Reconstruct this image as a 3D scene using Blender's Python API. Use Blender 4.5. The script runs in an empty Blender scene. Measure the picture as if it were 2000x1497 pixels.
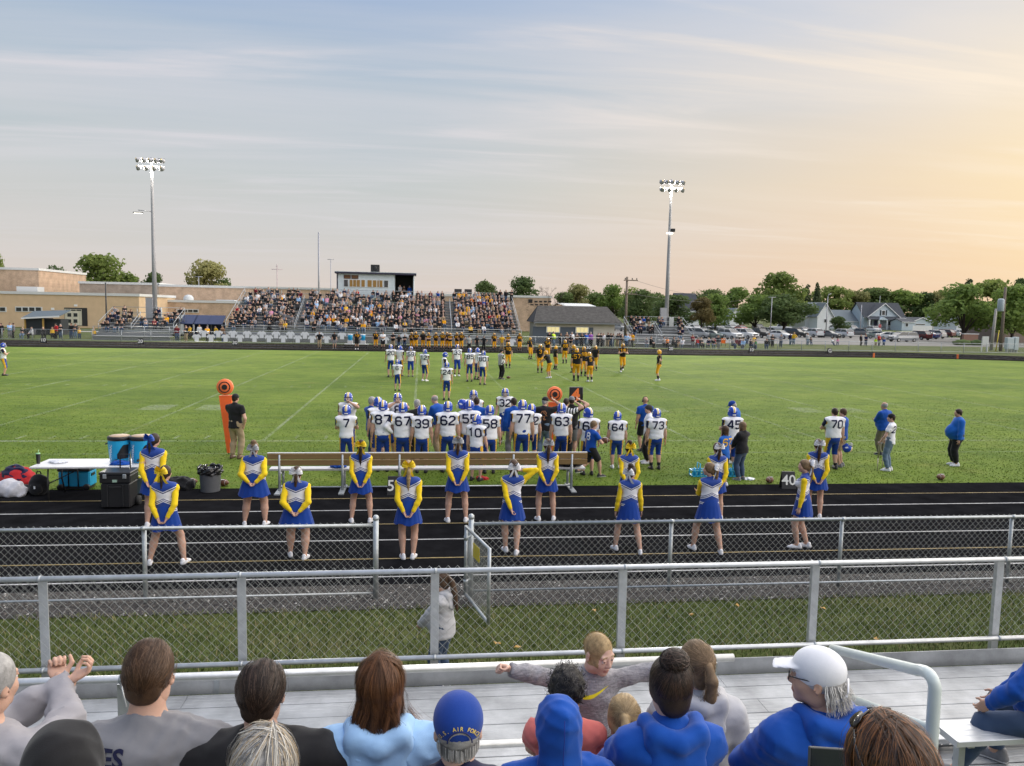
import bpy, bmesh, math, random
import numpy as np
from mathutils import Vector, Matrix
from mathutils.bvhtree import BVHTree
random.seed(7); rng = np.random.default_rng(11)
SC = bpy.context.scene; COL = SC.collection
# ---------------------------------------------------------------- camera, sky, sun, exposure
CAM_H, YAW, PITCH, ROLL, FPX = 4.179, 0.118612, 0.0950505, 0.01950097, 1500.82
_r = np.array([math.cos(YAW), -math.sin(YAW), 0.0])
_f = np.array([math.sin(YAW)*math.cos(PITCH), math.cos(YAW)*math.cos(PITCH), -math.sin(PITCH)])
_u = np.cross(_r, _f)
RX = _r*math.cos(ROLL) + _u*math.sin(ROLL)
UX = -_r*math.sin(ROLL) + _u*math.cos(ROLL)
cam_d = bpy.data.cameras.new('camera'); cam = bpy.data.objects.new('camera', cam_d); COL.objects.link(cam)
cam_d.sensor_width = 36.0; cam_d.lens = 36.0*FPX/2000.0; cam_d.clip_start = 0.05; cam_d.clip_end = 6000
cam.matrix_world = Matrix(((RX[0], UX[0], -_f[0], 0), (RX[1], UX[1], -_f[1], 0), (RX[2], UX[2], -_f[2], CAM_H), (0, 0, 0, 1)))
SC.camera = cam
def G(px, py, z=0.0):
 'photo pixel -> point on the level z'
 d = _f + RX*(px-1000)/FPX - UX*(py-748.5)/FPX
 return np.array([0, 0, CAM_H]) + d*(z-CAM_H)/d[2]
def P(px, py, Y):
 'photo pixel -> point in the upright plane at distance Y'
 d = _f + RX*(px-1000)/FPX - UX*(py-748.5)/FPX
 return np.array([0, 0, CAM_H]) + d*Y/d[1]
SUN_AZ, SUN_EL = math.radians(78), math.radians(36)      # azimuth clockwise from +Y
SC.view_settings.view_transform = 'Standard'; SC.view_settings.look = 'None'
SC.view_settings.exposure = 0.65; SC.view_settings.gamma = 1.0; SC.view_settings.use_curve_mapping = False
SC.cycles.use_denoising = True; SC.cycles.max_bounces = 6; SC.cycles.diffuse_bounces = 3
SC.cycles.transparent_max_bounces = 12; SC.cycles.caustics_reflective = False; SC.cycles.caustics_refractive = False
def N(nt, typ, loc=None, **kw):
 n = nt.nodes.new(typ)
 for k, v in kw.items():
  if k in n.bl_rna.properties: setattr(n, k, v)
  else: n.inputs[k].default_value = v
 return n
def math_(nt, op, a, b=None, c=None, clamp=False):
 n = nt.nodes.new('ShaderNodeMath'); n.operation = op; n.use_clamp = clamp
 for i, v in enumerate((a, b, c)):
  if v is None: continue
  if isinstance(v, (int, float)): n.inputs[i].default_value = v
  else: nt.links.new(v, n.inputs[i])
 return n.outputs[0]
def ramp(nt, fac, stops, interp='LINEAR'):
 n = nt.nodes.new('ShaderNodeValToRGB'); n.color_ramp.interpolation = interp
 el = n.color_ramp.elements
 while len(el) > 1: el.remove(el[-1])
 for i, (p, c) in enumerate(stops):
  e = el[0] if i == 0 else el.new(p)
  e.position = p; e.color = (c[0], c[1], c[2], 1) if len(c) == 3 else c
 if fac is not None: nt.links.new(fac, n.inputs[0])
 return n.outputs[0]
def mixc(nt, fac, a, b, mode='MIX'):
 n = nt.nodes.new('ShaderNodeMix'); n.data_type = 'RGBA'; n.blend_type = mode
 for i, v in ((0, fac), (6, a), (7, b)):
  if isinstance(v, (int, float)): n.inputs[i].default_value = v
  elif isinstance(v, (tuple, list)): n.inputs[i].default_value = (v[0], v[1], v[2], 1)
  else: nt.links.new(v, n.inputs[i])
 return n.outputs[2]
def s2l(r, g, b):
 f = lambda c: ((c/255)/12.92 if c/255 <= .04045 else ((c/255+.055)/1.055)**2.4)
 return (f(r), f(g), f(b))
def build_world():
 w = bpy.data.worlds.new('World'); SC.world = w; w.use_nodes = True
 nt = w.node_tree; nt.nodes.clear()
 out = N(nt, 'ShaderNodeOutputWorld'); bg = N(nt, 'ShaderNodeBackground')
 nt.links.new(bg.outputs[0], out.inputs[0])
 tc = N(nt, 'ShaderNodeTexCoord'); D = tc.outputs['Generated']
 sx = N(nt, 'ShaderNodeSeparateXYZ'); nt.links.new(D, sx.inputs[0])
 X, Y, Z = sx.outputs
 sky = N(nt, 'ShaderNodeTexSky'); sky.sky_type = 'NISHITA'; sky.sun_disc = False
 sky.sun_elevation = SUN_EL; sky.sun_rotation = SUN_AZ; sky.dust_density = 2.0; sky.air_density = 1.0
 nish = mixc(nt, 1.0, sky.outputs[0], (.10, .10, .10), 'MULTIPLY')
 # thin high veil of dusk haze over the clear sky: colours by height, and by angle from the sunset
 hor = math_(nt, 'SQRT', math_(nt, 'ADD', math_(nt, 'MULTIPLY', X, X), math_(nt, 'MULTIPLY', Y, Y)))
 ca = math_(nt, 'DIVIDE', math_(nt, 'ADD', math_(nt, 'MULTIPLY', X, math.sin(SUN_AZ)), math_(nt, 'MULTIPLY', Y, math.cos(SUN_AZ))), math_(nt, 'MAXIMUM', hor, 1e-4))
 Zc = math_(nt, 'MAXIMUM', Z, 0.0)
 mp = N(nt, 'ShaderNodeMapping'); mp.inputs['Scale'].default_value = (1.1, 1.1, 9.0)
 nt.links.new(D, mp.inputs[0])
 nz = N(nt, 'ShaderNodeTexNoise', Scale=1.7, Detail=4.0, Roughness=.55); nt.links.new(mp.outputs[0], nz.inputs['Vector'])
 wob = math_(nt, 'MULTIPLY', math_(nt, 'SUBTRACT', nz.outputs[0], .5), .10)
 Zw = math_(nt, 'ADD', Zc, math_(nt, 'MULTIPLY', wob, math_(nt, 'MINIMUM', math_(nt, 'MULTIPLY', Zc, 5.0), 1.0)))
 cool = ramp(nt, Zw, SKY_COOL); warm = ramp(nt, Zw, SKY_WARM)
 sunf = N(nt, 'ShaderNodeMapRange'); sunf.interpolation_type = 'SMOOTHSTEP'
 nt.links.new(math_(nt, 'ADD', ca, math_(nt, 'MULTIPLY', wob, 1.2)), sunf.inputs[0])
 sunf.inputs[1].default_value = SKY_A0; sunf.inputs[2].default_value = SKY_A1
 base = mixc(nt, sunf.outputs[0], cool, warm)
 # glow around the place where the sun has gone down
 ga, ge_ = math.radians(GLOW_AZ), math.radians(GLOW_EL); sd = (math.sin(ga)*math.cos(ge_), math.cos(ga)*math.cos(ge_), math.sin(ge_))
 dt = N(nt, 'ShaderNodeVectorMath', operation='DOT_PRODUCT'); nt.links.new(D, dt.inputs[0]); dt.inputs[1].default_value = sd
 glow = math_(nt, 'POWER', math_(nt, 'MAXIMUM', dt.outputs['Value'], 0.0), 55.0)
 base = mixc(nt, math_(nt, 'MULTIPLY', glow, .62), base, s2l(255, 231, 178))
 # cirrus: long streaks on a plane high up
 pl = N(nt, 'ShaderNodeCombineXYZ'); dz = math_(nt, 'ADD', Zc, .06)
 nt.links.new(math_(nt, 'DIVIDE', X, dz), pl.inputs[0]); nt.links.new(math_(nt, 'DIVIDE', Y, dz), pl.inputs[1])
 def streak(rot, sc, seed, lo, hi, det=7):
  m = N(nt, 'ShaderNodeMapping'); m.inputs['Rotation'].default_value = (0, 0, math.radians(rot)); m.inputs['Scale'].default_value = sc
  m.inputs['Location'].default_value = (seed, seed*.7, 0)
  nt.links.new(pl.outputs[0], m.inputs[0])
  n = N(nt, 'ShaderNodeTexNoise', Scale=1.0, Detail=det, Roughness=.58, Distortion=.9); nt.links.new(m.outputs[0], n.inputs['Vector'])
  r = N(nt, 'ShaderNodeMapRange'); r.interpolation_type = 'SMOOTHSTEP'; nt.links.new(n.outputs[0], r.inputs[0])
  r.inputs[1].default_value = lo; r.inputs[2].default_value = hi
  return r.outputs[0]
 c1 = streak(-7, (.42, 1.9, 1), CS1, .50, .78); c2 = streak(4, (.18, 1.0, 1), 11.3, .42, .72); c3 = streak(-3, (.10, .50, 1), 27.7, .40, .75, 5)
 cm = math_(nt, 'ADD', math_(nt, 'MULTIPLY', c1, .66), math_(nt, 'ADD', math_(nt, 'MULTIPLY', c2, .34), math_(nt, 'MULTIPLY', c3, .30)), clamp=True)
 cm = math_(nt, 'MULTIPLY', cm, math_(nt, 'MINIMUM', math_(nt, 'MULTIPLY', Zc, 7.0), 1.0))
 cc = mixc(nt, sunf.outputs[0], s2l(216, 212, 216), s2l(252, 234, 208))
 base = mixc(nt, cm, base, cc)
 fin = mixc(nt, .94, nish, base)
 # below the horizon: dull ground colour
 below = math_(nt, 'LESS_THAN', Z, -0.002)
 fin = mixc(nt, below, fin, (.10, .11, .07))
 nt.links.new(fin, bg.inputs[0]); bg.inputs[1].default_value = SKY_GAIN
SKY_COOL = [(0, s2l(215, 200, 190)), (.06, s2l(207, 201, 196)), (.16, s2l(190, 196, 196)), (.28, s2l(170, 186, 200)), (.38, s2l(148, 172, 204)), (.7, s2l(126, 154, 196)), (1, s2l(118, 148, 194))]
SKY_WARM = [(0, s2l(231, 190, 160)), (.06, s2l(238, 202, 166)), (.15, s2l(242, 215, 180)), (.24, s2l(230, 217, 203)), (.36, s2l(202, 208, 220)), (.6, s2l(150, 176, 212)), (1, s2l(112, 146, 198))]
SKY_A0, SKY_A1 = .12, .96; SKY_GAIN = 2**-.5; GLOW_AZ = 47; GLOW_EL = 8; CS1 = 8.7
build_world()
sl = bpy.data.lights.new('sun', 'SUN'); sl.energy = 3.4; sl.angle = math.radians(130); sl.color = (1, .93, .84)
sun = bpy.data.objects.new('sun', sl); COL.objects.link(sun)
sun.rotation_euler = Vector((-math.sin(SUN_AZ)*math.cos(SUN_EL), -math.cos(SUN_AZ)*math.cos(SUN_EL), -math.sin(SUN_EL))).to_track_quat('-Z', 'Y').to_euler()
# ---------------------------------------------------------------- materials
MATS = {}
def mat(name, col=None, rough=.7, metal=0.0, var=0.0, vscale=8.0, bump=0.0, bscale=60.0, spec=.5, sheen=0.0, detail=5, col2=None, emit=None, sss=0.0, coord='Object', bdist=.02):
 if name in MATS: return MATS[name]
 m = bpy.data.materials.new(name); m.use_nodes = True; nt = m.node_tree
 b = nt.nodes['Principled BSDF']
 b.inputs['Base Color'].default_value = (*col, 1); b.inputs['Roughness'].default_value = rough; b.inputs['Metallic'].default_value = metal
 b.inputs['Specular IOR Level'].default_value = spec
 if sheen: b.inputs['Sheen Weight'].default_value = sheen; b.inputs['Sheen Roughness'].default_value = .5
 if sss: b.inputs['Subsurface Weight'].default_value = sss; b.inputs['Subsurface Radius'].default_value = (.02, .008, .004)
 if emit: b.inputs['Emission Color'].default_value = (*emit[:3], 1); b.inputs['Emission Strength'].default_value = emit[3]
 tc = N(nt, 'ShaderNodeTexCoord').outputs[coord]
 if var or col2:
  n = N(nt, 'ShaderNodeTexNoise', Scale=vscale, Detail=float(detail), Roughness=.6); nt.links.new(tc, n.inputs['Vector'])
  c2 = col2 or tuple(c*(1-var) for c in col); c1 = tuple(min(1, c*(1+var*.6)) for c in col) if not col2 else col
  nt.links.new(ramp(nt, n.outputs[0], [(.32, c2), (.68, c1)]), b.inputs['Base Color'])
  rr = N(nt, 'ShaderNodeMapRange'); nt.links.new(n.outputs[0], rr.inputs[0]); rr.inputs[3].default_value = min(1, rough*1.12); rr.inputs[4].default_value = rough*.86
  nt.links.new(rr.outputs[0], b.inputs['Roughness'])
 if bump:
  n = N(nt, 'ShaderNodeTexNoise', Scale=bscale, Detail=4.0); nt.links.new(tc, n.inputs['Vector'])
  bp = N(nt, 'ShaderNodeBump', Strength=bump, Distance=bdist); nt.links.new(n.outputs[0], bp.inputs['Height']); nt.links.new(bp.outputs[0], b.inputs['Normal'])
 MATS[name] = m
 return m
def cloth(name, col, var=.10, sheen=.15, rough=.85): return mat(name, col, rough, var=var, vscale=5, bump=.25, bscale=420, spec=.2, sheen=sheen, bdist=.003)
# ---------------------------------------------------------------- mesh building
def mk_mesh(name, V, polys, mats=(), mi=None, smooth=True):
 me = bpy.data.meshes.new(name); V = np.asarray(V, np.float32)
 if isinstance(polys, np.ndarray):
  nf, k = polys.shape; lv = polys.astype(np.int32).ravel(); ls = np.arange(0, nf*k, k, dtype=np.int32)
 else:
  lv = np.array([i for p in polys for i in p], np.int32); cnt = np.array([len(p) for p in polys], np.int32); nf = len(polys)
  ls = np.concatenate([[0], np.cumsum(cnt)[:-1]]).astype(np.int32) if nf else np.zeros(0, np.int32)
 me.vertices.add(len(V)); me.vertices.foreach_set('co', V.ravel())
 me.loops.add(len(lv)); me.loops.foreach_set('vertex_index', lv)
 me.polygons.add(nf); me.polygons.foreach_set('loop_start', ls)
 for m in mats: me.materials.append(m)
 if mi is not None: me.polygons.foreach_set('material_index', np.asarray(mi, np.int32))
 me.polygons.foreach_set('use_smooth', np.full(nf, bool(smooth)))
 me.update(calc_edges=True)
 return me
def link(name, me, parent=None, M=None, loc=None):
 o = bpy.data.objects.new(name, me); COL.objects.link(o)
 if parent is not None: o.parent = parent
 if M is not None: o.matrix_local = Matrix(M) if not isinstance(M, Matrix) else M
 if loc is not None: o.location = loc
 return o
def tag(o, label=None, cat=None, group=None, kind=None):
 if label: o['label'] = label
 if cat: o['category'] = cat
 if group: o['group'] = group
 if kind: o['kind'] = kind
 return o
def thing(name, loc, label, cat, group=None, rz=0.0):
 o = bpy.data.objects.new(name, None); o.empty_display_size = .2; COL.objects.link(o)
 o.location = tuple(float(c) for c in loc); o.rotation_euler = (0, 0, rz)
 return tag(o, label, cat, group)
def copy_tree(o, parent=None):
 c = o.copy(); COL.objects.link(c)
 if parent is not None: c.parent = parent
 for ch in list(o.children): copy_tree(ch, c)
 return c
class MB:
 'collects simple shapes with material slots into one mesh'
 def __init__(s): s.V = []; s.F = []; s.M = []; s.mats = []; s.sm = []
 def slot(s, m):
  if m not in s.mats: s.mats.append(m)
  return s.mats.index(m)
 def add(s, V, F, m, smooth=False):
  o = len(s.V); s.V += [tuple(v) for v in V]; k = s.slot(m)
  for f in F: s.F.append([i+o for i in f]); s.M.append(k); s.sm.append(smooth)
 def box(s, c, d, m, R=None, bev=0.0):
  'box of size d centred at c; bev chamfers the long edges a little'
  x, y, z = (v/2 for v in d)
  if bev:
   b = min(bev, x*.49, y*.49, z*.49); V = []; F = []
   for sx in (-1, 1):
    for sy in (-1, 1):
     for sz in (-1, 1):
      V += [(sx*(x-b), sy*(y-b), sz*z), (sx*(x-b), sy*y, sz*(z-b)), (sx*x, sy*(y-b), sz*(z-b))]
   import itertools
   idx = lambda sx, sy, sz, k: ((sx > 0)*4+(sy > 0)*2+(sz > 0))*3+k
   for sg in (-1, 1):
    q = [(-1, -1), (1, -1), (1, 1), (-1, 1)]
    if sg < 0: q = q[::-1]
    F.append([idx(a, b_, sg, 0) for a, b_ in q])
    F.append([idx(b_, sg, a, 1) for a, b_ in q]); F.append([idx(sg, a, b_, 2) for a, b_ in q])
   for a in (-1, 1):
    for b_ in (-1, 1):
     F.append([idx(-1, a, b_, 0), idx(1, a, b_, 0), idx(1, a, b_, 1), idx(-1, a, b_, 1)][::(a*b_)])
     F.append([idx(a, -1, b_, 2), idx(a, 1, b_, 2), idx(a, 1, b_, 0), idx(a, -1, b_, 0)][::(a*b_)])
     F.append([idx(a, b_, -1, 1), idx(a, b_, 1, 1), idx(a, b_, 1, 2), idx(a, b_, -1, 2)][::(a*b_)])
     for c_ in (-1, 1): F.append([idx(a, b_, c_, 0), idx(a, b_, c_, 1), idx(a, b_, c_, 2)][::-(a*b_*c_)])
  else:
   V = [(sx*x, sy*y, sz*z) for sx in (-1, 1) for sy in (-1, 1) for sz in (-1, 1)]
   F = [(0, 1, 3, 2), (4, 6, 7, 5), (0, 4, 5, 1), (2, 3, 7, 6), (0, 2, 6, 4), (1, 5, 7, 3)]
  V = np.array(V)
  if R is not None: V = V @ np.array(R).T
  s.add(V+np.array(c), F, m)
 def tube(s, pts, r, m, n=8, caps=True, smooth=True, rs=None):
  pts = [np.array(p, float) for p in pts]; V = []; F = []
  up = np.array([0, 0, 1.0]); prev = None
  for i, p in enumerate(pts):
   t = pts[min(i+1, len(pts)-1)]-pts[max(i-1, 0)]; t = t/(np.linalg.norm(t)+1e-9)
   if prev is None:
    a = np.cross(t, up if abs(t[2]) < .9 else np.array([1.0, 0, 0]))
   else: a = prev-t*np.dot(prev, t)
   a = a/(np.linalg.norm(a)+1e-9); b = np.cross(t, a); prev = a
   rr = rs[i] if rs is not None else r
   for k in range(n):
    an = 2*math.pi*k/n; V.append(p+rr*(math.cos(an)*a+math.sin(an)*b))
  for i in range(len(pts)-1):
   for k in range(n): F.append((i*n+k, i*n+(k+1) % n, (i+1)*n+(k+1) % n, (i+1)*n+k))
  if caps: F.append(tuple(range(n))[::-1]); F.append(tuple((len(pts)-1)*n+k for k in range(n)))
  s.add(V, F, m, smooth)
 def lathe(s, c, prof, m, n=16, smooth=True, capt=True, capb=True, ax=None):
  V = []; F = []
  for r, z in prof:
   for k in range(n):
    an = 2*math.pi*k/n; V.append((r*math.cos(an), r*math.sin(an), z))
  for i in range(len(prof)-1):
   for k in range(n): F.append((i*n+k, i*n+(k+1) % n, (i+1)*n+(k+1) % n, (i+1)*n+k))
  if capb: F.append(tuple(range(n))[::-1])
  if capt: F.append(tuple((len(prof)-1)*n+k for k in range(n)))
  V = np.array(V)
  if ax is not None: V = V @ np.array(ax).T
  s.add(V+np.array(c), F, m, smooth)
 def prism(s, poly, ext, m):
  'polygon of 3D points pushed along ext'
  n = len(poly); ext = np.array(ext); V = [np.array(p, float) for p in poly]; V += [v+ext for v in V]
  F = [tuple(range(n))[::-1], tuple(range(n, 2*n))]+[(i, (i+1) % n, n+(i+1) % n, n+i) for i in range(n)]
  s.add(V, F, m)
 def mesh(s, name):
  me = mk_mesh(name, s.V, s.F, s.mats, s.M); me.polygons.foreach_set('use_smooth', np.array(s.sm, bool));
  bm = bmesh.new(); bm.from_mesh(me); bmesh.ops.recalc_face_normals(bm, faces=bm.faces); bm.to_mesh(me); bm.free()
  return me
 def build(s, name, parent=None, **k): return link(name, s.mesh(name), parent, **k)
def fix_normals(me):
 bm = bmesh.new(); bm.from_mesh(me); bmesh.ops.recalc_face_normals(bm, faces=bm.faces); bm.to_mesh(me); bm.free(); return me
def rotz(a): c, s = math.cos(a), math.sin(a); return np.array([[c, -s, 0], [s, c, 0], [0, 0, 1]])
def rotx(a): c, s = math.cos(a), math.sin(a); return np.array([[1, 0, 0], [0, c, -s], [0, s, c]])
def roty(a): c, s = math.cos(a), math.sin(a); return np.array([[c, 0, s], [0, 1, 0], [-s, 0, c]])
def M4(R=None, t=(0, 0, 0), sc=1.0):
 M = np.eye(4); M[:3, :3] = (np.eye(3) if R is None else np.array(R))*sc; M[:3, 3] = t; return Matrix(M.tolist())
def instance(o, name=None, loc=None, rz=None, parent=None, label=None):
 c = copy_tree(o, parent)
 if loc is not None: c.location = tuple(float(v) for v in loc)
 if rz is not None: c.rotation_euler = (0, 0, rz)
 if label: c['label'] = label
 return c
# ---------------------------------------------------------------- implicit bodies -> surface nets
def seg(a, b, ra, rb=None, k=.02, fl=1.0, L=None, c0=False, c1=False):
 return dict(a=np.array(a, float), b=np.array(b, float), ra=ra, rb=ra if rb is None else rb, k=k, fl=fl, L=L, c0=c0, c1=c1, sub=False)
def ell(c, r, R=None, k=.02, sub=False):
 return dict(c=np.array(c, float), r=np.array(r, float), R=None if R is None else np.array(R, float), k=k, sub=sub)
def off(prims, d):
 out = []
 for p in prims:
  q = dict(p)
  if 'c' in q: q['r'] = q['r']+d
  else: q['ra'] = q['ra']+d; q['rb'] = q['rb']+d
  out.append(q)
 return out
def pdist(p, X):
 if 'c' in p:
  d = X-p['c']
  if p['R'] is not None: d = d @ p['R']
  return (np.sqrt(((d/p['r'])**2).sum(-1))-1)*float(np.cbrt(np.prod(p['r'])))
 a, b = p['a'], p['b']; ab = b-a; l2 = float(ab@ab)+1e-12; d = X-a; tt = (d@ab)/l2; t = np.clip(tt, 0, 1)
 e = d-t[..., None]*ab; r = p['ra']+(p['rb']-p['ra'])*t
 if p['fl'] != 1.0:
  A = ab/math.sqrt(l2); Lx = np.array(p['L'], float); Lx = Lx-A*(Lx@A); Lx /= np.linalg.norm(Lx)+1e-9
  u = e@Lx; w2 = np.maximum((e**2).sum(-1)-u*u, 0); f = p['fl']
  q = (np.sqrt((u/r)**2+w2/(r*f)**2)-1)*r*math.sqrt(f)
 else: q = np.sqrt((e**2).sum(-1))-r
 ln = math.sqrt(l2)
 if p['c1']: q = np.maximum(q, (tt-1)*ln)
 if p['c0']: q = np.maximum(q, -tt*ln)
 return q
def pbox(p):
 if 'c' in p: m = p['r'].max(); return p['c']-m, p['c']+m
 m = max(p['ra'], p['rb'])*max(1, p['fl']); return np.minimum(p['a'], p['b'])-m, np.maximum(p['a'], p['b'])+m
def surf(prims, h, zmin=None, noise=None):
 'smooth union of the primitives, meshed with surface nets: (verts, quads)'
 lo = np.min([pbox(p)[0] for p in prims if not p['sub']], 0)-2.5*h; hi = np.max([pbox(p)[1] for p in prims if not p['sub']], 0)+2.5*h
 n = np.ceil((hi-lo)/h).astype(int)+1; F = np.full(n, .5, np.float32)
 ax = [lo[i]+h*np.arange(n[i]) for i in range(3)]
 for p in prims:
  a, b = pbox(p); m = p['k']+2*h
  i0 = np.clip(np.floor((a-m-lo)/h).astype(int), 0, n-1); i1 = np.clip(np.ceil((b+m-lo)/h).astype(int)+1, 1, n)
  if (i1 <= i0).any(): continue
  s = tuple(slice(i0[i], i1[i]) for i in range(3))
  X = np.stack(np.meshgrid(ax[0][s[0]], ax[1][s[1]], ax[2][s[2]], indexing='ij'), -1)
  d = pdist(p, X); f = F[s]; k = p['k']
  if p['sub']:
   d = -d; hh = np.clip(.5-.5*(f-d)/k, 0, 1); F[s] = f*(1-hh)+d*hh+k*hh*(1-hh)
  else:
   hh = np.clip(.5+.5*(f-d)/k, 0, 1); F[s] = f*(1-hh)+d*hh-k*hh*(1-hh)
 if noise is not None or zmin is not None:
  X = np.stack(np.meshgrid(*ax, indexing='ij'), -1)
  if noise is not None: F = F+noise(X)
  if zmin is not None: F = np.maximum(F, zmin-X[..., 2])
 S = F < 0
 c = [S[i:n[0]-1+i, j:n[1]-1+j, k:n[2]-1+k] for i in (0, 1) for j in (0, 1) for k in (0, 1)]
 cnt = sum(x.astype(np.int8) for x in c); act = (cnt > 0) & (cnt < 8)
 I = np.argwhere(act); idx = np.full(act.shape, -1, np.int32); idx[act] = np.arange(len(I))
 val = np.stack([F[I[:, 0]+i, I[:, 1]+j, I[:, 2]+k] for i in (0, 1) for j in (0, 1) for k in (0, 1)], 1)
 cr = np.array([(i, j, k) for i in (0, 1) for j in (0, 1) for k in (0, 1)], float)
 acc = np.zeros((len(I), 3)); w = np.zeros(len(I))
 for i in range(8):
  for bit in (1, 2, 4):
   j = i | bit
   if j == i: continue
   m = (val[:, i] < 0) != (val[:, j] < 0)
   t = val[:, i]/(val[:, i]-val[:, j]+1e-12)
   acc += np.where(m[:, None], cr[i]+(cr[j]-cr[i])*np.clip(t, 0, 1)[:, None], 0); w += m
 V = lo+h*(I+acc/np.maximum(w, 1)[:, None]); Q = []
 for a in range(3):
  b, c_ = (a+1) % 3, (a+2) % 3
  s0 = [slice(None)]*3; s1 = [slice(None)]*3; s0[a] = slice(0, -1); s1[a] = slice(1, None)
  ch = S[tuple(s0)] != S[tuple(s1)]; E = np.argwhere(ch)
  E = E[(E[:, b] > 0) & (E[:, c_] > 0) & (E[:, b] < n[b]-1) & (E[:, c_] < n[c_]-1)]
  ins = S[tuple(E.T)]; q = []
  for db, dc in ((-1, -1), (0, -1), (0, 0), (-1, 0)):
   e = E.copy(); e[:, b] += db; e[:, c_] += dc; q.append(idx[tuple(e.T)])
  q = np.stack(q, 1); q[~ins] = q[~ins][:, ::-1]; Q.append(q)
 Q = np.concatenate(Q); Q = Q[(Q >= 0).all(1)]
 return V, Q
def centers(V, Q): return V[Q].mean(1)
def normals(V, Q):
 d = np.cross(V[Q[:, 2]]-V[Q[:, 0]], V[Q[:, 3]]-V[Q[:, 1]]); return d/(np.linalg.norm(d, axis=1, keepdims=True)+1e-12)
# ---------------------------------------------------------------- people: palette
def skinm(i):
 c = [(.56, .34, .25), (.50, .29, .20), (.62, .40, .31), (.42, .24, .16), (.20, .11, .07)][i]
 return mat('skin_%d' % i, c, .55, var=.10, vscale=9, bump=.05, bscale=120, spec=.35, sss=.08)
HAIRC = dict(black=(.012, .010, .010), dark=(.030, .018, .012), brown=(.070, .038, .020), auburn=(.10, .042, .016), blonde=(.40, .28, .14), dkblonde=(.18, .115, .06), grey=(.34, .33, .32), white=(.55, .53, .50))
def hairm(k):
 c = HAIRC[k]
 if 'hair_'+k in MATS: return MATS['hair_'+k]
 m = mat('hair_'+k, c, .5, var=.4, vscale=30, bump=.4, bscale=260, spec=.3, bdist=.004)
 return m
CL = dict(navy=(.010, .012, .045), royal=(.008, .046, .27), blue2=(.010, .11, .44), white=(.80, .80, .83), gold=(.80, .46, .03), yellow=(.86, .60, .015), dkgold=(.78, .36, .01), black=(.012, .012, .014), char=(.035, .036, .04), grey=(.20, .20, .215), ltgrey=(.45, .45, .47), hgrey=(.30, .29, .31),
          khaki=(.36, .27, .17), denim=(.045, .075, .14), ltdenim=(.13, .19, .27), red=(.42, .02, .025), coral=(.62, .16, .14), pink=(.72, .30, .45), ltblue=(.33, .53, .80), teal=(.02, .38, .28), green=(.05, .22, .07), lime=(.55, .80, .03), orange=(.85, .22, .02), maroon=(.14, .015, .025), brown=(.12, .07, .04), purple=(.30, .10, .42), camo=(.16, .14, .09), cyan=(.03, .38, .72), jblue=(.006, .070, .36))
def cm(k): return cloth('cloth_'+k, CL[k])
M_SHOE = lambda k: mat('shoe_'+k, CL[k], .5, var=.15, vscale=30)
# ---------------------------------------------------------------- templates
def head_prims():
 return [ell((0, -.014, .026), (.076, .095, .092), k=.02), ell((0, .026, -.040), (.059, .062, .070), k=.03), ell((0, .060, -.094), (.026, .022, .020), k=.025),
   ell((.036, .052, -.030), (.026, .028, .028), k=.02), ell((-.036, .052, -.030), (.026, .028, .028), k=.02), ell((.048, .0, -.07), (.018, .035, .03), k=.02), ell((-.048, .0, -.07), (.018, .035, .03), k=.02),
   seg((-.040, .074, .024), (.040, .074, .024), .011, k=.014), seg((0, .082, .010), (0, .099, -.026), .0075, .0125, k=.012), ell((.011, .092, -.031), (.0085, .010, .0075), k=.006), ell((-.011, .092, -.031), (.0085, .010, .0075), k=.006),
   ell((.031, .092, .003), (.017, .012, .0105), k=.008, sub=True), ell((-.031, .092, .003), (.017, .012, .0105), k=.008, sub=True),
   ell((.031, .0835, .0085), (.0165, .0085, .0062), k=.004), ell((-.031, .0835, .0085), (.0165, .0085, .0062), k=.004), ell((.031, .0825, -.0075), (.014, .007, .004), k=.004), ell((-.031, .0825, -.0075), (.014, .007, .004), k=.004), ell((0, .083, -.0595), (.022, .011, .006), k=.005), ell((0, .081, -.0705), (.019, .011, .0065), k=.005), seg((-.018, .094, -.0645), (.018, .094, -.0645), .0022, k=.004, ) | dict(sub=True),
   ell((.078, -.012, -.012), (.009, .019, .031), R=rotz(-.35), k=.006), ell((-.078, -.012, -.012), (.009, .019, .031), R=rotz(.35), k=.006), ell((.086, -.008, -.008), (.006, .011, .018), k=.005, sub=True), ell((-.086, -.008, -.008), (.006, .011, .018), k=.005, sub=True),
   seg((0, -.022, -.06), (0, -.034, -.15), .050, .052, k=.03)]
_hc = {}
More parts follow.
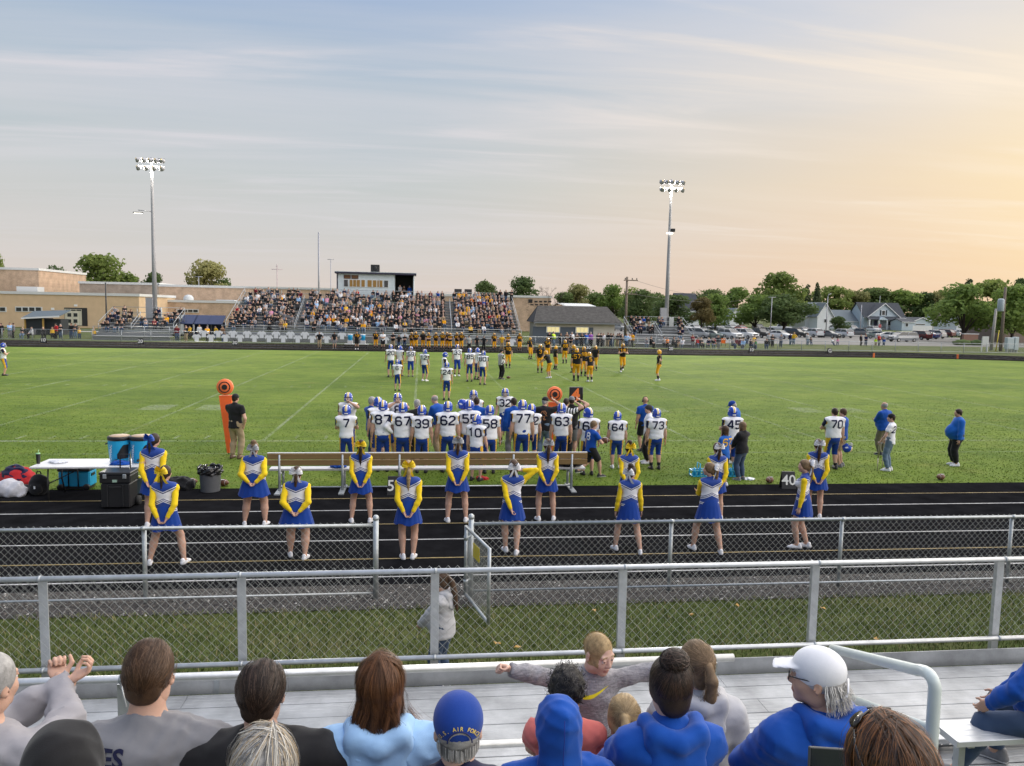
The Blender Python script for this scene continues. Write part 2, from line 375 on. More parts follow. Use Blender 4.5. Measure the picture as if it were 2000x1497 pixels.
def head_mesh(res):
 if res in _hc: return _hc[res]
 V, Q = surf(head_prims(), res); C = centers(V, Q); mi = np.zeros(len(Q), int)
 mi[(abs(C[:, 0]) < .024-.9*np.maximum(0, abs(C[:, 2]+.0645)-.004)) & (abs(C[:, 2]+.065) < .010) & (C[:, 1] > .078)] = 1
 if res < .008:
  a = abs(C[:, 0]); mi[(a > .014) & (a < .047) & (abs(C[:, 2]-.0285+.35*np.maximum(0, a-.034)) < .0036) & (C[:, 1] > .06)] = 2
 # eyeballs
 VV = [V]; QQ = [Q]; MM = [mi]; o = len(V)
 for s in (-1, 1):
  n1, n2 = 10, 8; ev = [];
  for i in range(n2+1):
   th = math.pi*i/n2
   for j in range(n1):
    ph = 2*math.pi*j/n1; ev.append((s*.031+.0118*math.sin(th)*math.cos(ph), .0765+.0118*math.cos(th), .002+.0118*math.sin(th)*math.sin(ph)))
  q = [(i*n1+j, i*n1+(j+1) % n1, (i+1)*n1+(j+1) % n1, (i+1)*n1+j) for i in range(n2) for j in range(n1)]
  VV.append(np.array(ev)); QQ.append(np.array(q)+o); MM.append(np.array([3 if i < 2 else 4 for i in range(n2) for j in range(n1)])); o += len(ev)
 _hc[res] = (np.concatenate(VV), np.concatenate(QQ), np.concatenate(MM)); return _hc[res]
_hd = {}
def hand_mesh(pose, res):
 'right hand: wrist at 0, fingers +Y, thumb +X, palm +Z'
 if (pose, res) in _hd: return _hd[(pose, res)]
 curl = dict(relaxed=(.35, .5, .4), fist=(1.35, 1.5, 1.0), flat=(.08, .1, .08), grip=(.75, 1.0, .7))[pose]
 pr = [seg((0, -.02, 0), (0, .012, 0), .023, .026, k=.02, fl=.72, L=(1, 0, 0)), ell((.0, .045, 0), (.040, .048, .0155), k=.016), ell((.022, .03, .006), (.018, .028, .015), k=.012)]
 for x, ln, sp, r in ((.029, .074, .10, .0088), (.010, .084, .02, .0092), (-.010, .078, -.05, .0088), (-.028, .060, -.14, .0076)):
  p = np.array([x, .080, 0.0]); a = 0; d0 = np.array([math.sin(sp), math.cos(sp), 0])
  pr.append(seg((x*.75, .05, -.002), p, r*1.05, r*1.05, k=.008))
  for fr, c, rr in ((.45, curl[0], 1.0), (.30, curl[1], .92), (.25, curl[2], .82)):
   a += c; q = p+ln*fr*(d0*math.cos(a)+np.array([0, 0, math.sin(a)])); pr.append(seg(p, q, r*rr, r*rr*.93, k=.003)); p = q
 t0 = np.array([.030, .020, .008]); tz = .25+.45*min(1, curl[0]); t1 = t0+.040*np.array([.62, .62, tz]); t2 = t1+.030*np.array([.25-.5*(curl[0] > 1), .8, tz*.9])
 pr += [seg((.012, .008, .004), t0, .014, .0125, k=.012), seg(t0, t1, .0118, .0102, k=.006), seg(t1, t2, .0100, .0080, k=.004)]
 V, Q = surf(pr, res); _hd[(pose, res)] = (V, Q); return V, Q
_tm = {}
def shoe_mesh(kind):
 if kind in _tm: return _tm[kind]
 pr = [seg((0, -.055, .030), (0, .10, .026), .040, .042, k=.02, fl=1.0), seg((0, .10, .024), (.006, .165, .018), .042, .030, k=.02), seg((0, -.05, .05), (0, -.045, .085), .036, .036, k=.02), seg((0, -.03, .06), (0, .09, .045), .034, .03, k=.02)]
 V, Q = surf(pr, .011, zmin=0.002); C = centers(V, Q)
 col, sole = dict(white=('white', 'white'), black=('black', 'white'), cleat=('black', 'black'), grey=('grey', 'white'), brown=('brown', 'black'))[kind]
 mi = (C[:, 2] < .022).astype(int)
 me = mk_mesh('shoe', V, Q, [M_SHOE(col), mat('sole_'+sole, CL[sole], .6)], mi); _tm[kind] = me; return me
def helmet_mesh(kind):
 if kind in _tm: return _tm[kind]
 pr = [ell((0, -.006, .020), (.112, .134, .124), k=.01), ell((.078, .030, -.055), (.036, .050, .048), k=.03), ell((-.078, .030, -.055), (.036, .050, .048), k=.03), ell((0, -.05, -.06), (.100, .080, .050), k=.03),
          ell((0, -.006, .012), (.094, .116, .108), k=.006, sub=True), ell((0, .105, -.045), (.071, .095, .076), k=.012, sub=True), ell((0, .02, -.125), (.092, .105, .055), k=.008, sub=True)]
 V, Q = surf(pr, .0105); C = centers(V, Q); out = np.linalg.norm((C-np.array([0, -.006, .02]))/np.array([.103, .125, .116]), axis=1) > 1
 mi = np.zeros(len(Q), int); a = abs(C[:, 0]); topz = (C[:, 2] > .0) & out
 if kind == 'blue':
  mi[topz & (a < .030)] = 1; mi[topz & (a < .016)] = 2
  lg = ((C[:, 1]-.02)/.045)**2+((C[:, 2]-.03-.25*(C[:, 1]-.02))/.022)**2 < 1; mi[lg & (a > .07) & out] = 1
  mi[(C[:, 2] < -.045) & (C[:, 1] < -.09) & (a < .045) & (C[:, 2] > -.075) & out] = 1
  ms = [mat('helmet_blue', (.012, .06, .42), .16, spec=.6), mat('helmet_white', (.8, .8, .8), .3), mat('helmet_gold', (.72, .46, .08), .3)]
 else:
  mi[topz & (a < .026)] = 1; mi[topz & (a < .010)] = 2
  ms = [mat('helmet_yellow', (.80, .38, .02), .2, spec=.6), mat('helmet_black', (.012, .012, .012), .3), mat('helmet_white', (.8, .8, .8), .3)]
 mi[~out] = 3; ms.append(mat('helmet_lining', (.03, .03, .03), .8))
 _tm[kind] = mk_mesh('helmet', V, Q, ms, mi); return _tm[kind]
def mask_mesh(kind):
 k = 'mask'+kind
 if k in _tm: return _tm[k]
 b = MB(); m = mat('mask_'+kind, (.55, .55, .57) if kind == 'blue' else (.03, .03, .03), .35)
 arc = lambda z, y, w, n=9: [(w*math.sin(t), y-.045*(1-math.cos(t))*1.6, z) for t in np.linspace(-1.35, 1.35, n)]
 for z, y, w in ((-.010, .142, .098), (-.050, .150, .098), (-.088, .140, .086)): b.tube(arc(z, y, w), .0055, m, 6)
 for x in (-.028, .028): b.tube([(x, .139, -.010), (x, .147, -.05), (x, .137, -.09)], .0055, m, 6)
 _tm[k] = b.mesh('facemask'); return _tm[k]
def bow_mesh(kind):
 k = 'bow'+kind
 if k in _tm: return _tm[k]
 c = dict(yellow=(.88, .62, .02), white=(.82, .82, .86), grey=(.42, .44, .47), blue=(.02, .09, .45))[kind]
 m = mat('bow_'+kind, c, .5, var=.1, vscale=40); V = []; F = []
 def ribbon(pts, w, rot):
  o = len(V)
  for p, ww in zip(pts, w):
   R = rotx(0) if rot is None else rot
   V.append(tuple(R @ np.array([p[0], p[1]-.002, p[2]+ww]))); V.append(tuple(R @ np.array([p[0], p[1]+.010, p[2]]))); V.append(tuple(R @ np.array([p[0], p[1]-.002, p[2]-ww])))
  for i in range(len(pts)-1):
   a = o+3*i; F.append((a, a+1, a+4, a+3)); F.append((a+1, a+2, a+5, a+4))
 for s in (-1, 1):
  for dz, tilt in ((.0, .25), (.008, .55)):
   th = np.linspace(0, 2*math.pi, 13); L = .085
   pts = [(s*L*(1-math.cos(t))/2, -.026*math.sin(t)-.01, dz) for t in th]
   ribbon(pts, [.010+.026*(1-math.cos(t))/2 for t in th], roty(-s*tilt))
  ribbon([(s*(.005+.05*t), -.012-.008*math.sin(3*t), -.01-.14*t) for t in np.linspace(0, 1, 6)], [.0+.004]*6, None)
  tl = [(s*(.004+.055*t), -.014-.012*math.sin(3*t), -.005-.15*t) for t in np.linspace(0, 1, 7)]
  o = len(V)
  for i, p in enumerate(tl): V.extend([(p[0]-.012-.006*i/6, p[1], p[2]), (p[0]+.012+.006*i/6, p[1]+.006, p[2])])
  for i in range(6): a = o+2*i; F.append((a, a+1, a+3, a+2))
 b = MB(); b.add(V, F, m, True); b.lathe((0, -.012, 0), [(.004, -.016), (.015, -.010), (.017, 0), (.015, .010), (.004, .016)], m, 8); me = mk_mesh('hair_bow', b.V, b.F, b.mats, b.M)
 _tm[k] = me; return me
# ---------------------------------------------------------------- skeleton
def ik(a, b, l1, l2, hint):
 a = np.array(a, float); b = np.array(b, float); d = b-a; D = np.linalg.norm(d)+1e-9; u = d/D; Dm = min(D, (l1+l2)*.998)
 b = a+u*Dm; x = (Dm*Dm+l1*l1-l2*l2)/(2*Dm); hh = math.sqrt(max(l1*l1-x*x, 0))
 w = np.array(hint, float); w = w-u*(w@u); w = w/(np.linalg.norm(w)+1e-9)
 return a+u*x+w*hh, b
ARMS = {'side': (.150, .025, -.075, .4, -1, 0), 'behind': (.040, -.104, -.030, 1, -.12, .1), 'hips': (.118, .0, .035, 1, -.5, 0), 'fold': (-.05, .125, .13, 1, -.1, -.4), 'front': (.045, .17, .02, 1, -.2, -.2), 'head': (.07, .06, .40, 1, .3, 0), 'face': (.03, .14, .345, 1, .2, -.6), 'lap': (.06, .20, .04, 1, -.2, .1),
  'out': (.40, .03, .27, 0, -1, -.2), 'chest': (.02, .13, .17, 1, -.2, -.5), 'fwd': (.08, .30, .18, .6, -.3, -1), 'up': (.13, .10, .40, 1, -.2, -.3), 'loose': (.165, .06, -.065, .4, -1, 0), 'ball': (.02, .16, .10, 1, -.8, -.3), 'knee': (.09, .22, .02, 1, -.2, .2)}
def skel(c):
 h = c['h']; g = c.get('g', 1.0); fem = c.get('fem', False); sw = c.get('sw', .94 if fem else 1.06)
 lean, tw, tilt = c.get('lean', 0), c.get('twist', 0), c.get('tilt', 0)
 B = rotz(tw) @ rotx(-lean) @ roty(tilt)
 J = dict(h=h, g=g, fem=fem, sw=sw, B=B, c=c)
 hs = c.get('hs', (h/1.75)**.55 if h > 1.3 else .93*(h/1.2)**.3); J['hs'] = hs
 feet = c.get('feet', ((-.065*h, 0, .12), (.065*h, 0, -.12)))
 sit = c.get('sit')
 if sit is not None: Pv = np.array([0, 0, sit+.055*h])
 else:
  fl = [np.hypot(f[0]*1.0-(-1, 1)[i]*.05*h, f[1]) for i, f in enumerate(feet)]
  Pv = np.array([c.get('px', 0), c.get('py', 0), .046*h+math.sqrt(max((.482*h)**2-min(fl)**2, .01))*c.get('crouch', 1.0)])
 J['P'] = Pv; up = B @ np.array([0, 0, 1.0]); J['up'] = up; J['X'] = B @ np.array([1.0, 0, 0]); J['F'] = B @ np.array([0, 1.0, 0])
 J['waist'] = Pv+up*.09*h; J['chest'] = Pv+up*.20*h; J['nb'] = Pv+up*.292*h-J['F']*.012*h
 Hm = rotz(tw+c.get('hyaw', 0)) @ rotx(-c.get('hpitch', 0)-lean*.5) @ roty(c.get('htilt', 0)); J['Hm'] = Hm
 J['nt'] = J['nb']+(up*.6+Hm[:, 2]*.4)*.045*h+Hm[:, 1]*.012*h
 J['hc'] = J['nt']+Hm @ np.array([0, .022*hs, .108*hs])
 J['sh'] = []; J['el'] = []; J['wr'] = []; J['hip'] = []; J['kn'] = []; J['an'] = []; J['fy'] = []
 arms = c.get('arms', 'side'); arms = arms if isinstance(arms, (tuple, list)) else (arms, arms)
 wf = 1+.55*(g-1)
 for i, s in enumerate((-1, 1)):
  S = J['nb']+B @ np.array([s*.106*h*sw*(1+.25*(g-1)), 0, -.030*h]); a = arms[i]; a = ARMS[a] if isinstance(a, str) else a
  W = Pv+B @ (np.array([s*a[0]*(wf if abs(a[0]) > .1 else 1), a[1]*(wf if abs(a[1]) < .2 else 1), a[2]])*h)
  e, w = ik(S, W, .172*h, .150*h, B @ np.array([s*a[3], a[4], a[5]])); J['sh'].append(S); J['el'].append(e); J['wr'].append(w)
  H = Pv+rotz(tw*.3) @ np.array([s*.048*h*(1+.15*(g-1)), 0, -.01*h]); f = feet[i]; A = np.array([f[0], f[1], .046*h+(f[3] if len(f) > 3 else 0)])
  hint = np.array([s*.12+math.sin(-f[2])*.6, 1, 0]) if sit is None else np.array([s*.15, .6, 1])
  k, an = ik(H, A, .245*h, .240*h, hint); J['hip'].append(H); J['kn'].append(k); J['an'].append(an); J['fy'].append(f[2])
 return J
def torso(J, neck=True):
 h, g, X, up, F, Pv = J['h'], J['g'], J['X'], J['up'], J['F'], J['P']; fem = J['fem']
 hipr = (.100 if fem else .094)*h*g**.8; wr = (.074 if fem else .083)*h*g; cr = (.084 if fem else .098)*h*g**.7*J['sw']**.5
 L = dict(L=X); pr = [seg(Pv-up*.025*h, Pv+up*.03*h, hipr, hipr*.96, k=.03, fl=.74, **L), seg(Pv+up*.03*h, J['waist']+up*.02*h, hipr*.92, wr, k=.04, fl=.72, **L), seg(J['waist']+up*.02*h, J['chest'], wr, cr, k=.04, fl=.70, **L), seg(J['chest'], J['nb']-up*.045*h, cr, cr*.92, k=.04, fl=.66, **L),
                         seg(J['sh'][0]*.82+J['sh'][1]*.18, J['sh'][1]*.82+J['sh'][0]*.18, .043*h*g**.4, k=.04)]
 for s in (0, 1): pr.append(seg(J['sh'][s]*.75+J['sh'][1-s]*.25, J['nb']+up*.012*h, .030*h, .030*h, k=.03))
 if g > 1.15: pr.append(ell(Pv+up*.07*h+F*.045*h*g, (.085*h*g, .075*h*g, .085*h*g), R=J['B'], k=.05))
 if fem and J['h'] > 1.45: pr += [ell(J['chest']+up*.005*h+F*.05*h+X*s*.042*h, (.038*h, .036*h, .038*h), k=.03) for s in (-1, 1)]
 if neck: pr.append(seg(J['nb']-up*.01*h, J['nt']+J['Hm'][:, 2]*.03*h, (.036 if not fem else .030)*h*min(1.25, g**.4), (.032 if not fem else .027)*h, k=.025))
 return pr
def limb(a, m, b, r, t0, t1, k=.02):
 'two-bone limb between parameters t0..t1 (0-1 upper, 1-2 lower); r = radii at 0, 1, 1.35, 2'
 out = []; rad = lambda t: np.interp(t, [0, 1, 1.35, 2], r); pt = lambda t: a+(m-a)*t if t <= 1 else m+(b-m)*(t-1)
 ks = [t0]+[t for t in (1, 1.35) if t0 < t < t1]+[t1]
 for i in range(len(ks)-1):
  out.append(seg(pt(ks[i]), pt(ks[i+1]), rad(ks[i]), rad(ks[i+1]), k=k, c0=(i == 0 and t0 > 0), c1=(i == len(ks)-2 and t1 < 2)))
 return out
def armp(J, s, t0=0, t1=2, d=0.0, k=.02):
 h = J['h']; ag = J['g']**.6*(.92 if J['fem'] else 1.05)*J['c'].get('ag', 1); r = [.0315*h*ag+d, .0255*h*ag+d, .0245*h*ag+d, .0165*h+d]
 return limb(J['sh'][s], J['el'][s], J['wr'][s], r, t0, t1, k)
def legp(J, s, t0=0, t1=2, d=0.0, k=.018, loose=0.0):
 h = J['h']; lg = J['g']**.7*(1.03 if J['fem'] else 1.0)*J['c'].get('lg', 1); r = [.053*h*lg+d, .034*h*lg+d+loose*.6, .0345*h*lg+d+loose*.7, .0205*h+d+loose]
 out = limb(J['hip'][s], J['kn'][s], J['an'][s], r, t0, t1, k)
 return out
def mirror_hand(V, Q): V = V.copy(); V[:, 2] *= -1; return V, Q[:, ::-1]
def creases(amp, fr, seed):
 'cloth creases: soft hollows with sharper ridges between'
 rs = np.random.default_rng(seed); K = rs.normal(0, 1, (6, 3))*fr; K[:, 2] *= 1.4; ph = rs.uniform(0, 6.28, 6)
 def f(X):
  s = 0
  for i, (k, p) in enumerate(zip(K, ph)):
   w = np.sin(X @ (k*.35)+p*2)*1.6; s = s+(np.abs(np.sin(X @ (k*(1+.35*(i % 3)))*.5+p+w))-.63)*(1.0 if i % 2 else .7)
  return (amp/2.2*s).astype(np.float32)
 return f
def folds(amp, fr, seed):
 rs = np.random.default_rng(seed); K = rs.normal(0, 1, (5, 3))*fr; K[:, 2] *= 1.3; ph = rs.uniform(0, 6.28, 5)
 def f(X):
  s = 0
  for k, p in zip(K, ph): s = s+np.sin(X @ k+p+1.5*np.sin(X[..., 2]*fr*.5+p*2))
  return (amp/3*s).astype(np.float32)
 return f
# ---------------------------------------------------------------- jersey digits: ribbons laid on the cloth
DIG = {'0': [[(.25, 0), (.75, 0), (1, .25), (1, 1.25), (.75, 1.5), (.25, 1.5), (0, 1.25), (0, .25), (.25, 0)]], '1': [[(.15, 1.2), (.55, 1.5), (.55, 0)]], '2': [[(0, 1.2), (.25, 1.5), (.75, 1.5), (1, 1.25), (1, .95), (0, .2), (0, 0), (1, 0)]],
       '3': [[(0, 1.25), (.25, 1.5), (.75, 1.5), (1, 1.25), (1, .95), (.75, .78), (.4, .78)], [(.75, .78), (1, .55), (1, .25), (.75, 0), (.25, 0), (0, .25)]], '4': [[(.78, 0), (.78, 1.5), (.62, 1.5), (0, .5), (0, .42), (1.05, .42)]],
       '5': [[(1, 1.5), (.05, 1.5), (.05, .85), (.7, .9), (1, .65), (1, .25), (.75, 0), (.25, 0), (0, .2)]], '6': [[(1, 1.25), (.75, 1.5), (.25, 1.5), (0, 1.25), (0, .25), (.25, 0), (.75, 0), (1, .25), (1, .6), (.75, .82), (.1, .8)]],
       '7': [[(0, 1.5), (1, 1.5), (1, 1.3), (.42, .0)]], '8': [[(.25, .8), (0, 1.0), (0, 1.27), (.25, 1.5), (.75, 1.5), (1, 1.27), (1, 1.0), (.75, .8), (.25, .8), (0, .58), (0, .25), (.25, 0), (.75, 0), (1, .25), (1, .58), (.75, .8)]],
       '9': [[(0, .25), (.25, 0), (.75, 0), (1, .25), (1, 1.25), (.75, 1.5), (.25, 1.5), (0, 1.25), (0, .9), (.25, .7), (.9, .7)]]}
def ribbon2d(pl, w, sub=4):
 pl = [np.array(p, float) for p in pl]; closed = np.allclose(pl[0], pl[-1]); n = len(pl); L = []; R = []
 for i, p in enumerate(pl):
  a = pl[i-1] if i else (pl[-2] if closed else None); b = pl[i+1] if i < n-1 else (pl[1] if closed else None)
  d1 = (p-a)/np.linalg.norm(p-a) if a is not None else None; d2 = (b-p)/np.linalg.norm(b-p) if b is not None else None
  d1 = d2 if d1 is None else d1; d2 = d1 if d2 is None else d2
  t = d1+d2; t /= np.linalg.norm(t)+1e-9; nrm = np.array([-t[1], t[0]]); m = w/2/max(.45, float(nrm @ np.array([-d1[1], d1[0]])))
  L.append(p+nrm*m); R.append(p-nrm*m)
 V = []; F = []
 for i in range(n-1):
  o = len(V)
  for j in range(sub+1):
   t = j/sub; l = L[i]*(1-t)+L[i+1]*t; r = R[i]*(1-t)+R[i+1]*t; V += [l, (l+r)/2, r]
  for j in range(sub): a = o+3*j; F += [(a, a+1, a+4, a+3), (a+1, a+2, a+5, a+4)]
 return V, F
def digits_flat(txt, hgt, w=.30):
 V = []; F = []; s = hgt/1.5; adv = 1.45; tot = (len(txt)-1)*adv
 for i, ch in enumerate(txt):
  for pl in DIG[ch]:
   v, f = ribbon2d(pl, w); o = len(V); V += [((p[0]-.5+i*adv-tot/2)*s, (p[1]-.75)*s) for p in v]; F += [[k+o for k in q] for q in f]
 return V, F
def lay_on(me, V2, F, org, ex, ey, dn, m, name, parent, gap=.004, reach=.5, both=False):
 'project flat artwork (V2 in the plane org, ex, ey) along dn on to the mesh me'
 bv = BVHTree.FromPolygons([v.co for v in me.vertices], [p.vertices for p in me.polygons]); out = []; dn = Vector(dn).normalized(); bad = set()
 for i, (x, y) in enumerate(V2):
  o = Vector(org)+Vector(ex)*x+Vector(ey)*y; hit = bv.ray_cast(o-dn*reach, dn, reach*2)
  if hit[0] is None: bad.add(i); out.append(o)
  else: out.append(hit[0]-dn*gap)
 F = [f for f in F if not bad & set(f)]
 if not F: return None
 mm = mk_mesh(name, [tuple(v) for v in out], [tuple(f) for f in F], [m]); return link(name, mm, parent)
# ---------------------------------------------------------------- hair and headgear (head frame, metres for an adult head)
def xf(prims, R, t, s):
 out = []
 for p in prims:
  q = dict(p); q['k'] = p['k']*s
  if 'c' in p: q['c'] = t+R @ (p['c']*s); q['r'] = p['r']*s; q['R'] = R if p['R'] is None else R @ p['R']
  else:
   q['a'] = t+R @ (p['a']*s); q['b'] = t+R @ (p['b']*s); q['ra'] = p['ra']*s; q['rb'] = p['rb']*s
   if p['L'] is not None: q['L'] = R @ np.array(p['L'], float)
  out.append(q)
 return out
def chain(pts, rs, k=.012): return [seg(pts[i], pts[i+1], rs[i], rs[i+1], k=k) for i in range(len(pts)-1)]
FACECUT = [ell((0, .112, -.022), (.065, .085, .096), k=.01, sub=True), ell((0, .045, -.115), (.11, .085, .085), k=.01, sub=True)]
def hair_prims(st):
 cap = lambda e: [ell((0, -.016, .028), (.076+e, .095+e, .092+e), k=.01)]
 if st == 'short': return cap(.009)+[ell((0, -.075, -.035), (.062, .035, .05), k=.02)]+FACECUT+[ell((0, -.06, -.125), (.1, .08, .045), k=.01, sub=True)]
 if st == 'buzz': return cap(.0028)+FACECUT+[ell((0, -.06, -.115), (.1, .09, .045), k=.01, sub=True)]
 if st == 'ring': return cap(.006)+[ell((0, .02, .10), (.085, .10, .07), k=.01, sub=True)]+FACECUT+[ell((0, -.06, -.125), (.1, .08, .045), k=.01, sub=True)]
 back = [ell((0, -.07, -.04), (.066, .045, .065), k=.02), ell((.062, -.02, -.01), (.025, .05, .05), k=.02), ell((-.062, -.02, -.01), (.025, .05, .05), k=.02)]
 pull = cap(.010)+back+FACECUT
 if st == 'bun': return pull+[ell((0, -.052, .128), (.056, .052, .046), k=.012)]
 if st == 'pony': return pull+[ell((0, -.118, .035), (.024, .022, .024), k=.01)]+chain([(0, -.125, .03), (.004, -.150, -.03), (.0, -.145, -.12), (-.006, -.135, -.20), (0, -.130, -.26)], [.022, .031, .030, .022, .008])
 if st == 'longpony': return pull+[ell((0, -.118, .035), (.024, .022, .024), k=.01)]+chain([(0, -.125, .03), (.004, -.152, -.04), (.002, -.150, -.16), (-.004, -.135, -.28), (0, -.125, -.38)], [.022, .033, .034, .026, .008])
 if st == 'braid': return pull+chain([(0, -.10, -.0), (.0, -.13, -.05), (.002, -.138, -.12), (0, -.13, -.19), (.0, -.125, -.27)], [.024, .024, .021, .018, .007])+[ell((0, -.135, -.05-.045*i), (.026-.002*i, .022, .020), k=.004) for i in range(5)]
 if st == 'bob': return cap(.014)+back+[ell((0, -.06, -.075), (.078, .06, .05), k=.02)]+FACECUT+chain([(0, -.11, -.06), (.0, -.125, -.12), (0, -.12, -.17)], [.020, .018, .006])
 if st == 'long': return cap(.014)+back+[seg((0, -.055, -.05), (0, -.085, -.27), .085, .075, k=.03, fl=.5, L=(1, 0, 0)), seg((.066, .0, -.02), (.078, .01, -.20), .028, .018, k=.02), seg((-.066, .0, -.02), (-.078, .01, -.20), .028, .018, k=.02)]+FACECUT[:1]
 if st == 'curly':
  rs = np.random.default_rng(5); pr = cap(.016)
  for _ in range(90):
   d = rs.normal(0, 1, 3); d /= np.linalg.norm(d)
   if d[2] < -.35 or (d[1] > .55 and d[2] < .35): continue
   pr.append(ell(np.array([0, -.016, .028])+d*np.array([.088, .106, .104]), (.014, .014, .012), k=.006))
  return pr+FACECUT
CAPP = [ell((0, -.012, .040), (.088, .108, .092), k=.01), seg((0, .07, .048), (0, .165, .030), .062, .050, k=.012, fl=.14, L=(1, 0, 0)), ell((0, .03, -.098), (.13, .22, .088), R=rotx(-.12), k=.006, sub=True)]
HOODP = [ell((0, -.026, .018), (.100, .122, .118), k=.02), ell((0, -.055, .075), (.062, .085, .062), k=.04), seg((0, -.055, -.04), (0, -.070, -.14), .088, .098, k=.04, fl=.8, L=(1, 0, 0)), ell((0, .10, -.02), (.075, .09, .10), k=.02, sub=True)]
BEANP = [ell((0, -.012, .040), (.084, .104, .090), k=.01), ell((0, .0, -.085), (.14, .2, .105), k=.006, sub=True)]
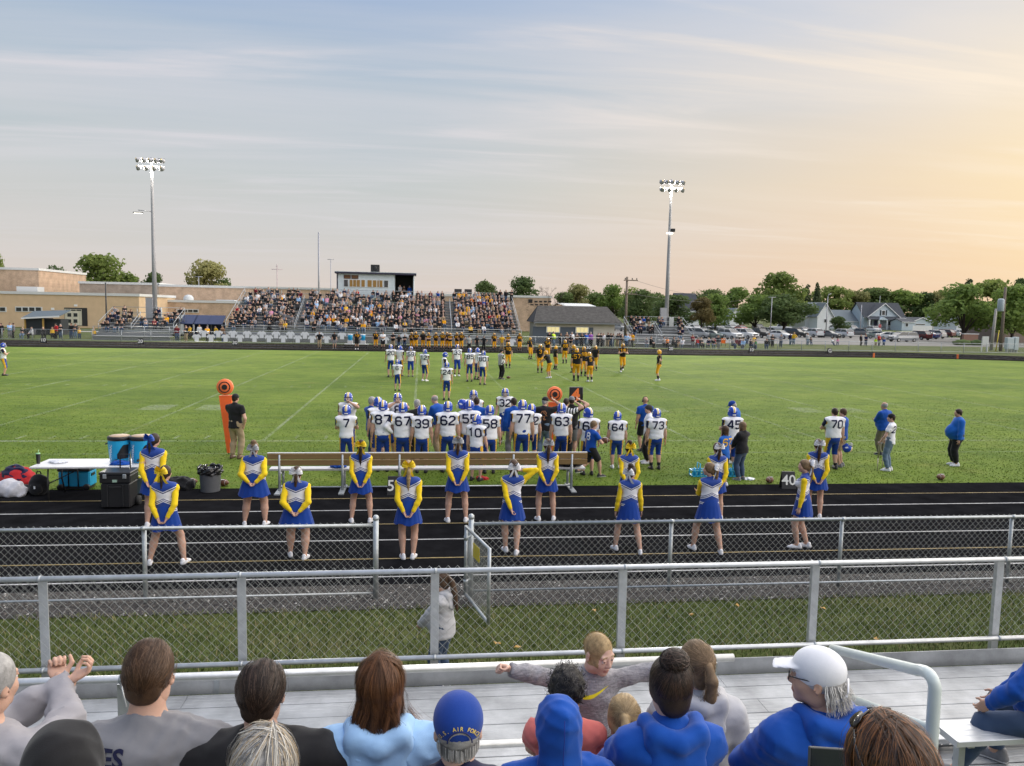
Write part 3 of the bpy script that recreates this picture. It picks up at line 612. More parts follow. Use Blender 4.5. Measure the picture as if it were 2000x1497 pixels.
# ---------------------------------------------------------------- the person builder
def person(label, loc, rz, h, group=None, cat='person', skin=0, res=.024, top=None, bottom=None, shoes='white', hair=None, hairc='brown', head=None, headc='black', bow=None, number=None, numc='navy', numfront=False, hands='relaxed', socks=None, extra=None, hres=None, cheer=False, bowz=.035, seed=0, fold=.0, name='person', **c):
 c['h'] = h; J = skel(c); root = thing(name, loc, label, cat, group, rz); hs = J['hs']; hr = hres or (.0068 if res < .018 else .0125 if res < .0225 else .0165 if res < .03 else .026)
 hands = hands if isinstance(hands, (tuple, list)) else (hands, hands)
 # one continuous body
 pr = torso(J)
 for s in (0, 1): pr += armp(J, s)+legp(J, s)
 for s in (0, 1): pr.append(seg(J['an'][s]-np.array([0, 0, .01*h]), J['an'][s]+rotz(J['fy'][s]) @ np.array([0, .07*h, -.025*h]), .020*h, .016*h, k=.015))
 V, Q = surf(pr, res*(1.0 if top and top[0] == 'cheer' else 1.45)); VV = [V]; QQ = [Q]; MI = [np.zeros(len(Q), int)]; o = len(V)
 hv, hq, hm = head_mesh(hr)
 if hair == 'buzz':
  hC = centers(hv, hq); hm = hm.copy(); hm[(pdist(FACECUT[0], hC) > .004) & (pdist(FACECUT[1], hC) > 0) & (hC[:, 2] > -.055) & (hm == 0) & (abs(hC[:, 0]) < .0765)] = 2
 hv = J['hc']+(hv*hs) @ J['Hm'].T; VV.append(hv); QQ.append(hq+o); MI.append(hm); o += len(hv)
 fsc = h/1.75*(1.0 if not J['fem'] else .92)*c.get('handscale', 1)
 for s in (0, 1):
  if hands[s] is None: continue
  v, q = hand_mesh(hands[s], .0060 if res < .018 else .0105 if res < .0225 else .0135 if res < .03 else .02)
  if s == 0: v, q = mirror_hand(v, q)
  D = J['wr'][s]-J['el'][s]; D = D/np.linalg.norm(D); hd = c.get('hdir');
  if hd and hd[s] is not None: D = J['B'] @ np.array(hd[s], float); D = D/np.linalg.norm(D)
  T = J['B'] @ np.array((c.get('thumb') or [(0, 1, .2), (0, 1, .2)])[s], float); T = T-D*(T@D); T /= np.linalg.norm(T)+1e-9; Z = np.cross(T, D)
  v = J['wr'][s]+(v*fsc) @ np.stack([T, D, Z], 0); VV.append(v); QQ.append(q+o); MI.append(np.zeros(len(q), int)); o += len(v)
  J.setdefault('hand', {})[s] = (J['wr'][s]+D*.07*fsc, D, T, Z)
 sk = skinm(skin)
 me = mk_mesh('body', np.concatenate(VV), np.concatenate(QQ), [sk, mat('lips_%d' % skin, tuple(a*b for a, b in zip(skinm(skin).node_tree.nodes['Principled BSDF'].inputs['Base Color'].default_value[:3], (.82, .58, .58))), .45), hairm(hairc), mat('iris', (.02, .018, .016), .2), mat('eyeball', (.72, .70, .68), .25)], np.concatenate(MI))
 link('body', me, root)
 # shoes
 for s in (0, 1):
  if shoes:
   link('shoe', shoe_mesh(shoes), root, M4(rotz(J['fy'][s]), J['an'][s]+np.array([0, 0, -.046*h]), h/1.72*(.95 if J['fem'] else 1.02)))
  if socks:
   v, q = surf(legp(J, s, socks[1], 1.96, d=.006), min(res, .02)); link('sock', mk_mesh('sock', v, q, [cm(socks[0])]), root)
 fn = folds(fold, 16, seed+3) if fold else None
 def garment(nm, prims, m, fm=None, ms=None, rs=None, zmin=None, noise=fn):
  v, q = surf(prims, rs or res, noise=noise, zmin=zmin); mi = fm(centers(v, q), normals(v, q)) if fm else None
  return link(nm, mk_mesh(nm, v, q, ms or [m], mi), root), v, q
 J['root'] = root; up = J['up']; Pv = J['P']
 # legs first
 if bottom:
  kind, col = bottom; base = off(torso(J, False)[:2], .010)+([off(torso(J, False), .010)[-1]] if False else [])
  if kind == 'pants': pl = base+sum([legp(J, s, 0, 1.93, d=.013, loose=.012) for s in (0, 1)], []); garment('trousers', pl, cm(col), noise=folds(.006, 22, seed) if res < .03 else None)
  elif kind == 'jeans': pl = base+sum([legp(J, s, 0, 1.95, d=.010, loose=.008) for s in (0, 1)], []); garment('jeans', pl, cm(col), rs=max(res, .021) if c.get('sit') is not None else res, noise=folds(.005, 24, seed) if res < .03 else None)
  elif kind == 'shorts': pl = base+sum([legp(J, s, 0, .92, d=.022, loose=.02) for s in (0, 1)], []); garment('shorts', pl, cm(col), noise=folds(.004, 20, seed))
  elif kind == 'fpants':
   pl = off(torso(J, False)[:2], .008)+sum([legp(J, s, 0, 1.22, d=.008) for s in (0, 1)], [])
   def fm(C, Nn):
    m = np.zeros(len(C), int)
    for s in (0, 1):
     A, K = J['hip'][s], J['kn'][s]; sd = (C[:, 0] > Pv[0]) == (s == 1); outw = np.array([2*s-1, -.25, 0])
     m[sd & (Nn @ outw > .80)] = 1
    return m
   garment('football_pants', pl, None, fm, [cm(col), cm('gold' if col == 'royal' else col)], rs=max(res, .027))
  elif kind == 'skirt':
   m = cm(col); nseg = 60; Vv = []; Ff = []; zt, zb = .085*h, -.150*h
   for i, t in enumerate(np.linspace(0, 1, 8)):
    r = (.078+(.142-.078)*t**.8)*h*J['g']**.85; z = zt+(zb-zt)*t
    for kk in range(nseg):
     an = 2*math.pi*kk/nseg; pl_ = 1+.075*t*(abs(((kk*15/nseg) % 1)-.3)-.3)*2+.03*t*math.sin(an*3+seed)
     Vv.append(Pv+np.array([r*pl_*math.cos(an), r*pl_*.80*math.sin(an)-.005*h, z+.010*h*t*math.sin(an*5+seed)]))
   for i in range(7):
    for kk in range(nseg): Ff.append((i*nseg+kk, (i+1)*nseg+kk, (i+1)*nseg+(kk+1) % nseg, i*nseg+(kk+1) % nseg))
   link('skirt', mk_mesh('skirt', Vv, np.array(Ff), [m]), root)
   if False: pass
 if top:
  kind, col = top[0], top[1]
  if kind == 'cheer':
   pr = off(torso(J, False), .009)
   pr[0] = dict(pr[1]); pr.append(seg(J['sh'][0]*.90+J['sh'][1]*.10, J['sh'][1]*.90+J['sh'][0]*.10, .047*h, k=.03))
   v, q = surf(pr, min(res, .02)); keep = (centers(v, q)-Pv) @ up > .022*h; q = q[keep]
   nb = J['nb']; lat = (v-Pv) @ J['X']/h/J['g']**.6; vv = .53+((v-Pv) @ up)/h
   me = mk_mesh('vest', v, q, [vest_mat()]); uv = me.uv_layers.new(name='UVMap'); a = np.stack([lat, vv], 1)[q.ravel()].astype(np.float32); uv.data.foreach_set('uv', a.ravel()); link('vest', me, root)
   for s in (0, 1):
    a = off(armp(J, s, 0, 1.95), .0045); a.append(ell(J['sh'][s]+J['X']*(2*s-1)*.008*h-J['up']*.01*h, (.028*h, .034*h, .034*h), k=.02)); garment('sleeve', a, cm('yellow'), rs=.018, noise=folds(.004, 30, seed+s))
  elif kind == 'jersey':
   t = torso(J, False); body = off(t[1:4], .022)+off(t[4:6], .020)+off([dict(t[0], a=Pv-up*.012*h, c0=True)], .018)
   S0, S1 = J['sh']; X = J['X']
   body += [seg(S0+X*.02*h+up*.012*h, S1-X*.02*h+up*.012*h, .052*h, k=.04)]+[ell(J['sh'][s]+X*(2*s-1)*.004*h+up*.018*h, (.052*h, .060*h, .040*h), R=J['B'], k=.03) for s in (0, 1)]
   for s in (0, 1): body += armp(J, s, 0, .58, d=.020)
   cc = {'white': ('navy', 'gold'), 'black': ('black', 'dkgold')}[col]
   def fm(C, Nn):
    m = np.zeros(len(C), int)
    for s in (0, 1):
     d = (C-J['sh'][s]); ax = J['el'][s]-J['sh'][s]; ax = ax/np.linalg.norm(ax); t_ = d @ ax; lt = d @ X*(2*s-1)
     m[(lt > .034*h) & (t_ > -.02*h)] = 1; m[(lt > .026*h) & (lt <= .034*h) & (t_ > -.02*h) & (d @ up > -.05*h)] = 2
    return m
   go, v, q = garment('jersey', body, None, fm, [cm(col), cm(cc[0]), cm(cc[1])], noise=creases(.016, 13, seed), rs=max(res, .0265))
   if c.get('undersleeve'):
    for s in (0, 1): garment('undersleeve', armp(J, s, .4, 1.95, d=.008), cm(c['undersleeve']))
   if number:
    fr = 1 if numfront else -1; Fv = J['F']*fr; ex = X*(-fr); org = J['chest']+up*.018*h
    V2, F2 = digits_flat(number, .205*h/1.75*1.0 if len(number) < 3 else .16)
    lay_on(go.data, V2, F2, org+Fv*.4, ex, up, -Fv, cm(numc), 'jersey_number', root, gap=.006)
  else:
   slv = {'tee': .62, 'polo': .60, 'long': 1.97, 'hoodie': 1.97, 'jacket': 1.97, 'tank': .12}[kind]; th = {'tee': .014, 'polo': .014, 'long': .013, 'hoodie': .022, 'jacket': .024, 'tank': .01}[kind]
   t = torso(J, False); body = off(t, th); loose = c.get('loose', 1.0)
   body[0] = dict(body[0], a=Pv-up*(.055 if c.get('sit') is None else .03)*h, ra=body[0]['ra']*1.04, c0=True)
   for s in (0, 1): body += armp(J, s, 0, slv, d=th*(1.15 if slv > 1 else 1.3)*loose)
   if kind == 'hoodie' and head != 'hood':
    b = J['nb']; Fv = J['F']; Xv = J['X']; L_ = [b+Xv*q[0]*h+Fv*q[1]*h+up*q[2]*h for q in ((-.048, .050, -.012), (-.062, .005, .026), (-.052, -.046, .022), (0, -.062, .006), (.052, -.046, .022), (.062, .005, .026), (.048, .050, -.012))]
    hp = chain(L_, [.016*h, .022*h, .026*h, .027*h, .026*h, .022*h, .016*h], k=.012)+[ell(b-Fv*.062*h-up*.050*h, (.070*h, .022*h, .060*h), R=J['B'] @ rotx(-.18), k=.02), seg(b-Xv*.06*h-Fv*.045*h-up*.0*h, b-Fv*.072*h-up*.105*h, .022*h, .012*h, k=.02), seg(b+Xv*.06*h-Fv*.045*h-up*.0*h, b-Fv*.072*h-up*.105*h, .022*h, .012*h, k=.02)]
    garment('hood', hp, cm(col) if isinstance(col, str) else col, noise=creases(.005, 40, seed+9) if res < .02 else None)
   elif kind in ('polo', 'jacket'): body.append(seg(J['nb']-up*.005*h, J['nb']+up*.022*h, .044*h, .040*h, k=.01))
   nm = {'tee': 'shirt', 'polo': 'polo_shirt', 'long': 'sweatshirt', 'hoodie': 'hoodie', 'jacket': 'jacket', 'tank': 'tank_top'}[kind]
   go, v, q = garment(nm, body, cm(col) if isinstance(col, str) else col, noise=((lambda a_, b_: (lambda X_: a_(X_)+b_(X_)))(creases(c.get('foldamp', .009)*1.2, 17, seed), creases(.0075, 40, seed+7)) if res < .018 else folds(c.get('foldamp', .006), 20, seed)) if res < .03 else None); J['topobj'] = go
   if number:
    fr = 1 if numfront else -1; Fv = J['F']*fr; V2, F2 = digits_flat(number, .17); lay_on(go.data, V2, F2, J['chest']+up*.01*h+Fv*.4, J['X']*(-fr), up, -Fv, cm(numc), 'jersey_number', root)
 # head
 def headobj(nm, prims, m, rs, noise=None):
  v, q = surf(xf(prims, J['Hm'], J['hc'], hs), rs, noise=noise); return link(nm, mk_mesh(nm, v, q, [m]), root)
 HM = M4(J['Hm'], J['hc'], hs)
 if hair and hair != 'buzz': J['hairobj'] = headobj('hair', hair_prims(hair), hairm(hairc), .0056 if hair == 'buzz' else .0085 if res < .018 else .0125 if res < .0225 else .017 if res < .03 else .025)
 if head in ('bluehelmet', 'goldhelmet'):
  kd = 'blue' if head == 'bluehelmet' else 'gold'; he = link('helmet', helmet_mesh(kd), root, M4(J['Hm'], J['hc'], hs*1.04)); link('facemask', mask_mesh(kd), he)
 elif head == 'cap': headobj('cap', CAPP, cm(headc), .0062 if res < .018 else .014 if res < .03 else .022)
 elif head == 'backcap': headobj('cap', xf(CAPP, rotz(math.pi), np.zeros(3), 1), cm(headc), .011)
 elif head == 'beanie': headobj('beanie', BEANP, cm(headc), .011)
 elif head == 'hood': headobj('hood', HOODP, cm(headc), min(hr, .009), noise=creases(.008, 26, seed))
 elif head == 'headset':
  b = MB(); m = mat('headset', (.015, .015, .015), .4)
  b.tube([(.088*math.sin(t), -.01, .02+.105*math.cos(t)) for t in np.linspace(-1.5, 1.5, 11)], .009, m, 6)
  for s in (-1, 1): b.lathe((s*.086, -.01, -.005), [(.005, -.018), (.034, -.016), (.038, 0), (.034, .016), (.005, .018)], m, 12, ax=roty(math.pi/2))
  b.tube([(-.088, .0, -.02), (-.08, .07, -.06), (-.03, .105, -.065)], .004, m, 5); link('headset', b.mesh('headset'), root, HM)
 if bow:
  link('hair_bow', bow_mesh(bow), root, M4(J['Hm'] @ rotx(.25), J['hc']+J['Hm'] @ (np.array([0, -.128, bowz])*hs), hs*1.3))
 return root, J
def vest_mat():
 if 'vest_cloth' in MATS: return MATS['vest_cloth']
 m = mat('vest_cloth', (.8, .8, .8), .75, bump=.2, bscale=40, sheen=.1); nt = m.node_tree; b = nt.nodes['Principled BSDF']
 uv = N(nt, 'ShaderNodeUVMap'); s = N(nt, 'ShaderNodeSeparateXYZ'); nt.links.new(uv.outputs[0], s.inputs[0]); U, V_ = s.outputs[0], s.outputs[1]; A = math_(nt, 'ABSOLUTE', U)
 d1 = math_(nt, 'SUBTRACT', V_, math_(nt, 'SUBTRACT', .690, math_(nt, 'MULTIPLY', A, .50)))       # chevron
 d2 = math_(nt, 'SUBTRACT', V_, math_(nt, 'ADD', .758, math_(nt, 'MULTIPLY', A, .48)))             # yoke
 bl = CL['royal']; nv = (.012, .02, .12); wh = (.78, .78, .83); K = 'CONSTANT'
 off1 = math_(nt, 'ADD', d1, .5)
 c1 = ramp(nt, off1, [(0, bl), (.466, wh), (.474, nv), (.482, wh), (.490, nv), (.5, wh)], K)
 c2 = ramp(nt, math_(nt, 'ADD', d2, .5), [(0, nv), (.486, wh), (.494, bl)], K)
 c = mixc(nt, math_(nt, 'GREATER_THAN', d2, -.022), c1, c2)
 c3 = ramp(nt, V_, [(0, bl), (.557, wh), (.565, nv), (.573, wh), (.581, bl)], K)
 c = mixc(nt, math_(nt, 'LESS_THAN', V_, .581), c, c3)
 nt.links.new(c, b.inputs['Base Color']); return m
# ================================================================ ground, track, field
def grass_mat(name, c1, c2, c3, sc=1.0):
 if name in MATS: return MATS[name]
 m = bpy.data.materials.new(name); m.use_nodes = True; nt = m.node_tree; b = nt.nodes['Principled BSDF']
 b.inputs['Roughness'].default_value = .9; b.inputs['Specular IOR Level'].default_value = .15
 tc = N(nt, 'ShaderNodeTexCoord').outputs['Object']
 def nz(scale, det=5, st=(1, 1, 1), ro=.6):
  mp = N(nt, 'ShaderNodeMapping'); mp.inputs['Scale'].default_value = st; nt.links.new(tc, mp.inputs[0])
  n = N(nt, 'ShaderNodeTexNoise', Scale=scale, Detail=float(det), Roughness=ro); nt.links.new(mp.outputs[0], n.inputs['Vector']); return n.outputs[0]
 big = nz(.12*sc, 4, (1, 1.6, 1)); mid = nz(1.3*sc, 6, (.8, 1.25, 1), .7); fine = nz(14*sc, 5, (1, .8, 1), .75)
 c = ramp(nt, mid, [(.30, c2), (.52, c1), (.74, c3)])
 c = mixc(nt, ramp(nt, big, [(.38, (0, 0, 0)), (.62, (1, 1, 1))]), mixc(nt, .45, c, c2), mixc(nt, .35, c, c3))
 pt = nz(.55*sc, 5, (.7, 1.3, 1), .65); c = mixc(nt, ramp(nt, pt, [(.56, (0, 0, 0)), (.72, (.42, .42, .42))]), c, (c3[0]*1.15, c3[1]*.92, c3[2]*1.4))
 f = ramp(nt, fine, [(.30, (.62, .62, .62)), (.70, (1.28, 1.28, 1.28))]); c = mixc(nt, 1.0, c, f, 'MULTIPLY')
 nt.links.new(c, b.inputs['Base Color'])
 bp = N(nt, 'ShaderNodeBump', Strength=.9, Distance=.05); nt.links.new(fine, bp.inputs['Height']); nt.links.new(bp.outputs[0], b.inputs['Normal'])
 MATS[name] = m; return m
M_FIELD = grass_mat('field_turf', (.118, .190, .018), (.060, .106, .012), (.185, .240, .036))
M_LAWN = grass_mat('lawn', (.085, .115, .028), (.050, .075, .018), (.150, .150, .055))
M_TRACK = mat('track_rubber', (.013, .013, .0145), .92, var=.35, vscale=2.2, bump=.35, bscale=160, spec=.0, detail=8)
M_LINEW = mat('track_line_white', (.38, .38, .38), .7, var=.3, vscale=6)
M_LINEG = mat('track_line_gold', (.30, .22, .08), .7, var=.3, vscale=6)
M_GALV = mat('galvanised', (.42, .45, .47), .42, metal=.55, var=.18, vscale=12, spec=.5)
M_ALU = mat('aluminium', (.58, .60, .62), .38, metal=.5, var=.14, vscale=9, spec=.5)
M_BLACK = mat('black_plastic', (.014, .014, .015), .45); M_WHITE = mat('white_paint', (.78, .78, .78), .5, var=.06)
def sheet(name, pts, z, m, kind='structure', parent=None):
 me = mk_mesh(name, [(p[0], p[1], z) for p in pts], [tuple(range(len(pts)))], [m], smooth=False)
 if me.polygons[0].normal.z < 0: me.flip_normals()
 o = link(name, me, parent); o['kind'] = kind; return o
sheet('ground', [(-3000, -400), (3000, -400), (3000, 5000), (-3000, 5000)], 0, M_LAWN)
YI0, YI1, XC0, XC1 = 17.80, 73.6, -52.0, 48.0
WN, WF = 6.45, 12.8
def oval(x0, x1, y0, y1, n=24):
 'rounded end outline, anticlockwise'
 c = (y0+y1)/2; r = (y1-y0)/2; pts = [(x0+(x1-x0)*i/20, y0) for i in range(21)]
 pts += [(x1+r*math.sin(math.pi*i/n), c-r*math.cos(math.pi*i/n)) for i in range(1, n)]
 pts += [(x1+(x0-x1)*i/20, y1) for i in range(21)]
 pts += [(x0-r*math.sin(math.pi*i/n), c+r*math.cos(math.pi*i/n)) for i in range(1, n)]
 return pts
inn = oval(XC0, XC1, YI0, YI1); outr = oval(XC0, XC1, YI0-WN, YI1+WF)
sheet('field', inn, .004, M_FIELD)
n_ = len(inn); tv = [(x, y, .008) for x, y in inn]+[(x, y, .008) for x, y in outr]
tag(link('running_track', mk_mesh('running_track', tv, [(i, n_+i, n_+(i+1) % n_, (i+1) % n_) for i in range(n_)], [M_TRACK], smooth=False)), kind='structure')
for i, (y, m, w) in enumerate(((17.62, M_LINEG, .05), (16.72, M_LINEG, .035), (15.72, M_LINEW, .05), (14.68, M_LINEG, .035), (13.64, M_LINEW, .05), (12.60, M_LINEG, .035), (11.72, M_LINEW, .05))):
 if i == 0: continue
 d = y-YI0; o = oval(XC0, XC1, y, YI1+(YI0-y)*WF/WN); o2 = oval(XC0, XC1, y+w, YI1+(YI0-y-w)*WF/WN)
 tv = [(a, b_, .012) for a, b_ in o2]+[(a, b_, .012) for a, b_ in o]
 tag(link('lane_line', mk_mesh('lane_line', tv, [(k, n_+k, n_+(k+1) % n_, (k+1) % n_) for k in range(n_)], [m], smooth=False)), kind='structure')
# chalk on the grass, worn thin
def chalk_mat(al=.34):
 m = bpy.data.materials.new('chalk'); m.use_nodes = True; nt = m.node_tree; b = nt.nodes['Principled BSDF']; b.inputs['Base Color'].default_value = (.62, .66, .55, 1); b.inputs['Roughness'].default_value = .95
 tc = N(nt, 'ShaderNodeTexCoord').outputs['Object']; n = N(nt, 'ShaderNodeTexNoise', Scale=5.0, Detail=8.0, Roughness=.8); nt.links.new(tc, n.inputs['Vector'])
 n2 = N(nt, 'ShaderNodeTexNoise', Scale=.35, Detail=2.0); nt.links.new(tc, n2.inputs['Vector'])
 a = N(nt, 'ShaderNodeMapRange'); nt.links.new(math_(nt, 'ADD', n.outputs[0], math_(nt, 'MULTIPLY', n2.outputs[0], .5)), a.inputs[0]); a.inputs[1].default_value = .60; a.inputs[2].default_value = 1.05; a.inputs[4].default_value = al
 nt.links.new(a.outputs[0], b.inputs['Alpha']); return m
M_CHALK = chalk_mat(); M_CHALKF = chalk_mat(.28); YD = .9144; X50 = -.25; YS0, YS1 = 24.15, 72.9
def strip(name, x0, y0, x1, y1, m, z=.008): return sheet(name, [(x0, y0), (x1, y0), (x1, y1), (x0, y1)], z, m)
for k in range(-10, 11): strip('yard_line', X50+k*5*YD-.06, YS0+.1, X50+k*5*YD+.06, YS1, M_CHALK)
strip('side_line', -48, YS0-.12, 48, YS0+.08, M_CHALK); strip('side_line', -48, YS1, 48, YS1+.15, M_CHALK); strip('side_line', -48, 22.0, 48, 22.08, M_CHALK)
for k in range(-49, 50):
 if k % 5:
  for y in (YS0+.4, YS0+16.2, YS0+32.5): strip('hash_mark', X50+k*YD-.05, y, X50+k*YD+.05, y+.6, M_CHALK)
for k in (-4, -2, 2, 4): strip('field_number_patch', X50+k*5*YD-1.6, 31.2, X50+k*5*YD-.5, 32.9, M_CHALKF); strip('field_number_patch', X50+k*5*YD+.5, 31.2, X50+k*5*YD+1.6, 32.9, M_CHALKF)
# gravel strip between track and spectator lawn
def scatter_tris(name, n, area, zr, size, mats, seed=0, flat=.35, up=False, z0=0.0, dens=None, wid=.30, tri=False):
 r = np.random.default_rng(seed); x0, x1, y0, y1 = area
 x = r.uniform(x0, x1, n); u_ = r.uniform(0, 1, n); y = y0+(y1-y0)*(1-u_**(1/dens) if dens else u_); s = r.uniform(*size, n); a = r.uniform(0, 2*math.pi, n)
 if up:   # grass blade: two-triangle bent leaf
  ln = r.uniform(*zr, n); lx = r.normal(0, .45, n)*ln; ly = r.normal(0, .45, n)*ln; w = s*wid
  b0 = np.stack([x-np.cos(a)*w, y-np.sin(a)*w, np.full(n, z0)], 1); b1 = np.stack([x+np.cos(a)*w, y+np.sin(a)*w, np.full(n, z0)], 1)
  m0 = np.stack([x-np.cos(a)*w*.7+lx*.4, y-np.sin(a)*w*.7+ly*.4, z0+ln*.6], 1); m1 = np.stack([x+np.cos(a)*w*.7+lx*.4, y+np.sin(a)*w*.7+ly*.4, z0+ln*.6], 1); t = np.stack([x+lx, y+ly, z0+ln], 1)
  V = np.stack([b0, b1, m1, m0, t], 1).reshape(-1, 3); i = np.arange(n)*5
  if tri: return tag(link(name, mk_mesh(name, np.stack([b0, b1, t], 1).reshape(-1, 3), np.arange(3*n).reshape(-1, 3), mats, r.integers(0, len(mats), n))), kind='stuff')
  F = [*map(tuple, np.stack([i, i+1, i+2, i+3], 1)), *map(tuple, np.stack([i+3, i+2, i+4], 1))]; mi = np.concatenate([r.integers(0, len(mats), n)]*2)
  return tag(link(name, mk_mesh(name, V, F, mats, mi, smooth=True)), kind='stuff')
 # pebble: squashed octahedron
 o = np.array([(1, 0, 0), (0, 1, 0), (-1, 0, 0), (0, -1, 0), (0, 0, 1.)]); V = []
 ca, sa = np.cos(a), np.sin(a); e = r.uniform(.6, 1.2, (n, 5, 1))*o[None]; e = e*s[:, None, None]; ex = e[..., 0]*ca[:, None]-e[..., 1]*sa[:, None]; ey = e[..., 0]*sa[:, None]+e[..., 1]*ca[:, None]; ez = e[..., 2]*flat*2
 V = np.stack([ex+x[:, None], ey+y[:, None], ez+z0], -1).reshape(-1, 3); i = np.arange(n)[:, None]*5
 T = (i[:, None, :]+np.array([(0, 1, 4), (1, 2, 4), (2, 3, 4), (3, 0, 4)])[None]).reshape(-1, 3); mi = np.repeat(r.integers(0, len(mats), n), 4)
 return tag(link(name, mk_mesh(name, V, T, mats, mi, smooth=False)), kind='stuff')
M_GRAV = [mat('gravel_%d' % i, c, .85) for i, c in enumerate(((.080, .072, .064), (.045, .041, .040), (.135, .12, .105), (.026, .024, .024), (.50, .48, .45)))]
strip('gravel_bed', -16, 10.45, 24, 11.40, mat('gravel_dust', (.050, .045, .041), .95, var=.4, vscale=25, bump=.6, bscale=80), z=.012)
scatter_tris('gravel', 20000, (-9, 14, 10.42, 11.36), None, (.008, .026), M_GRAV[:4]*9+M_GRAV[4:], 3, z0=.012)
M_BL = [mat('grass_blade_%d' % i, c, .7, spec=.25) for i, c in enumerate(((.120, .150, .040), (.090, .120, .032), (.155, .180, .055), (.26, .225, .11), (.070, .098, .026)))]
scatter_tris('grass', 52000, (-6.5, 11.5, 7.3, 10.50), (.03, .075), (.012, .026), M_BL, 5, up=True)
M_FB = [mat('field_blade_%d' % i, c, .75, spec=.2) for i, c in enumerate(((.122, .192, .018), (.086, .146, .013), (.166, .226, .030), (.200, .235, .048), (.074, .126, .013)))]
scatter_tris('field_grass', 70000, (-19, 28, 17.80, 40), (.012, .030), (.016, .04), M_FB, 6, up=True, dens=2.6, z0=.004, wid=.5, tri=True)
M_LEAF = mat('dry_leaf', (.42, .25, .07), .8)
for i, (x, y) in enumerate(((1010, 1263), (1440, 1182), (972, 1256), (1712, 1247), (1607, 1187), (1350, 1200), (1160, 1192))):
 g = G(x, y, .06); b = MB(); a = i*1.3; s = .045
 b.add([(s*math.cos(a+t)*k, s*math.sin(a+t)*k, .012*math.sin(3*t+i)) for t, k in ((0, 1.2), (.9, .6), (1.7, .9), (2.6, .5), (3.4, 1), (4.2, .6), (5.2, .9))], [(0, 1, 2, 3, 4, 5, 6)], M_LEAF)
 o = b.build('fallen_leaf'); o.location = tuple(g); tag(o, 'dry yellow leaf on the lawn strip, '+('right of the open gate', 'below the third fence post', 'close to the guard fence by the boy', 'behind the aisle handrail', 'behind the white cap', 'behind the bun woman', 'behind the boy, mid lawn')[i], 'leaf', 'fallen leaves on the lawn strip')
# ================================================================ chain link
def chain_link(name, parent, p0, p1, z0, z1, w=.095, r=.0026, m=None, knuck=.03, sides=3):
 p0 = np.array([p0[0], p0[1], 0.0]); p1 = np.array([p1[0], p1[1], 0.0]); L = np.linalg.norm(p1-p0); e = (p1-p0)/L; nrm = np.array([-e[1], e[0], 0])
 ns = int(L/(w/2)); K = max(2, int(round((z1-z0)/(w/2)))); hz = (z1+knuck-(z0-knuck*.6))/K
 k = np.arange(K+1); V = []; F = []
 i = np.arange(ns)[:, None]; x = i*w/2+((k[None]+i) % 2)*w/2; z = (z0-knuck*.6)+k*hz+0*x; yo = np.where((k[None]+i) % 2 == 0, .004, -.004)
 C = p0+x[..., None]*e+yo[..., None]*nrm; C[..., 2] = z
 an = [2*math.pi*j/sides for j in range(sides)]
 V = np.stack([C+r*(math.cos(a)*e+math.sin(a)*nrm) for a in an], 2)            # ns,K+1,sides,3
 base = (np.arange(ns)[:, None]*(K+1)+np.arange(K)[None])*sides; Q = []
 for j in range(sides): Q.append(np.stack([base+j, base+(j+1) % sides, base+sides+(j+1) % sides, base+sides+j], -1).reshape(-1, 4))
 return tag(link(name, mk_mesh(name, V.reshape(-1, 3), np.concatenate(Q), [m or M_GALV]), parent), kind='stuff')
M_WIRE = mat('galvanised_wire', (.50, .53, .53), .4, metal=.5)
FY = 10.85
def trackside_fence(x0, x1, posts, label, endcap):
 t = thing('chain_link_fence', ((x0+x1)/2, FY, 0), label, 'fence', 'fence panels along the track'); cx = (x0+x1)/2
 b = MB(); b.tube([(x0-cx, 0, 1.085), (x1-cx, 0, 1.085)], .024, M_GALV, 10); b.build('top_rail', t)
 b = MB(); b.tube([(x0-cx, 0, .09), (x1-cx, 0, .09)], .016, M_GALV, 8); b.build('bottom_rail', t)
 for px in posts:
  b = MB(); b.tube([(px-cx, .035, -.05), (px-cx, .035, 1.075)], .030, M_GALV, 10); b.tube([(px-cx-.028, -.0, 1.085), (px-cx+.028, -.0, 1.085)], .030, M_GALV, 10); b.build('post', t)
 for px in endcap:
  b = MB(); b.tube([(px-cx, 0, -.05), (px-cx, 0, 1.17)], .040, M_GALV, 14); b.lathe((px-cx, 0, 1.17), [(.046, 0), (.046, .02), (.040, .045), (.022, .062), (.004, .068)], M_GALV, 12); b.build('end_post', t)
 chain_link('chain_link_mesh', t, (x0-cx+.03, 0), (x1-cx-.03, 0), .06, 1.10, m=M_WIRE)
trackside_fence(-9.5, -.62, [-7.0, -3.78], 'chain link fence panel beside the running track, ending at the open gap with the gate', [-.62])
trackside_fence(.74, 14.5, [3.74, 6.45, 9.3, 12.2], 'long chain link fence panel beside the running track, starting behind the open gate', [.74])
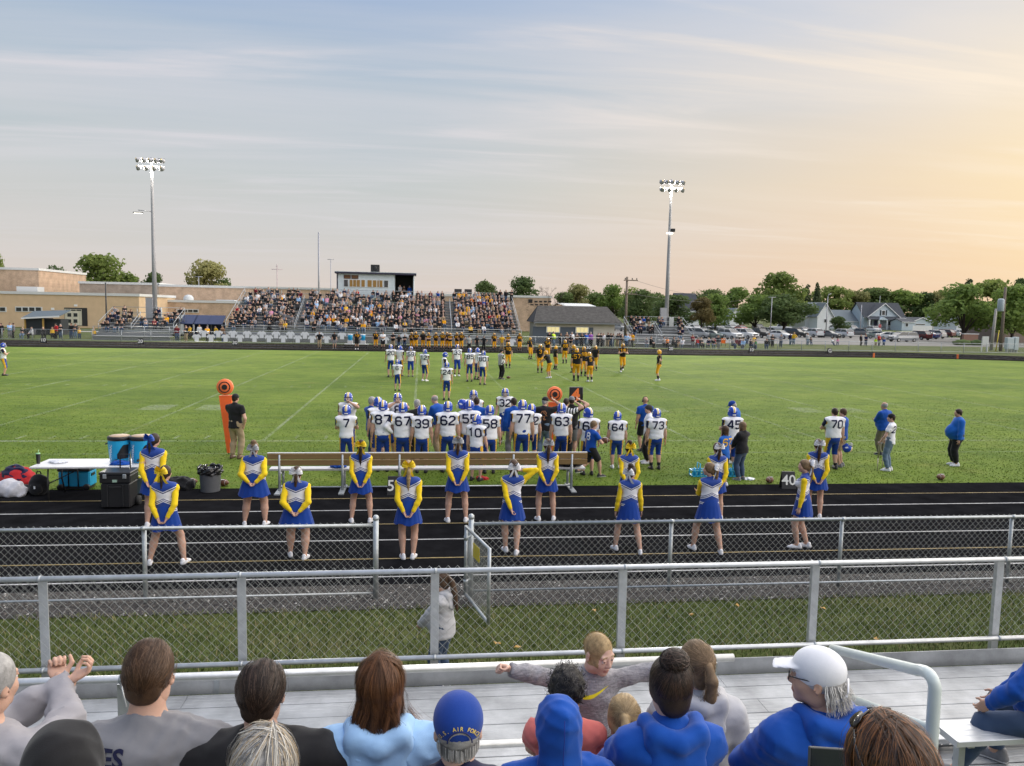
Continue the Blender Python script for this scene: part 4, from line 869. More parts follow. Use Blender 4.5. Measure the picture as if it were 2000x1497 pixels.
# gate swung open toward the stands
t = thing('chain_link_gate', (.66, 10.72, 0), 'open chain link gate with a small yellow plate, swung toward the stands', 'gate'); ge = np.array([.24, -1.06, 0]); gl = np.linalg.norm(ge); gu = ge/gl
for q in (ge*0, ge): b = MB(); b.tube([q+[0, 0, .08], q+[0, 0, 1.10]], .024, M_GALV, 10); b.build('gate_upright', t)
b = MB(); b.tube([(0, 0, 1.085), ge+[0, 0, 1.085]], .022, M_GALV, 10); b.build('top_rail', t)
b = MB(); b.tube([(0, 0, .10), ge+[0, 0, .10]], .022, M_GALV, 10); b.build('bottom_rail', t)
chain_link('chain_link_mesh', t, (0.0, 0), ge[:2], .10, 1.06, w=.085, m=M_WIRE, knuck=0)
b = MB(); c_ = ge*.47+np.array([0, 0, .86]); R = np.stack([gu, [-gu[1], gu[0], 0], [0, 0, 1]], 1); b.box(c_, (.30, .006, .20), mat('sign_yellow', (.72, .55, .04), .5), R=R); b.build('sign_plate', t)
for z in (.28, .92): b = MB(); b.tube([(.08, .12, z), (0, 0, z)], .016, M_GALV, 8); b.tube([(0, 0, z-.03), (0, 0, z+.03)], .032, M_GALV, 10); b.build('hinge', t)
# ================================================================ our own bleacher: walkway, guard fence, benches
DECK = .42; BY = 7.62
M_PLANK = mat('aluminium_plank', (.40, .41, .42), .45, metal=.35, var=.34, vscale=2.2, detail=9, spec=.45, bump=.08, bscale=50)
M_SEAT = mat('aluminium_seat', (.62, .64, .66), .36, metal=.4, var=.10, vscale=5, spec=.5)
def ribbed_plank(x0, x1, yc, w, top, th, m, ribs=4):
 'extruded plank with shallow grooves along its length'
 pr = []; hw = w/2
 pr.append((-hw, -th)); pr.append((-hw, -.004)); pr.append((-hw+.006, 0))
 for i in range(1, ribs):
  y = -hw+w*i/ribs; pr += [(y-.014, 0), (y-.008, -.0022), (y+.008, -.0022), (y+.014, 0)]
 pr += [(hw-.006, 0), (hw, -.004), (hw, -th)]
 n = len(pr); V = [(x0, yc+y, top+z) for y, z in pr]+[(x1, yc+y, top+z) for y, z in pr]
 F = [(i, n+i, n+(i+1) % n, (i+1) % n) for i in range(n)]+[tuple(range(n)), tuple(range(2*n-1, n-1, -1))]
 return V, F
walk = thing('bleacher_walkway', (2.0, 6.0, 0), 'aluminium plank walkway at the front of the bleacher', 'walkway')
yy = 7.395; wid = .245
for k in range(9):
 cuts = [-8.5, -2.2+.9*(k % 3), 3.1-.7*(k % 2)+.35*k*.3, 11.5]
 for j in range(3):
  b = MB(); V, F = ribbed_plank(cuts[j]+.002-2, cuts[j+1]-.002-2, yy-wid/2-k*(wid+.009)-6, wid, DECK-.001*(k % 2), .04, M_PLANK); b.add(V, F, M_PLANK); b.build('floor_plank', walk)
b = MB(); b.box((-.5, 1.46, DECK+.06), (20, .012, .175), M_PLANK); V = b.build('toe_board', walk)
for xx in (-2.35, .82, 3.95, 7.1):
 b = MB(); b.box((xx-2+.4, 1.451, DECK+.06), (.05, .006, .172), M_GALV); b.build('toe_board_joint', walk)
for xx in (-6, -3, 0, 3, 6, 9):
 b = MB()
 for y in (5.3, 7.3): b.box((xx-2, y-6, DECK/2-.03), (.06, .06, DECK-.06), M_GALV)
 b.box((xx-2, .3, DECK-.085), (.06, 2.1, .08), M_GALV); b.build('support_frame', walk)
gf = thing('guard_fence', (2.0, BY, 0), 'chain link guard fence with flat posts along the front of the bleacher', 'fence')
for nm, z, r in (('top_rail', 1.535, .0255), ('bottom_rail', .625, .0255)):
 b = MB(); b.tube([(-9.5, -.03, z), (10.5, -.03, z)], r, M_ALU, 14); b.build(nm, gf)
for px in (-5.6, -3.6, -1.75, .16, 2.13, 4.27, 6.45, 8.6):
 b = MB(); b.box((px-2,   .035, .975), (.085, .012, 1.12), M_ALU, bev=.002); b.box((px-2-.037, .055, .975), (.010, .05, 1.12), M_ALU); b.build('post', gf)
 for z in (1.535, .625):
  b = MB(); b.tube([(px-2-.014, -.03, z), (px-2+.014, -.03, z)], .030, M_GALV, 12); b.build('rail_clamp', gf)
chain_link('chain_link_mesh', gf, (-9.5, 0), (10.5, 0), .60, 1.555, m=M_WIRE, r=.0023, knuck=.022)
# benches behind (rows rise toward the camera)
def bench(x0, x1, y, z, label, foot=True, legs=None):
 t = thing('bleacher_bench', ((x0+x1)/2, y, z), label, 'bench', 'bleacher benches'); cx = (x0+x1)/2
 b = MB(); V, F = ribbed_plank(x0-cx, x1-cx, 0, .27, 0, .042, M_SEAT, 4); b.add(V, F, M_SEAT); b.build('seat_plank', t)
 for s, xx in ((-1, x0), (1, x1)):
  b = MB(); b.box((xx-cx+s*.004, 0, -.020), (.010, .274, .050), M_ALU); b.build('end_cap', t)
 for xx in legs or np.arange(x0+.12, x1, 1.6):
  b = MB(); b.box((xx-cx, 0, -.042-.19), (.05, .06, .38), M_GALV); b.box((xx-cx, 0, -.052), (.05, .24, .02), M_GALV); b.build('leg', t)
 return t
def footboard(x0, x1, y, z, label):
 t = thing('foot_board', ((x0+x1)/2, y, z), label, 'footboard', 'bleacher foot boards'); cx = (x0+x1)/2
 for k in range(2):
  b = MB(); V, F = ribbed_plank(x0-cx, x1-cx, .13-.265*k, .25, 0, .04, M_PLANK); b.add(V, F, M_PLANK); b.build('floor_plank', t)
 b = MB(); b.box((0, .275, -.12), (x1-x0, .01, .24), M_PLANK); b.build('riser_board', t)
 for xx in np.arange(x0+.2, x1, 1.6): b = MB(); b.box((xx-cx, 0, -.04-z/2), (.05, .05, z-.08), M_GALV); b.build('support_leg', t)
XA0 = P(1826, 1440, 5.40)[0]; XB0 = P(1872, 1446, 4.85)[0]
bench(XA0, 10.5, 5.54, .825, 'first row bench on the deck beyond the aisle, empty at its end')
bench(XB0, 10.5, 4.985, 1.14, 'second row bench beyond the aisle where the person in jeans sits')
footboard(XB0+.02, 10.5, 5.25, .70, 'foot boards in front of the second row bench beyond the aisle')
ROWS = [(3.50, 1.72), (2.75, 1.98), (2.00, 2.24), (1.25, 2.50)]; XE = 2.05
for i, (y, z) in enumerate(ROWS):
 xe = P(1790, 1400, y)[0] if i < 3 else 3.2
 bench(-7.5, xe, y-.02, z, ('bench where the woman with the blonde ponytail sits', 'bench of the spectators in blue hoodies', 'bench of the grey haired spectator', 'bench of the woman holding the phone')[i])
 footboard(-7.5, xe, y+.40, z-.43, 'foot boards in front of the ' + ('row with the blonde ponytail woman', 'row with the blue hoodies', 'row with the grey haired head', 'row with the phone')[i])
# two-rail guard in front of the lowest row, and the aisle hand rail
t = thing('guard_rail', (0, 5.72, 0), 'two pipe guard rail on flat posts between walkway and lowest row', 'railing')
gx1 = P(1432, 1290, 5.72)[0]
for nm, py in (('top_rail', 1300), ('middle_rail', 1452)):
 z = P(1000, py, 5.72)[2]; b = MB(); b.tube([(-8, 0, z), (gx1, 0, z)], .031, M_ALU, 14); b.build(nm, t); zt = z if nm == 'top_rail' else zt
for px in (1390, 770, 240):
 x = P(px, 1330, 5.72)[0]; b = MB(); b.box((x, .045, (zt+DECK)/2-.03), (.115, .014, zt-DECK-.06), M_ALU); b.build('post', t)
 b = MB(); b.tube([(x-.02, 0, zt), (x+.02, 0, zt)], .036, M_GALV, 12); b.tube([(x-.015, .0, zt-.03), (x+.03, -.03, zt-.20)], .006, M_ALU, 6); b.build('rail_clamp', t)
M_RAILP = mat('handrail_paint', (.60, .66, .64), .35, var=.06, spec=.5)
a = P(1640, 1271, 3.65); c1 = P(1790, 1309, 2.72); c2 = P(1826, 1345, 2.60); bt = P(1822, 1470, 2.58)
rail = thing('aisle_handrail', (float(bt[0]), 2.58, 1.75), 'bent pipe handrail painted pale green grey in the aisle', 'railing'); o_ = np.array([bt[0], 2.58, 1.75])
def bez(p, q, r, n=8): return [((1-t)**2*np.array(p)+2*t*(1-t)*np.array(q)+t*t*np.array(r)) for t in np.linspace(0, 1, n)]
corner = P(1822, 1308, 2.60); dn = (c1-a); far = a-dn*.12; bot = np.array([bt[0], 2.58, 1.78])
b = MB(); b.tube([far-o_, a-o_]+[p-o_ for p in bez(c1, corner, c2)]+[bot-o_], .0235, M_RAILP, 16); b.build('bent_rail', rail)
m0 = P(1655, 1362, 3.4); m1 = P(1826, 1428, 2.60); b = MB(); b.tube([m0-(m1-m0)*.12-o_, m1-o_], .020, M_RAILP, 14); b.build('middle_rail', rail)
fx = far-o_; b = MB(); b.tube([fx, (fx[0], fx[1], 1.0-o_[2])], .0235, M_RAILP, 14); b.build('rail_post', rail)
# ================================================================ far side: fence, boards, stands, buildings
FARF = 87.0
M_PAINTB = mat('press_box_siding', (.70, .77, .80), .6, var=.08, vscale=3); M_TRIM = mat('dark_trim', (.045, .04, .075), .5)
M_DARK = mat('dark_interior', (.025, .024, .024), .8); M_GLASS = mat('window_glass', (.03, .035, .04), .08, spec=.8)
M_WGLOW = mat('lit_window', (.10, .06, .02), .2, emit=(.8, .42, .08, .12))
def fstraight(x0, x1, y, label, h=1.15, step=3.0, mesh=True):
 t = thing('chain_link_fence', ((x0+x1)/2, y, 0), label, 'fence', 'fences on the far side of the field'); cx = (x0+x1)/2
 for nm, z in (('top_rail', h), ('bottom_rail', .08)):
  b = MB(); b.tube([(x0-cx, 0, z), (x1-cx, 0, z)], .03, M_GALV, 6); b.build(nm, t)
 pm = None
 for x in np.arange(x0, x1+.1, step):
  if pm is None: b = MB(); b.tube([(0, 0, 0), (0, 0, h+.06)], .04, M_GALV, 6); pm = b.mesh('post')
  link('post', pm, t, loc=(x-cx, .06, 0))
 if mesh: chain_link('chain_link_mesh', t, (x0-cx, 0), (x1-cx, 0), .05, h, w=.26, r=.006, knuck=.0)
fstraight(-62, 26.5, FARF, 'long low chain link fence between the far track and the grandstand')
fstraight(27.2, 78, FARF+.2, 'low chain link fence in front of the parking lot lawn')
# yard boards on the far track
def text_mesh(txt, size, m, bold=.012, ext=.0):
 cu = bpy.data.curves.new('t', 'FONT'); cu.body = txt; cu.size = size; cu.align_x = 'CENTER'; cu.align_y = 'CENTER'; cu.offset = bold*size; cu.extrude = ext; cu.resolution_u = 3
 o = bpy.data.objects.new('t', cu); COL.objects.link(o); me = bpy.data.meshes.new_from_object(o.evaluated_get(bpy.context.evaluated_depsgraph_get())); bpy.data.objects.remove(o); me.materials.clear(); me.materials.append(m); me.name = 'lettering'; return me
UP = Matrix(((1, 0, 0, 0), (0, 0, -1, 0), (0, 1, 0, 0), (0, 0, 0, 1)))       # stands text upright, facing -Y
M_BOARD = mat('board_black', (.02, .02, .022), .6); M_NUMW = mat('number_white', (.75, .75, .70), .6)
def yard_board(loc, txt, rz, label, s=1.0):
 t = thing('yard_marker', loc, label, 'yard marker', 'yard marker boards', rz); b = MB()
 b.prism([(-.26*s, -.16*s, 0), (.26*s, -.16*s, 0), (.23*s, -.02*s, .62*s), (-.23*s, -.02*s, .62*s)], (0, .03, .0), M_BOARD); b.build('front_board', t)
 b = MB(); b.prism([(-.26*s, .16*s, 0), (.26*s, .16*s, 0), (.23*s, .03*s, .62*s), (-.23*s, .03*s, .62*s)], (0, .02, 0), M_BOARD); b.build('back_board', t)
 link('lettering', text_mesh(txt, .52*s if len(txt) > 1 else .6*s, M_NUMW), t, M4(rotx(math.radians(90-12.7)), (0, -.098*s, .31*s)))
 return t
for tt, n in ((-40, '10'), (-30, '20'), (-20, '30'), (20, '30'), (30, '20'), (40, '10'), (50, 'G')):
 yard_board((X50-.25+tt*YD, 80.9, .008), n, 0, 'black marker board reading %s on the far track, %s' % (n, {-40: 'before the dark shed', -30: 'before the small west bleacher', -20: 'before the shirt cut-outs', 20: 'before the concession hut queue', 30: 'before the small east bleacher', 40: 'before the white SUVs', 50: 'before the white house'}[tt]), .95)
yard_board(G(771, 966), '50', 0, s=.66, label='black yard marker board reading 50 by the near track edge, half hidden by a cheerleader')
yard_board(G(1538, 954), '40', -.12, 'black yard marker board reading 40 at the near track edge', .66)
# white shirt shaped cut-outs on the fence
b = MB(); M_SHIRT = mat('cutout_white', (.74, .76, .78), .6)
sh = [(-.22, -.36), (.22, -.36), (.22, .10), (.36, -.02), (.48, .14), (.26, .36), (.12, .38), (0, .32), (-.12, .38), (-.26, .36), (-.48, .14), (-.36, -.02), (-.22, .10)]
b.prism([(x*1.02, 0, z*1.02) for x, z in sh], (0, .02, 0), M_SHIRT); shm = b.mesh('shirt_cutout'); k = 0
for px in list(np.arange(384, 640, 14.1))+[668, 752, 790, 1000]:
 z = .92 if k % 2 else .48; p = P(px, 655, FARF-.06)
 o = link('shirt_cutout', shm, None, loc=(p[0], FARF-.07, z)); tag(o, 'white shirt cut-out on the far fence, %s in the %s row' % (('first', 'second', 'third', 'fourth', 'fifth', 'sixth', 'seventh', 'eighth', 'ninth', 'tenth', 'eleventh', 'last')[k//2]+' from the west', 'upper' if k % 2 else 'lower'), 'sign', 'white shirt cut-outs hung on the far fence'); k += 1
# ---------------------------------------------------------------- grandstands
M_STAND = mat('stand_aluminium', (.40, .42, .44), .5, metal=.3, var=.1, vscale=2); M_STANDK = mat('stand_steel', (.22, .23, .24), .5, metal=.4)
SEATS = []      # (x, y, z, section)
def grandstand(name_label, x0, x1, y0, rows, z0, rise, tread, aisles, secname, walk=1.6, railb=True, hcol=None):
 t = thing('grandstand', ((x0+x1)/2, y0, 0), name_label, 'grandstand', 'grandstands beyond the field'); cx = (x0+x1)/2
 xs = [x0]+sum([[a-.36, a+.36] for a in aisles], [])+[x1]; secs = [(xs[i], xs[i+1]) for i in range(0, len(xs), 2)]
 pm = {}
 for r in range(rows):
  y = y0+walk+r*tread; z = z0+(r+1)*rise
  for si, (a, b_) in enumerate(secs):
   if (si, 's') not in pm:
    b = MB(); b.box((0, 0, -.02), (b_-a-.05, .28, .05), M_SEAT if False else M_STAND); pm[(si, 's')] = b.mesh('seat_plank')
   link('seat_plank', pm[(si, 's')], t, loc=((a+b_)/2-cx, y-y0, z+.42))
  if 'f' not in pm:
   b = MB(); b.box((0, 0, -.025), (x1-x0, tread*.80, .05), M_STANDK); pm['f'] = b.mesh('foot_plank')
   b = MB(); b.box((0, 0, 0), (x1-x0, .03, rise-.06), M_STANDK); pm['r'] = b.mesh('riser')
  link('foot_plank', pm['f'], t, loc=(0, y-y0-.45, z)); link('riser', pm['r'], t, loc=(0, y-y0-.45-tread*.42, z-rise/2))
  for si, (a, b_) in enumerate(secs):
   SEATS.extend((x, y, z+.42, secname+(' section %d' % (si+1) if len(secs) > 1 else ''), r) for x in np.arange(a+.35, b_-.2, .52))
 b = MB(); b.box((0, walk/2-.1, z0-.03), (x1-x0, walk, .06), M_STAND); b.build('front_walkway', t)
 zt = z0+(rows)*rise; yt = walk+(rows-1)*tread
 # rails
 def railing(pts, nm, hgt=1.05):
  b = MB()
  for dz in (hgt, hgt*.5): b.tube([(p[0], p[1], p[2]+dz) for p in pts], .03, M_GALV, 6)
  b.build(nm, t); q = MB(); tot = 0
  for i in range(len(pts)-1):
   p, r_ = np.array(pts[i]), np.array(pts[i+1]); n = max(1, int(np.linalg.norm(r_-p)/2.2))
   for k in range(n+1):
    c = p+(r_-p)*k/n; o = MB(); o.tube([(0, 0, 0), (0, 0, hgt)], .03, M_GALV, 5)
    if 'post' not in pm: pm['post'] = o.mesh('rail_post')
    link('rail_post', pm['post'], t, loc=tuple(c))
 railing([(x0-cx, 0, z0), (x1-cx, 0, z0)], 'front_rail')
 if railb: railing([(x0-cx, yt+.35, zt), (x1-cx, yt+.35, zt)], 'back_rail', 1.2)
 for xx in (x0, x1): railing([(xx-cx, walk-.2, z0+rise), (xx-cx, yt+.3, zt)], 'side_rail', 1.15)
 for a in aisles:
  pts = [(a-cx, walk+k*tread*2, z0+(2*k+1)*rise) for k in range(rows//2)]
  railing([pts[0], pts[-1]], 'aisle_rail', .95)
 b = MB(); b.box((0, .02, z0/2), (x1-x0, .04, z0-.06), M_STANDK); b.build('skirt_panel', t)
 # raker frames below
 fm = None
 for x in np.arange(x0, x1+.1, (x1-x0)/max(2, round((x1-x0)/4))):
  if fm is None:
   b = MB();
   for yy_, zz in ((0, z0), (walk+tread*rows*.45, z0+rise*rows*.45), (yt, zt)): b.box((0, yy_, zz/2-.1), (.09, .09, max(.1, zz-.2)), M_STANDK)
   b.box((0, yt/2, .15), (.07, yt, .07), M_STANDK)
   fm = b.mesh('support_frame')
  link('support_frame', fm, t, loc=(x-cx, 0, 0))
 return t
XM0, XM1 = P(441, 650, 92)[0], P(1015, 655, 92)[0]
MAISL = [P(585, 620, 96)[0], P(880, 620, 96)[0]]
grandstand('large main grandstand full of spectators below the press box', XM0, XM1, 90.5, 13, .75, .335, .80, MAISL, 'main stand')
XL0, XL1 = P(200, 640, 92)[0], P(345, 640, 92)[0]
grandstand('small aluminium bleacher left of the main grandstand, behind the light pole', XL0, XL1, 89.5, 6, .45, .33, .75, [P(262, 640, 92)[0]], 'small west stand')
XR0, XR1 = P(1232, 660, 92)[0], P(1350, 660, 92)[0]
grandstand('small aluminium bleacher beside the concession hut, under the light pole', XR0, XR1, 89.8, 6, .45, .33, .75, [P(1290, 640, 92)[0]], 'small east stand')
# entrance stairs on the main stand front, painted rails (kept slim)
# ---------------------------------------------------------------- press box
YB = 103.2; pbx0, pbx1 = P(658, 550, YB)[0], P(809, 550, YB)[0]; pz0, pz1 = P(730, 583, YB)[2], P(730, 536, YB)[2]
t = thing('press_box', ((pbx0+pbx1)/2, YB, 0), 'pale blue press box with a row of windows and an open bay above the grandstand', 'press box'); cx = (pbx0+pbx1)/2; W = pbx1-pbx0; D_ = 3.2
wx = lambda px: P(px, 550, YB)[0]-cx
zz = lambda py: P(730, py, YB)[2]
xs_ = wx(771)
b = MB(); b.box(((wx(658)+xs_)/2, D_/2, (pz0+pz1)/2), (xs_-wx(658), D_, pz1-pz0), M_PAINTB); b.build('wall', t)
b = MB(); b.box((wx(809)-.06, D_/2, (pz0+pz1)/2), (.12, D_, pz1-pz0), M_PAINTB); b.box(((xs_+wx(809))/2-.06, D_-.08, (pz0+pz1)/2), (wx(809)-xs_-.13, .12, pz1-pz0), M_DARK); b.box(((xs_+wx(809))/2-.06, D_/2, pz0+.05), (wx(809)-xs_-.13, D_-.3, .1), M_STANDK); b.build('open_bay', t)
b = MB(); b.box((0, D_/2-.1, pz1+.11), (W+.5, D_+.6, .22), M_TRIM); b.box((0, D_/2-.1, pz1+.25), (W+.56, D_+.66, .06), M_PAINTB); b.build('roof', t)
b = MB(); b.box((wx(658)+.05, -.03, (pz0+pz1)/2), (.16, .06, pz1-pz0), M_TRIM); b.build('corner_trim', t)
for i, (a, c) in enumerate(((672, 679.5), (683, 688.5), (690, 695.5), (697, 703), (706, 712.5), (718, 726), (728.5, 735), (737, 740), (741.5, 747), (750.5, 758))):
 f = MB(); w = wx(c)-wx(a); f.box(((wx(a)+wx(c))/2, -.03, zz(554.5)), (w+.12, .06, zz(548)-zz(561)+.12), M_WHITE); fo = f.build('window_frame', t)
 g = MB(); g.box(((wx(a)+wx(c))/2, -.068, zz(554.5)), (w, .012, zz(548)-zz(561)), M_GLASS if i in (0, 9) else M_WGLOW); g.build('pane', fo)
for a, c in ((671.5, 685), (686.5, 700)):
 f = MB(); f.box(((wx(a)+wx(c))/2, -.03, zz(542.3)), (wx(c)-wx(a), .05, zz(538.5)-zz(546)), mat('sign_maroon', (.09, .035, .02), .5)); fo = f.build('sign_panel', t)
 g = MB()
 for r_ in (-.1, .1): g.box(((wx(a)+wx(c))/2, -.06, zz(542.3)+r_), ((wx(c)-wx(a))*.7, .01, .07), mat('sign_gold', (.28, .13, .03), .5))
 g.build('lettering_strip', fo)
b = MB(); b.box((wx(752), -.08, zz(573)), (wx(766)-wx(739), .04, zz(568)-zz(577)), M_WHITE); b.build('banner', t)
b = MB()
for px in (660, 700, 740, 772, 806): b.box((wx(px), .3, pz0/2), (.14, .14, pz0), M_STANDK);
b.build('stilts', t)
for px in (783, 789, 795, 801): pass
b = MB()
for dz in (.5, 1.0): b.tube([(xs_+.05, .05, pz0+dz), (wx(809), .05, pz0+dz)], .03, M_GALV, 6)
b.build('bay_rail', t)
sp = thing('loudspeaker', (P(733, 530, YB+1)[0], YB+1.0, pz1+.28), 'black loudspeaker box standing on the press box roof', 'loudspeaker')
b = MB(); b.box((0, 0, .5), (1.15, .9, 1.0), M_BLACK, bev=.04); b.build('cabinet', sp); b = MB(); b.box((0, -.46, .5), (.95, .03, .82), M_DARK); b.lathe((0, -.475, .5), [(.30, -.01), (.32, .01), (.1, .02)], M_BLACK, 14, ax=rotx(math.pi/2)); b.build('grille', sp)
# ---------------------------------------------------------------- school buildings
M_TAN = mat('tan_block_wall', (.62, .45, .28), .85, var=.08, vscale=.8, detail=6); M_COP = mat('coping', (.62, .63, .62), .6, var=.06); M_ROOFW = mat('white_roof', (.56, .58, .58), .6)
def brick_mat(name, a, b2, mo, sc):
 m = bpy.data.materials.new(name); m.use_nodes = True; nt = m.node_tree; b = nt.nodes['Principled BSDF']; b.inputs['Roughness'].default_value = .9
 tc = N(nt, 'ShaderNodeTexCoord').outputs['Object']; mp = N(nt, 'ShaderNodeMapping'); mp.inputs['Rotation'].default_value = (math.pi/2, 0, 0); nt.links.new(tc, mp.inputs[0])
 br = N(nt, 'ShaderNodeTexBrick'); br.inputs['Color1'].default_value = (*a, 1); br.inputs['Color2'].default_value = (*b2, 1); br.inputs['Mortar'].default_value = (*mo, 1); br.inputs['Scale'].default_value = sc; br.inputs['Bias'].default_value = 0; nt.links.new(mp.outputs[0], br.inputs['Vector'])
 n = N(nt, 'ShaderNodeTexNoise', Scale=.9, Detail=6.0); nt.links.new(tc, n.inputs['Vector'])
 nt.links.new(mixc(nt, 1.0, br.outputs[0], ramp(nt, n.outputs[0], [(.3, (.78, .76, .74)), (.7, (1.15, 1.12, 1.1))]), 'MULTIPLY'), b.inputs['Base Color']); return m
M_BRICK = brick_mat('tan_brick', (.56, .40, .27), (.46, .32, .22), (.60, .50, .40), 2.2); M_BRICK2 = brick_mat('grey_tan_brick', (.40, .33, .27), (.34, .28, .23), (.48, .43, .37), 2.2)
def block(t, px0, px1, py1, Y, depth, m, cop=True, nm='wall', pyr=None, z0=0):
 'box wall between photo columns px0..px1 at distance Y up to row py1'
 o = t.location; a, c = P(px0, py1, Y), P(px1, pyr or py1, Y); z = (a[2]+c[2])/2; b = MB(); b.box(((a[0]+c[0])/2-o[0], Y+depth/2-o[1], (z+z0)/2), (c[0]-a[0], depth, z-z0), m); b.build(nm, t)
 if cop: b = MB(); b.box(((a[0]+c[0])/2-o[0], Y+depth/2-o[1], z+.18), (c[0]-a[0]+.3, depth+.3, .42), M_COP); b.build('coping', t)
 return a[0], c[0], z
SY = 128.0
t = thing('school_building', (P(130, 630, SY)[0], SY, 0), 'tan school wing with double doors and narrow strip windows', 'building')
block(t, -160, 271, 572.5, SY, 18, M_TAN, pyr=577)
o_ = np.array(t.location)
def rect(t, nm, px0, px1, py0, py1, Y, m, proud=.05, th=.1, parent=None):
 a = P((px0+px1)/2, (py0+py1)/2, Y); w = P(px1, py0, Y)[0]-P(px0, py0, Y)[0]; h = P(px0, py0, Y)[2]-P(px0, py1, Y)[2]; o = np.array(t.location)
 b = MB(); b.box((a[0]-o[0], Y-o[1]-proud+th/2, a[2]), (w, th, h), m); return b.build(nm, parent or t)
for g0 in (-40, 30):
 fr = rect(t, 'window_frame', g0, g0+53, 599.5, 609.5, SY, M_COP, .06)
 for k in range(4): rect(t, 'pane', g0+2+k*12.8, g0+12+k*12.8, 601, 608, SY, M_GLASS, .09, .05, fr)
rect(t, 'recess_shade_panel', 126, 171, 601.5, 637, SY, M_DARK, .04)  # flat dark panel on the wall; the recess's shade is put into its colour
df = rect(t, 'door_frame', 127, 160, 604, 636, SY, mat('cream_frame', (.55, .52, .40), .5), .10)
for k in range(2): rect(t, 'door', 131+k*12, 141.5+k*12, 609, 635.5, SY, mat('cream_door', (.60, .57, .46), .5), .14, .06, df)
for k in range(2):
 for q in range(2): rect(t, 'pane', 132.5+k*12, 140+k*12, 612+q*12, 619+q*12, SY, M_GLASS, .17, .05, df)
for k in range(3): rect(t, 'pane', 129+k*10.5, 138+k*10.5, 605, 607.5, SY, M_GLASS, .13, .04, df)
rect(t, 'number_sign', 145, 151, 595, 599, SY, M_WHITE, .08); rect(t, 'number_sign', 100, 106, 601.5, 606, SY, M_WHITE, .08)
t = thing('school_building', (P(20, 600, 150)[0], 150, 0), 'taller brick block with pale roof edge rising behind the tan school wing', 'building')
block(t, -120, 75, 524, 150, 20, M_BRICK, pyr=528)
b = MB(); p = P(65, 563, 149); b.box((p[0]-t.location[0], -2, p[2]-1), (3.5, 2.5, 2.4), M_COP); b.build('roof_unit', t)
SB = 150
t = thing('school_building', (P(600, 600, SB)[0], SB, 0), 'long low brick school hall with white roof edge behind the grandstand', 'building')
block(t, 155, 310, 555, SB, 20, M_BRICK2, pyr=556); block(t, 310, 662, 557, SB, 20, M_BRICK, pyr=570); block(t, 800, 1076, 574, SB, 20, M_BRICK, pyr=585)
block(t, 271, 480, 588, SB-8, 7.6, M_BRICK, cop=True, nm='annex_wall', pyr=594)
rect(t, 'window_frame', 345, 388, 604, 611, SB-8, M_COP, .06);
for k in range(4): rect(t, 'pane', 347+k*10.3, 355.5+k*10.3, 605.3, 610, SB-8, M_GLASS, .1, .05)
rect(t, 'wall_letters', 1032, 1040, 585, 592, SB, M_DARK, .08)
for k in range(4): rect(t, 'wall_letters', 1044+k*9, 1050+k*9, 588, 591, SB, M_DARK, .08); rect(t, 'wall_letters', 1036+k*9, 1042+k*9, 594, 596.5, SB, M_DARK, .08)
b = MB(); p = P(365, 585, SB-6); b.lathe((p[0]-t.location[0], -5, p[2]-.5), [(.9, 0), (.9, .8), (.6, 1.2), (.1, 1.35)], M_ROOFW, 10); b.build('roof_vent', t)
b = MB(); p = P(440, 592, SB-6); b.box((p[0]-t.location[0], -5, p[2]-.4), (3.2, 2, 1.9), M_ROOFW); b.box((p[0]-3.5-t.location[0], -5, p[2]-.6), (2.2, 2, 1.4), M_DARK); b.build('roof_unit', t)
b = MB(); p = P(905, 571, SB+2)
for dx in (-1, 1): b.box((p[0]+dx-t.location[0], 3, p[2]), (1.4, 1.2, 1.2), M_DARK)
b.build('roof_unit', t)
# storage box and truck-like container left of the grandstand, blue canopies
t = thing('storage_container', tuple(G(415, 652)*[1, 0, 0]+[0, 104, 0]), 'white storage container behind the blue shelters', 'container'); b = MB(); b.box((0, 0, 1.45), (5.6, 2.4, 2.5), M_ROOFW, bev=.05); b.build('body', t)
b = MB()
for k in range(9): b.box((-2.4+k*.6, -1.22, 1.45), (.08, .04, 2.2), M_COP)
b.build('ribs', t)
b = MB(); b.box((0, 0, .1), (5.0, 2.2, .2), M_DARK); b.build('base_frame', t)
M_TENT = mat('shelter_blue', (.02, .035, .10), .6); M_TP = mat('shelter_post', (.5, .5, .5), .5)
for i, px in enumerate((370, 396, 424)):
 p = P(px, 640, 95.5); t = thing('shelter', (p[0], 95.5, 0), 'dark blue slanted shelter roof on white posts, %s of three' % ('first from the west', 'middle one', 'closest to the main stand')[i], 'shelter', 'dark blue shelters')
 b = MB(); b.prism([(-.85, -1.0, 1.75), (.85, -1.0, 1.75), (.85, .8, 2.75), (-.85, .8, 2.75)], (0, 0, .07), M_TENT); b.build('roof', t)
 for x in (-.8, .8):
  b = MB(); b.box((x, -.95, .87), (.09, .09, 1.74), M_TP); b.build('post', t); b = MB(); b.box((x, .75, 1.35), (.09, .09, 2.7), M_TP); b.build('post', t)
 b = MB(); b.box((0, .70, 1.2), (1.5, .04, 1.6), M_TENT); b.build('back_panel', t)
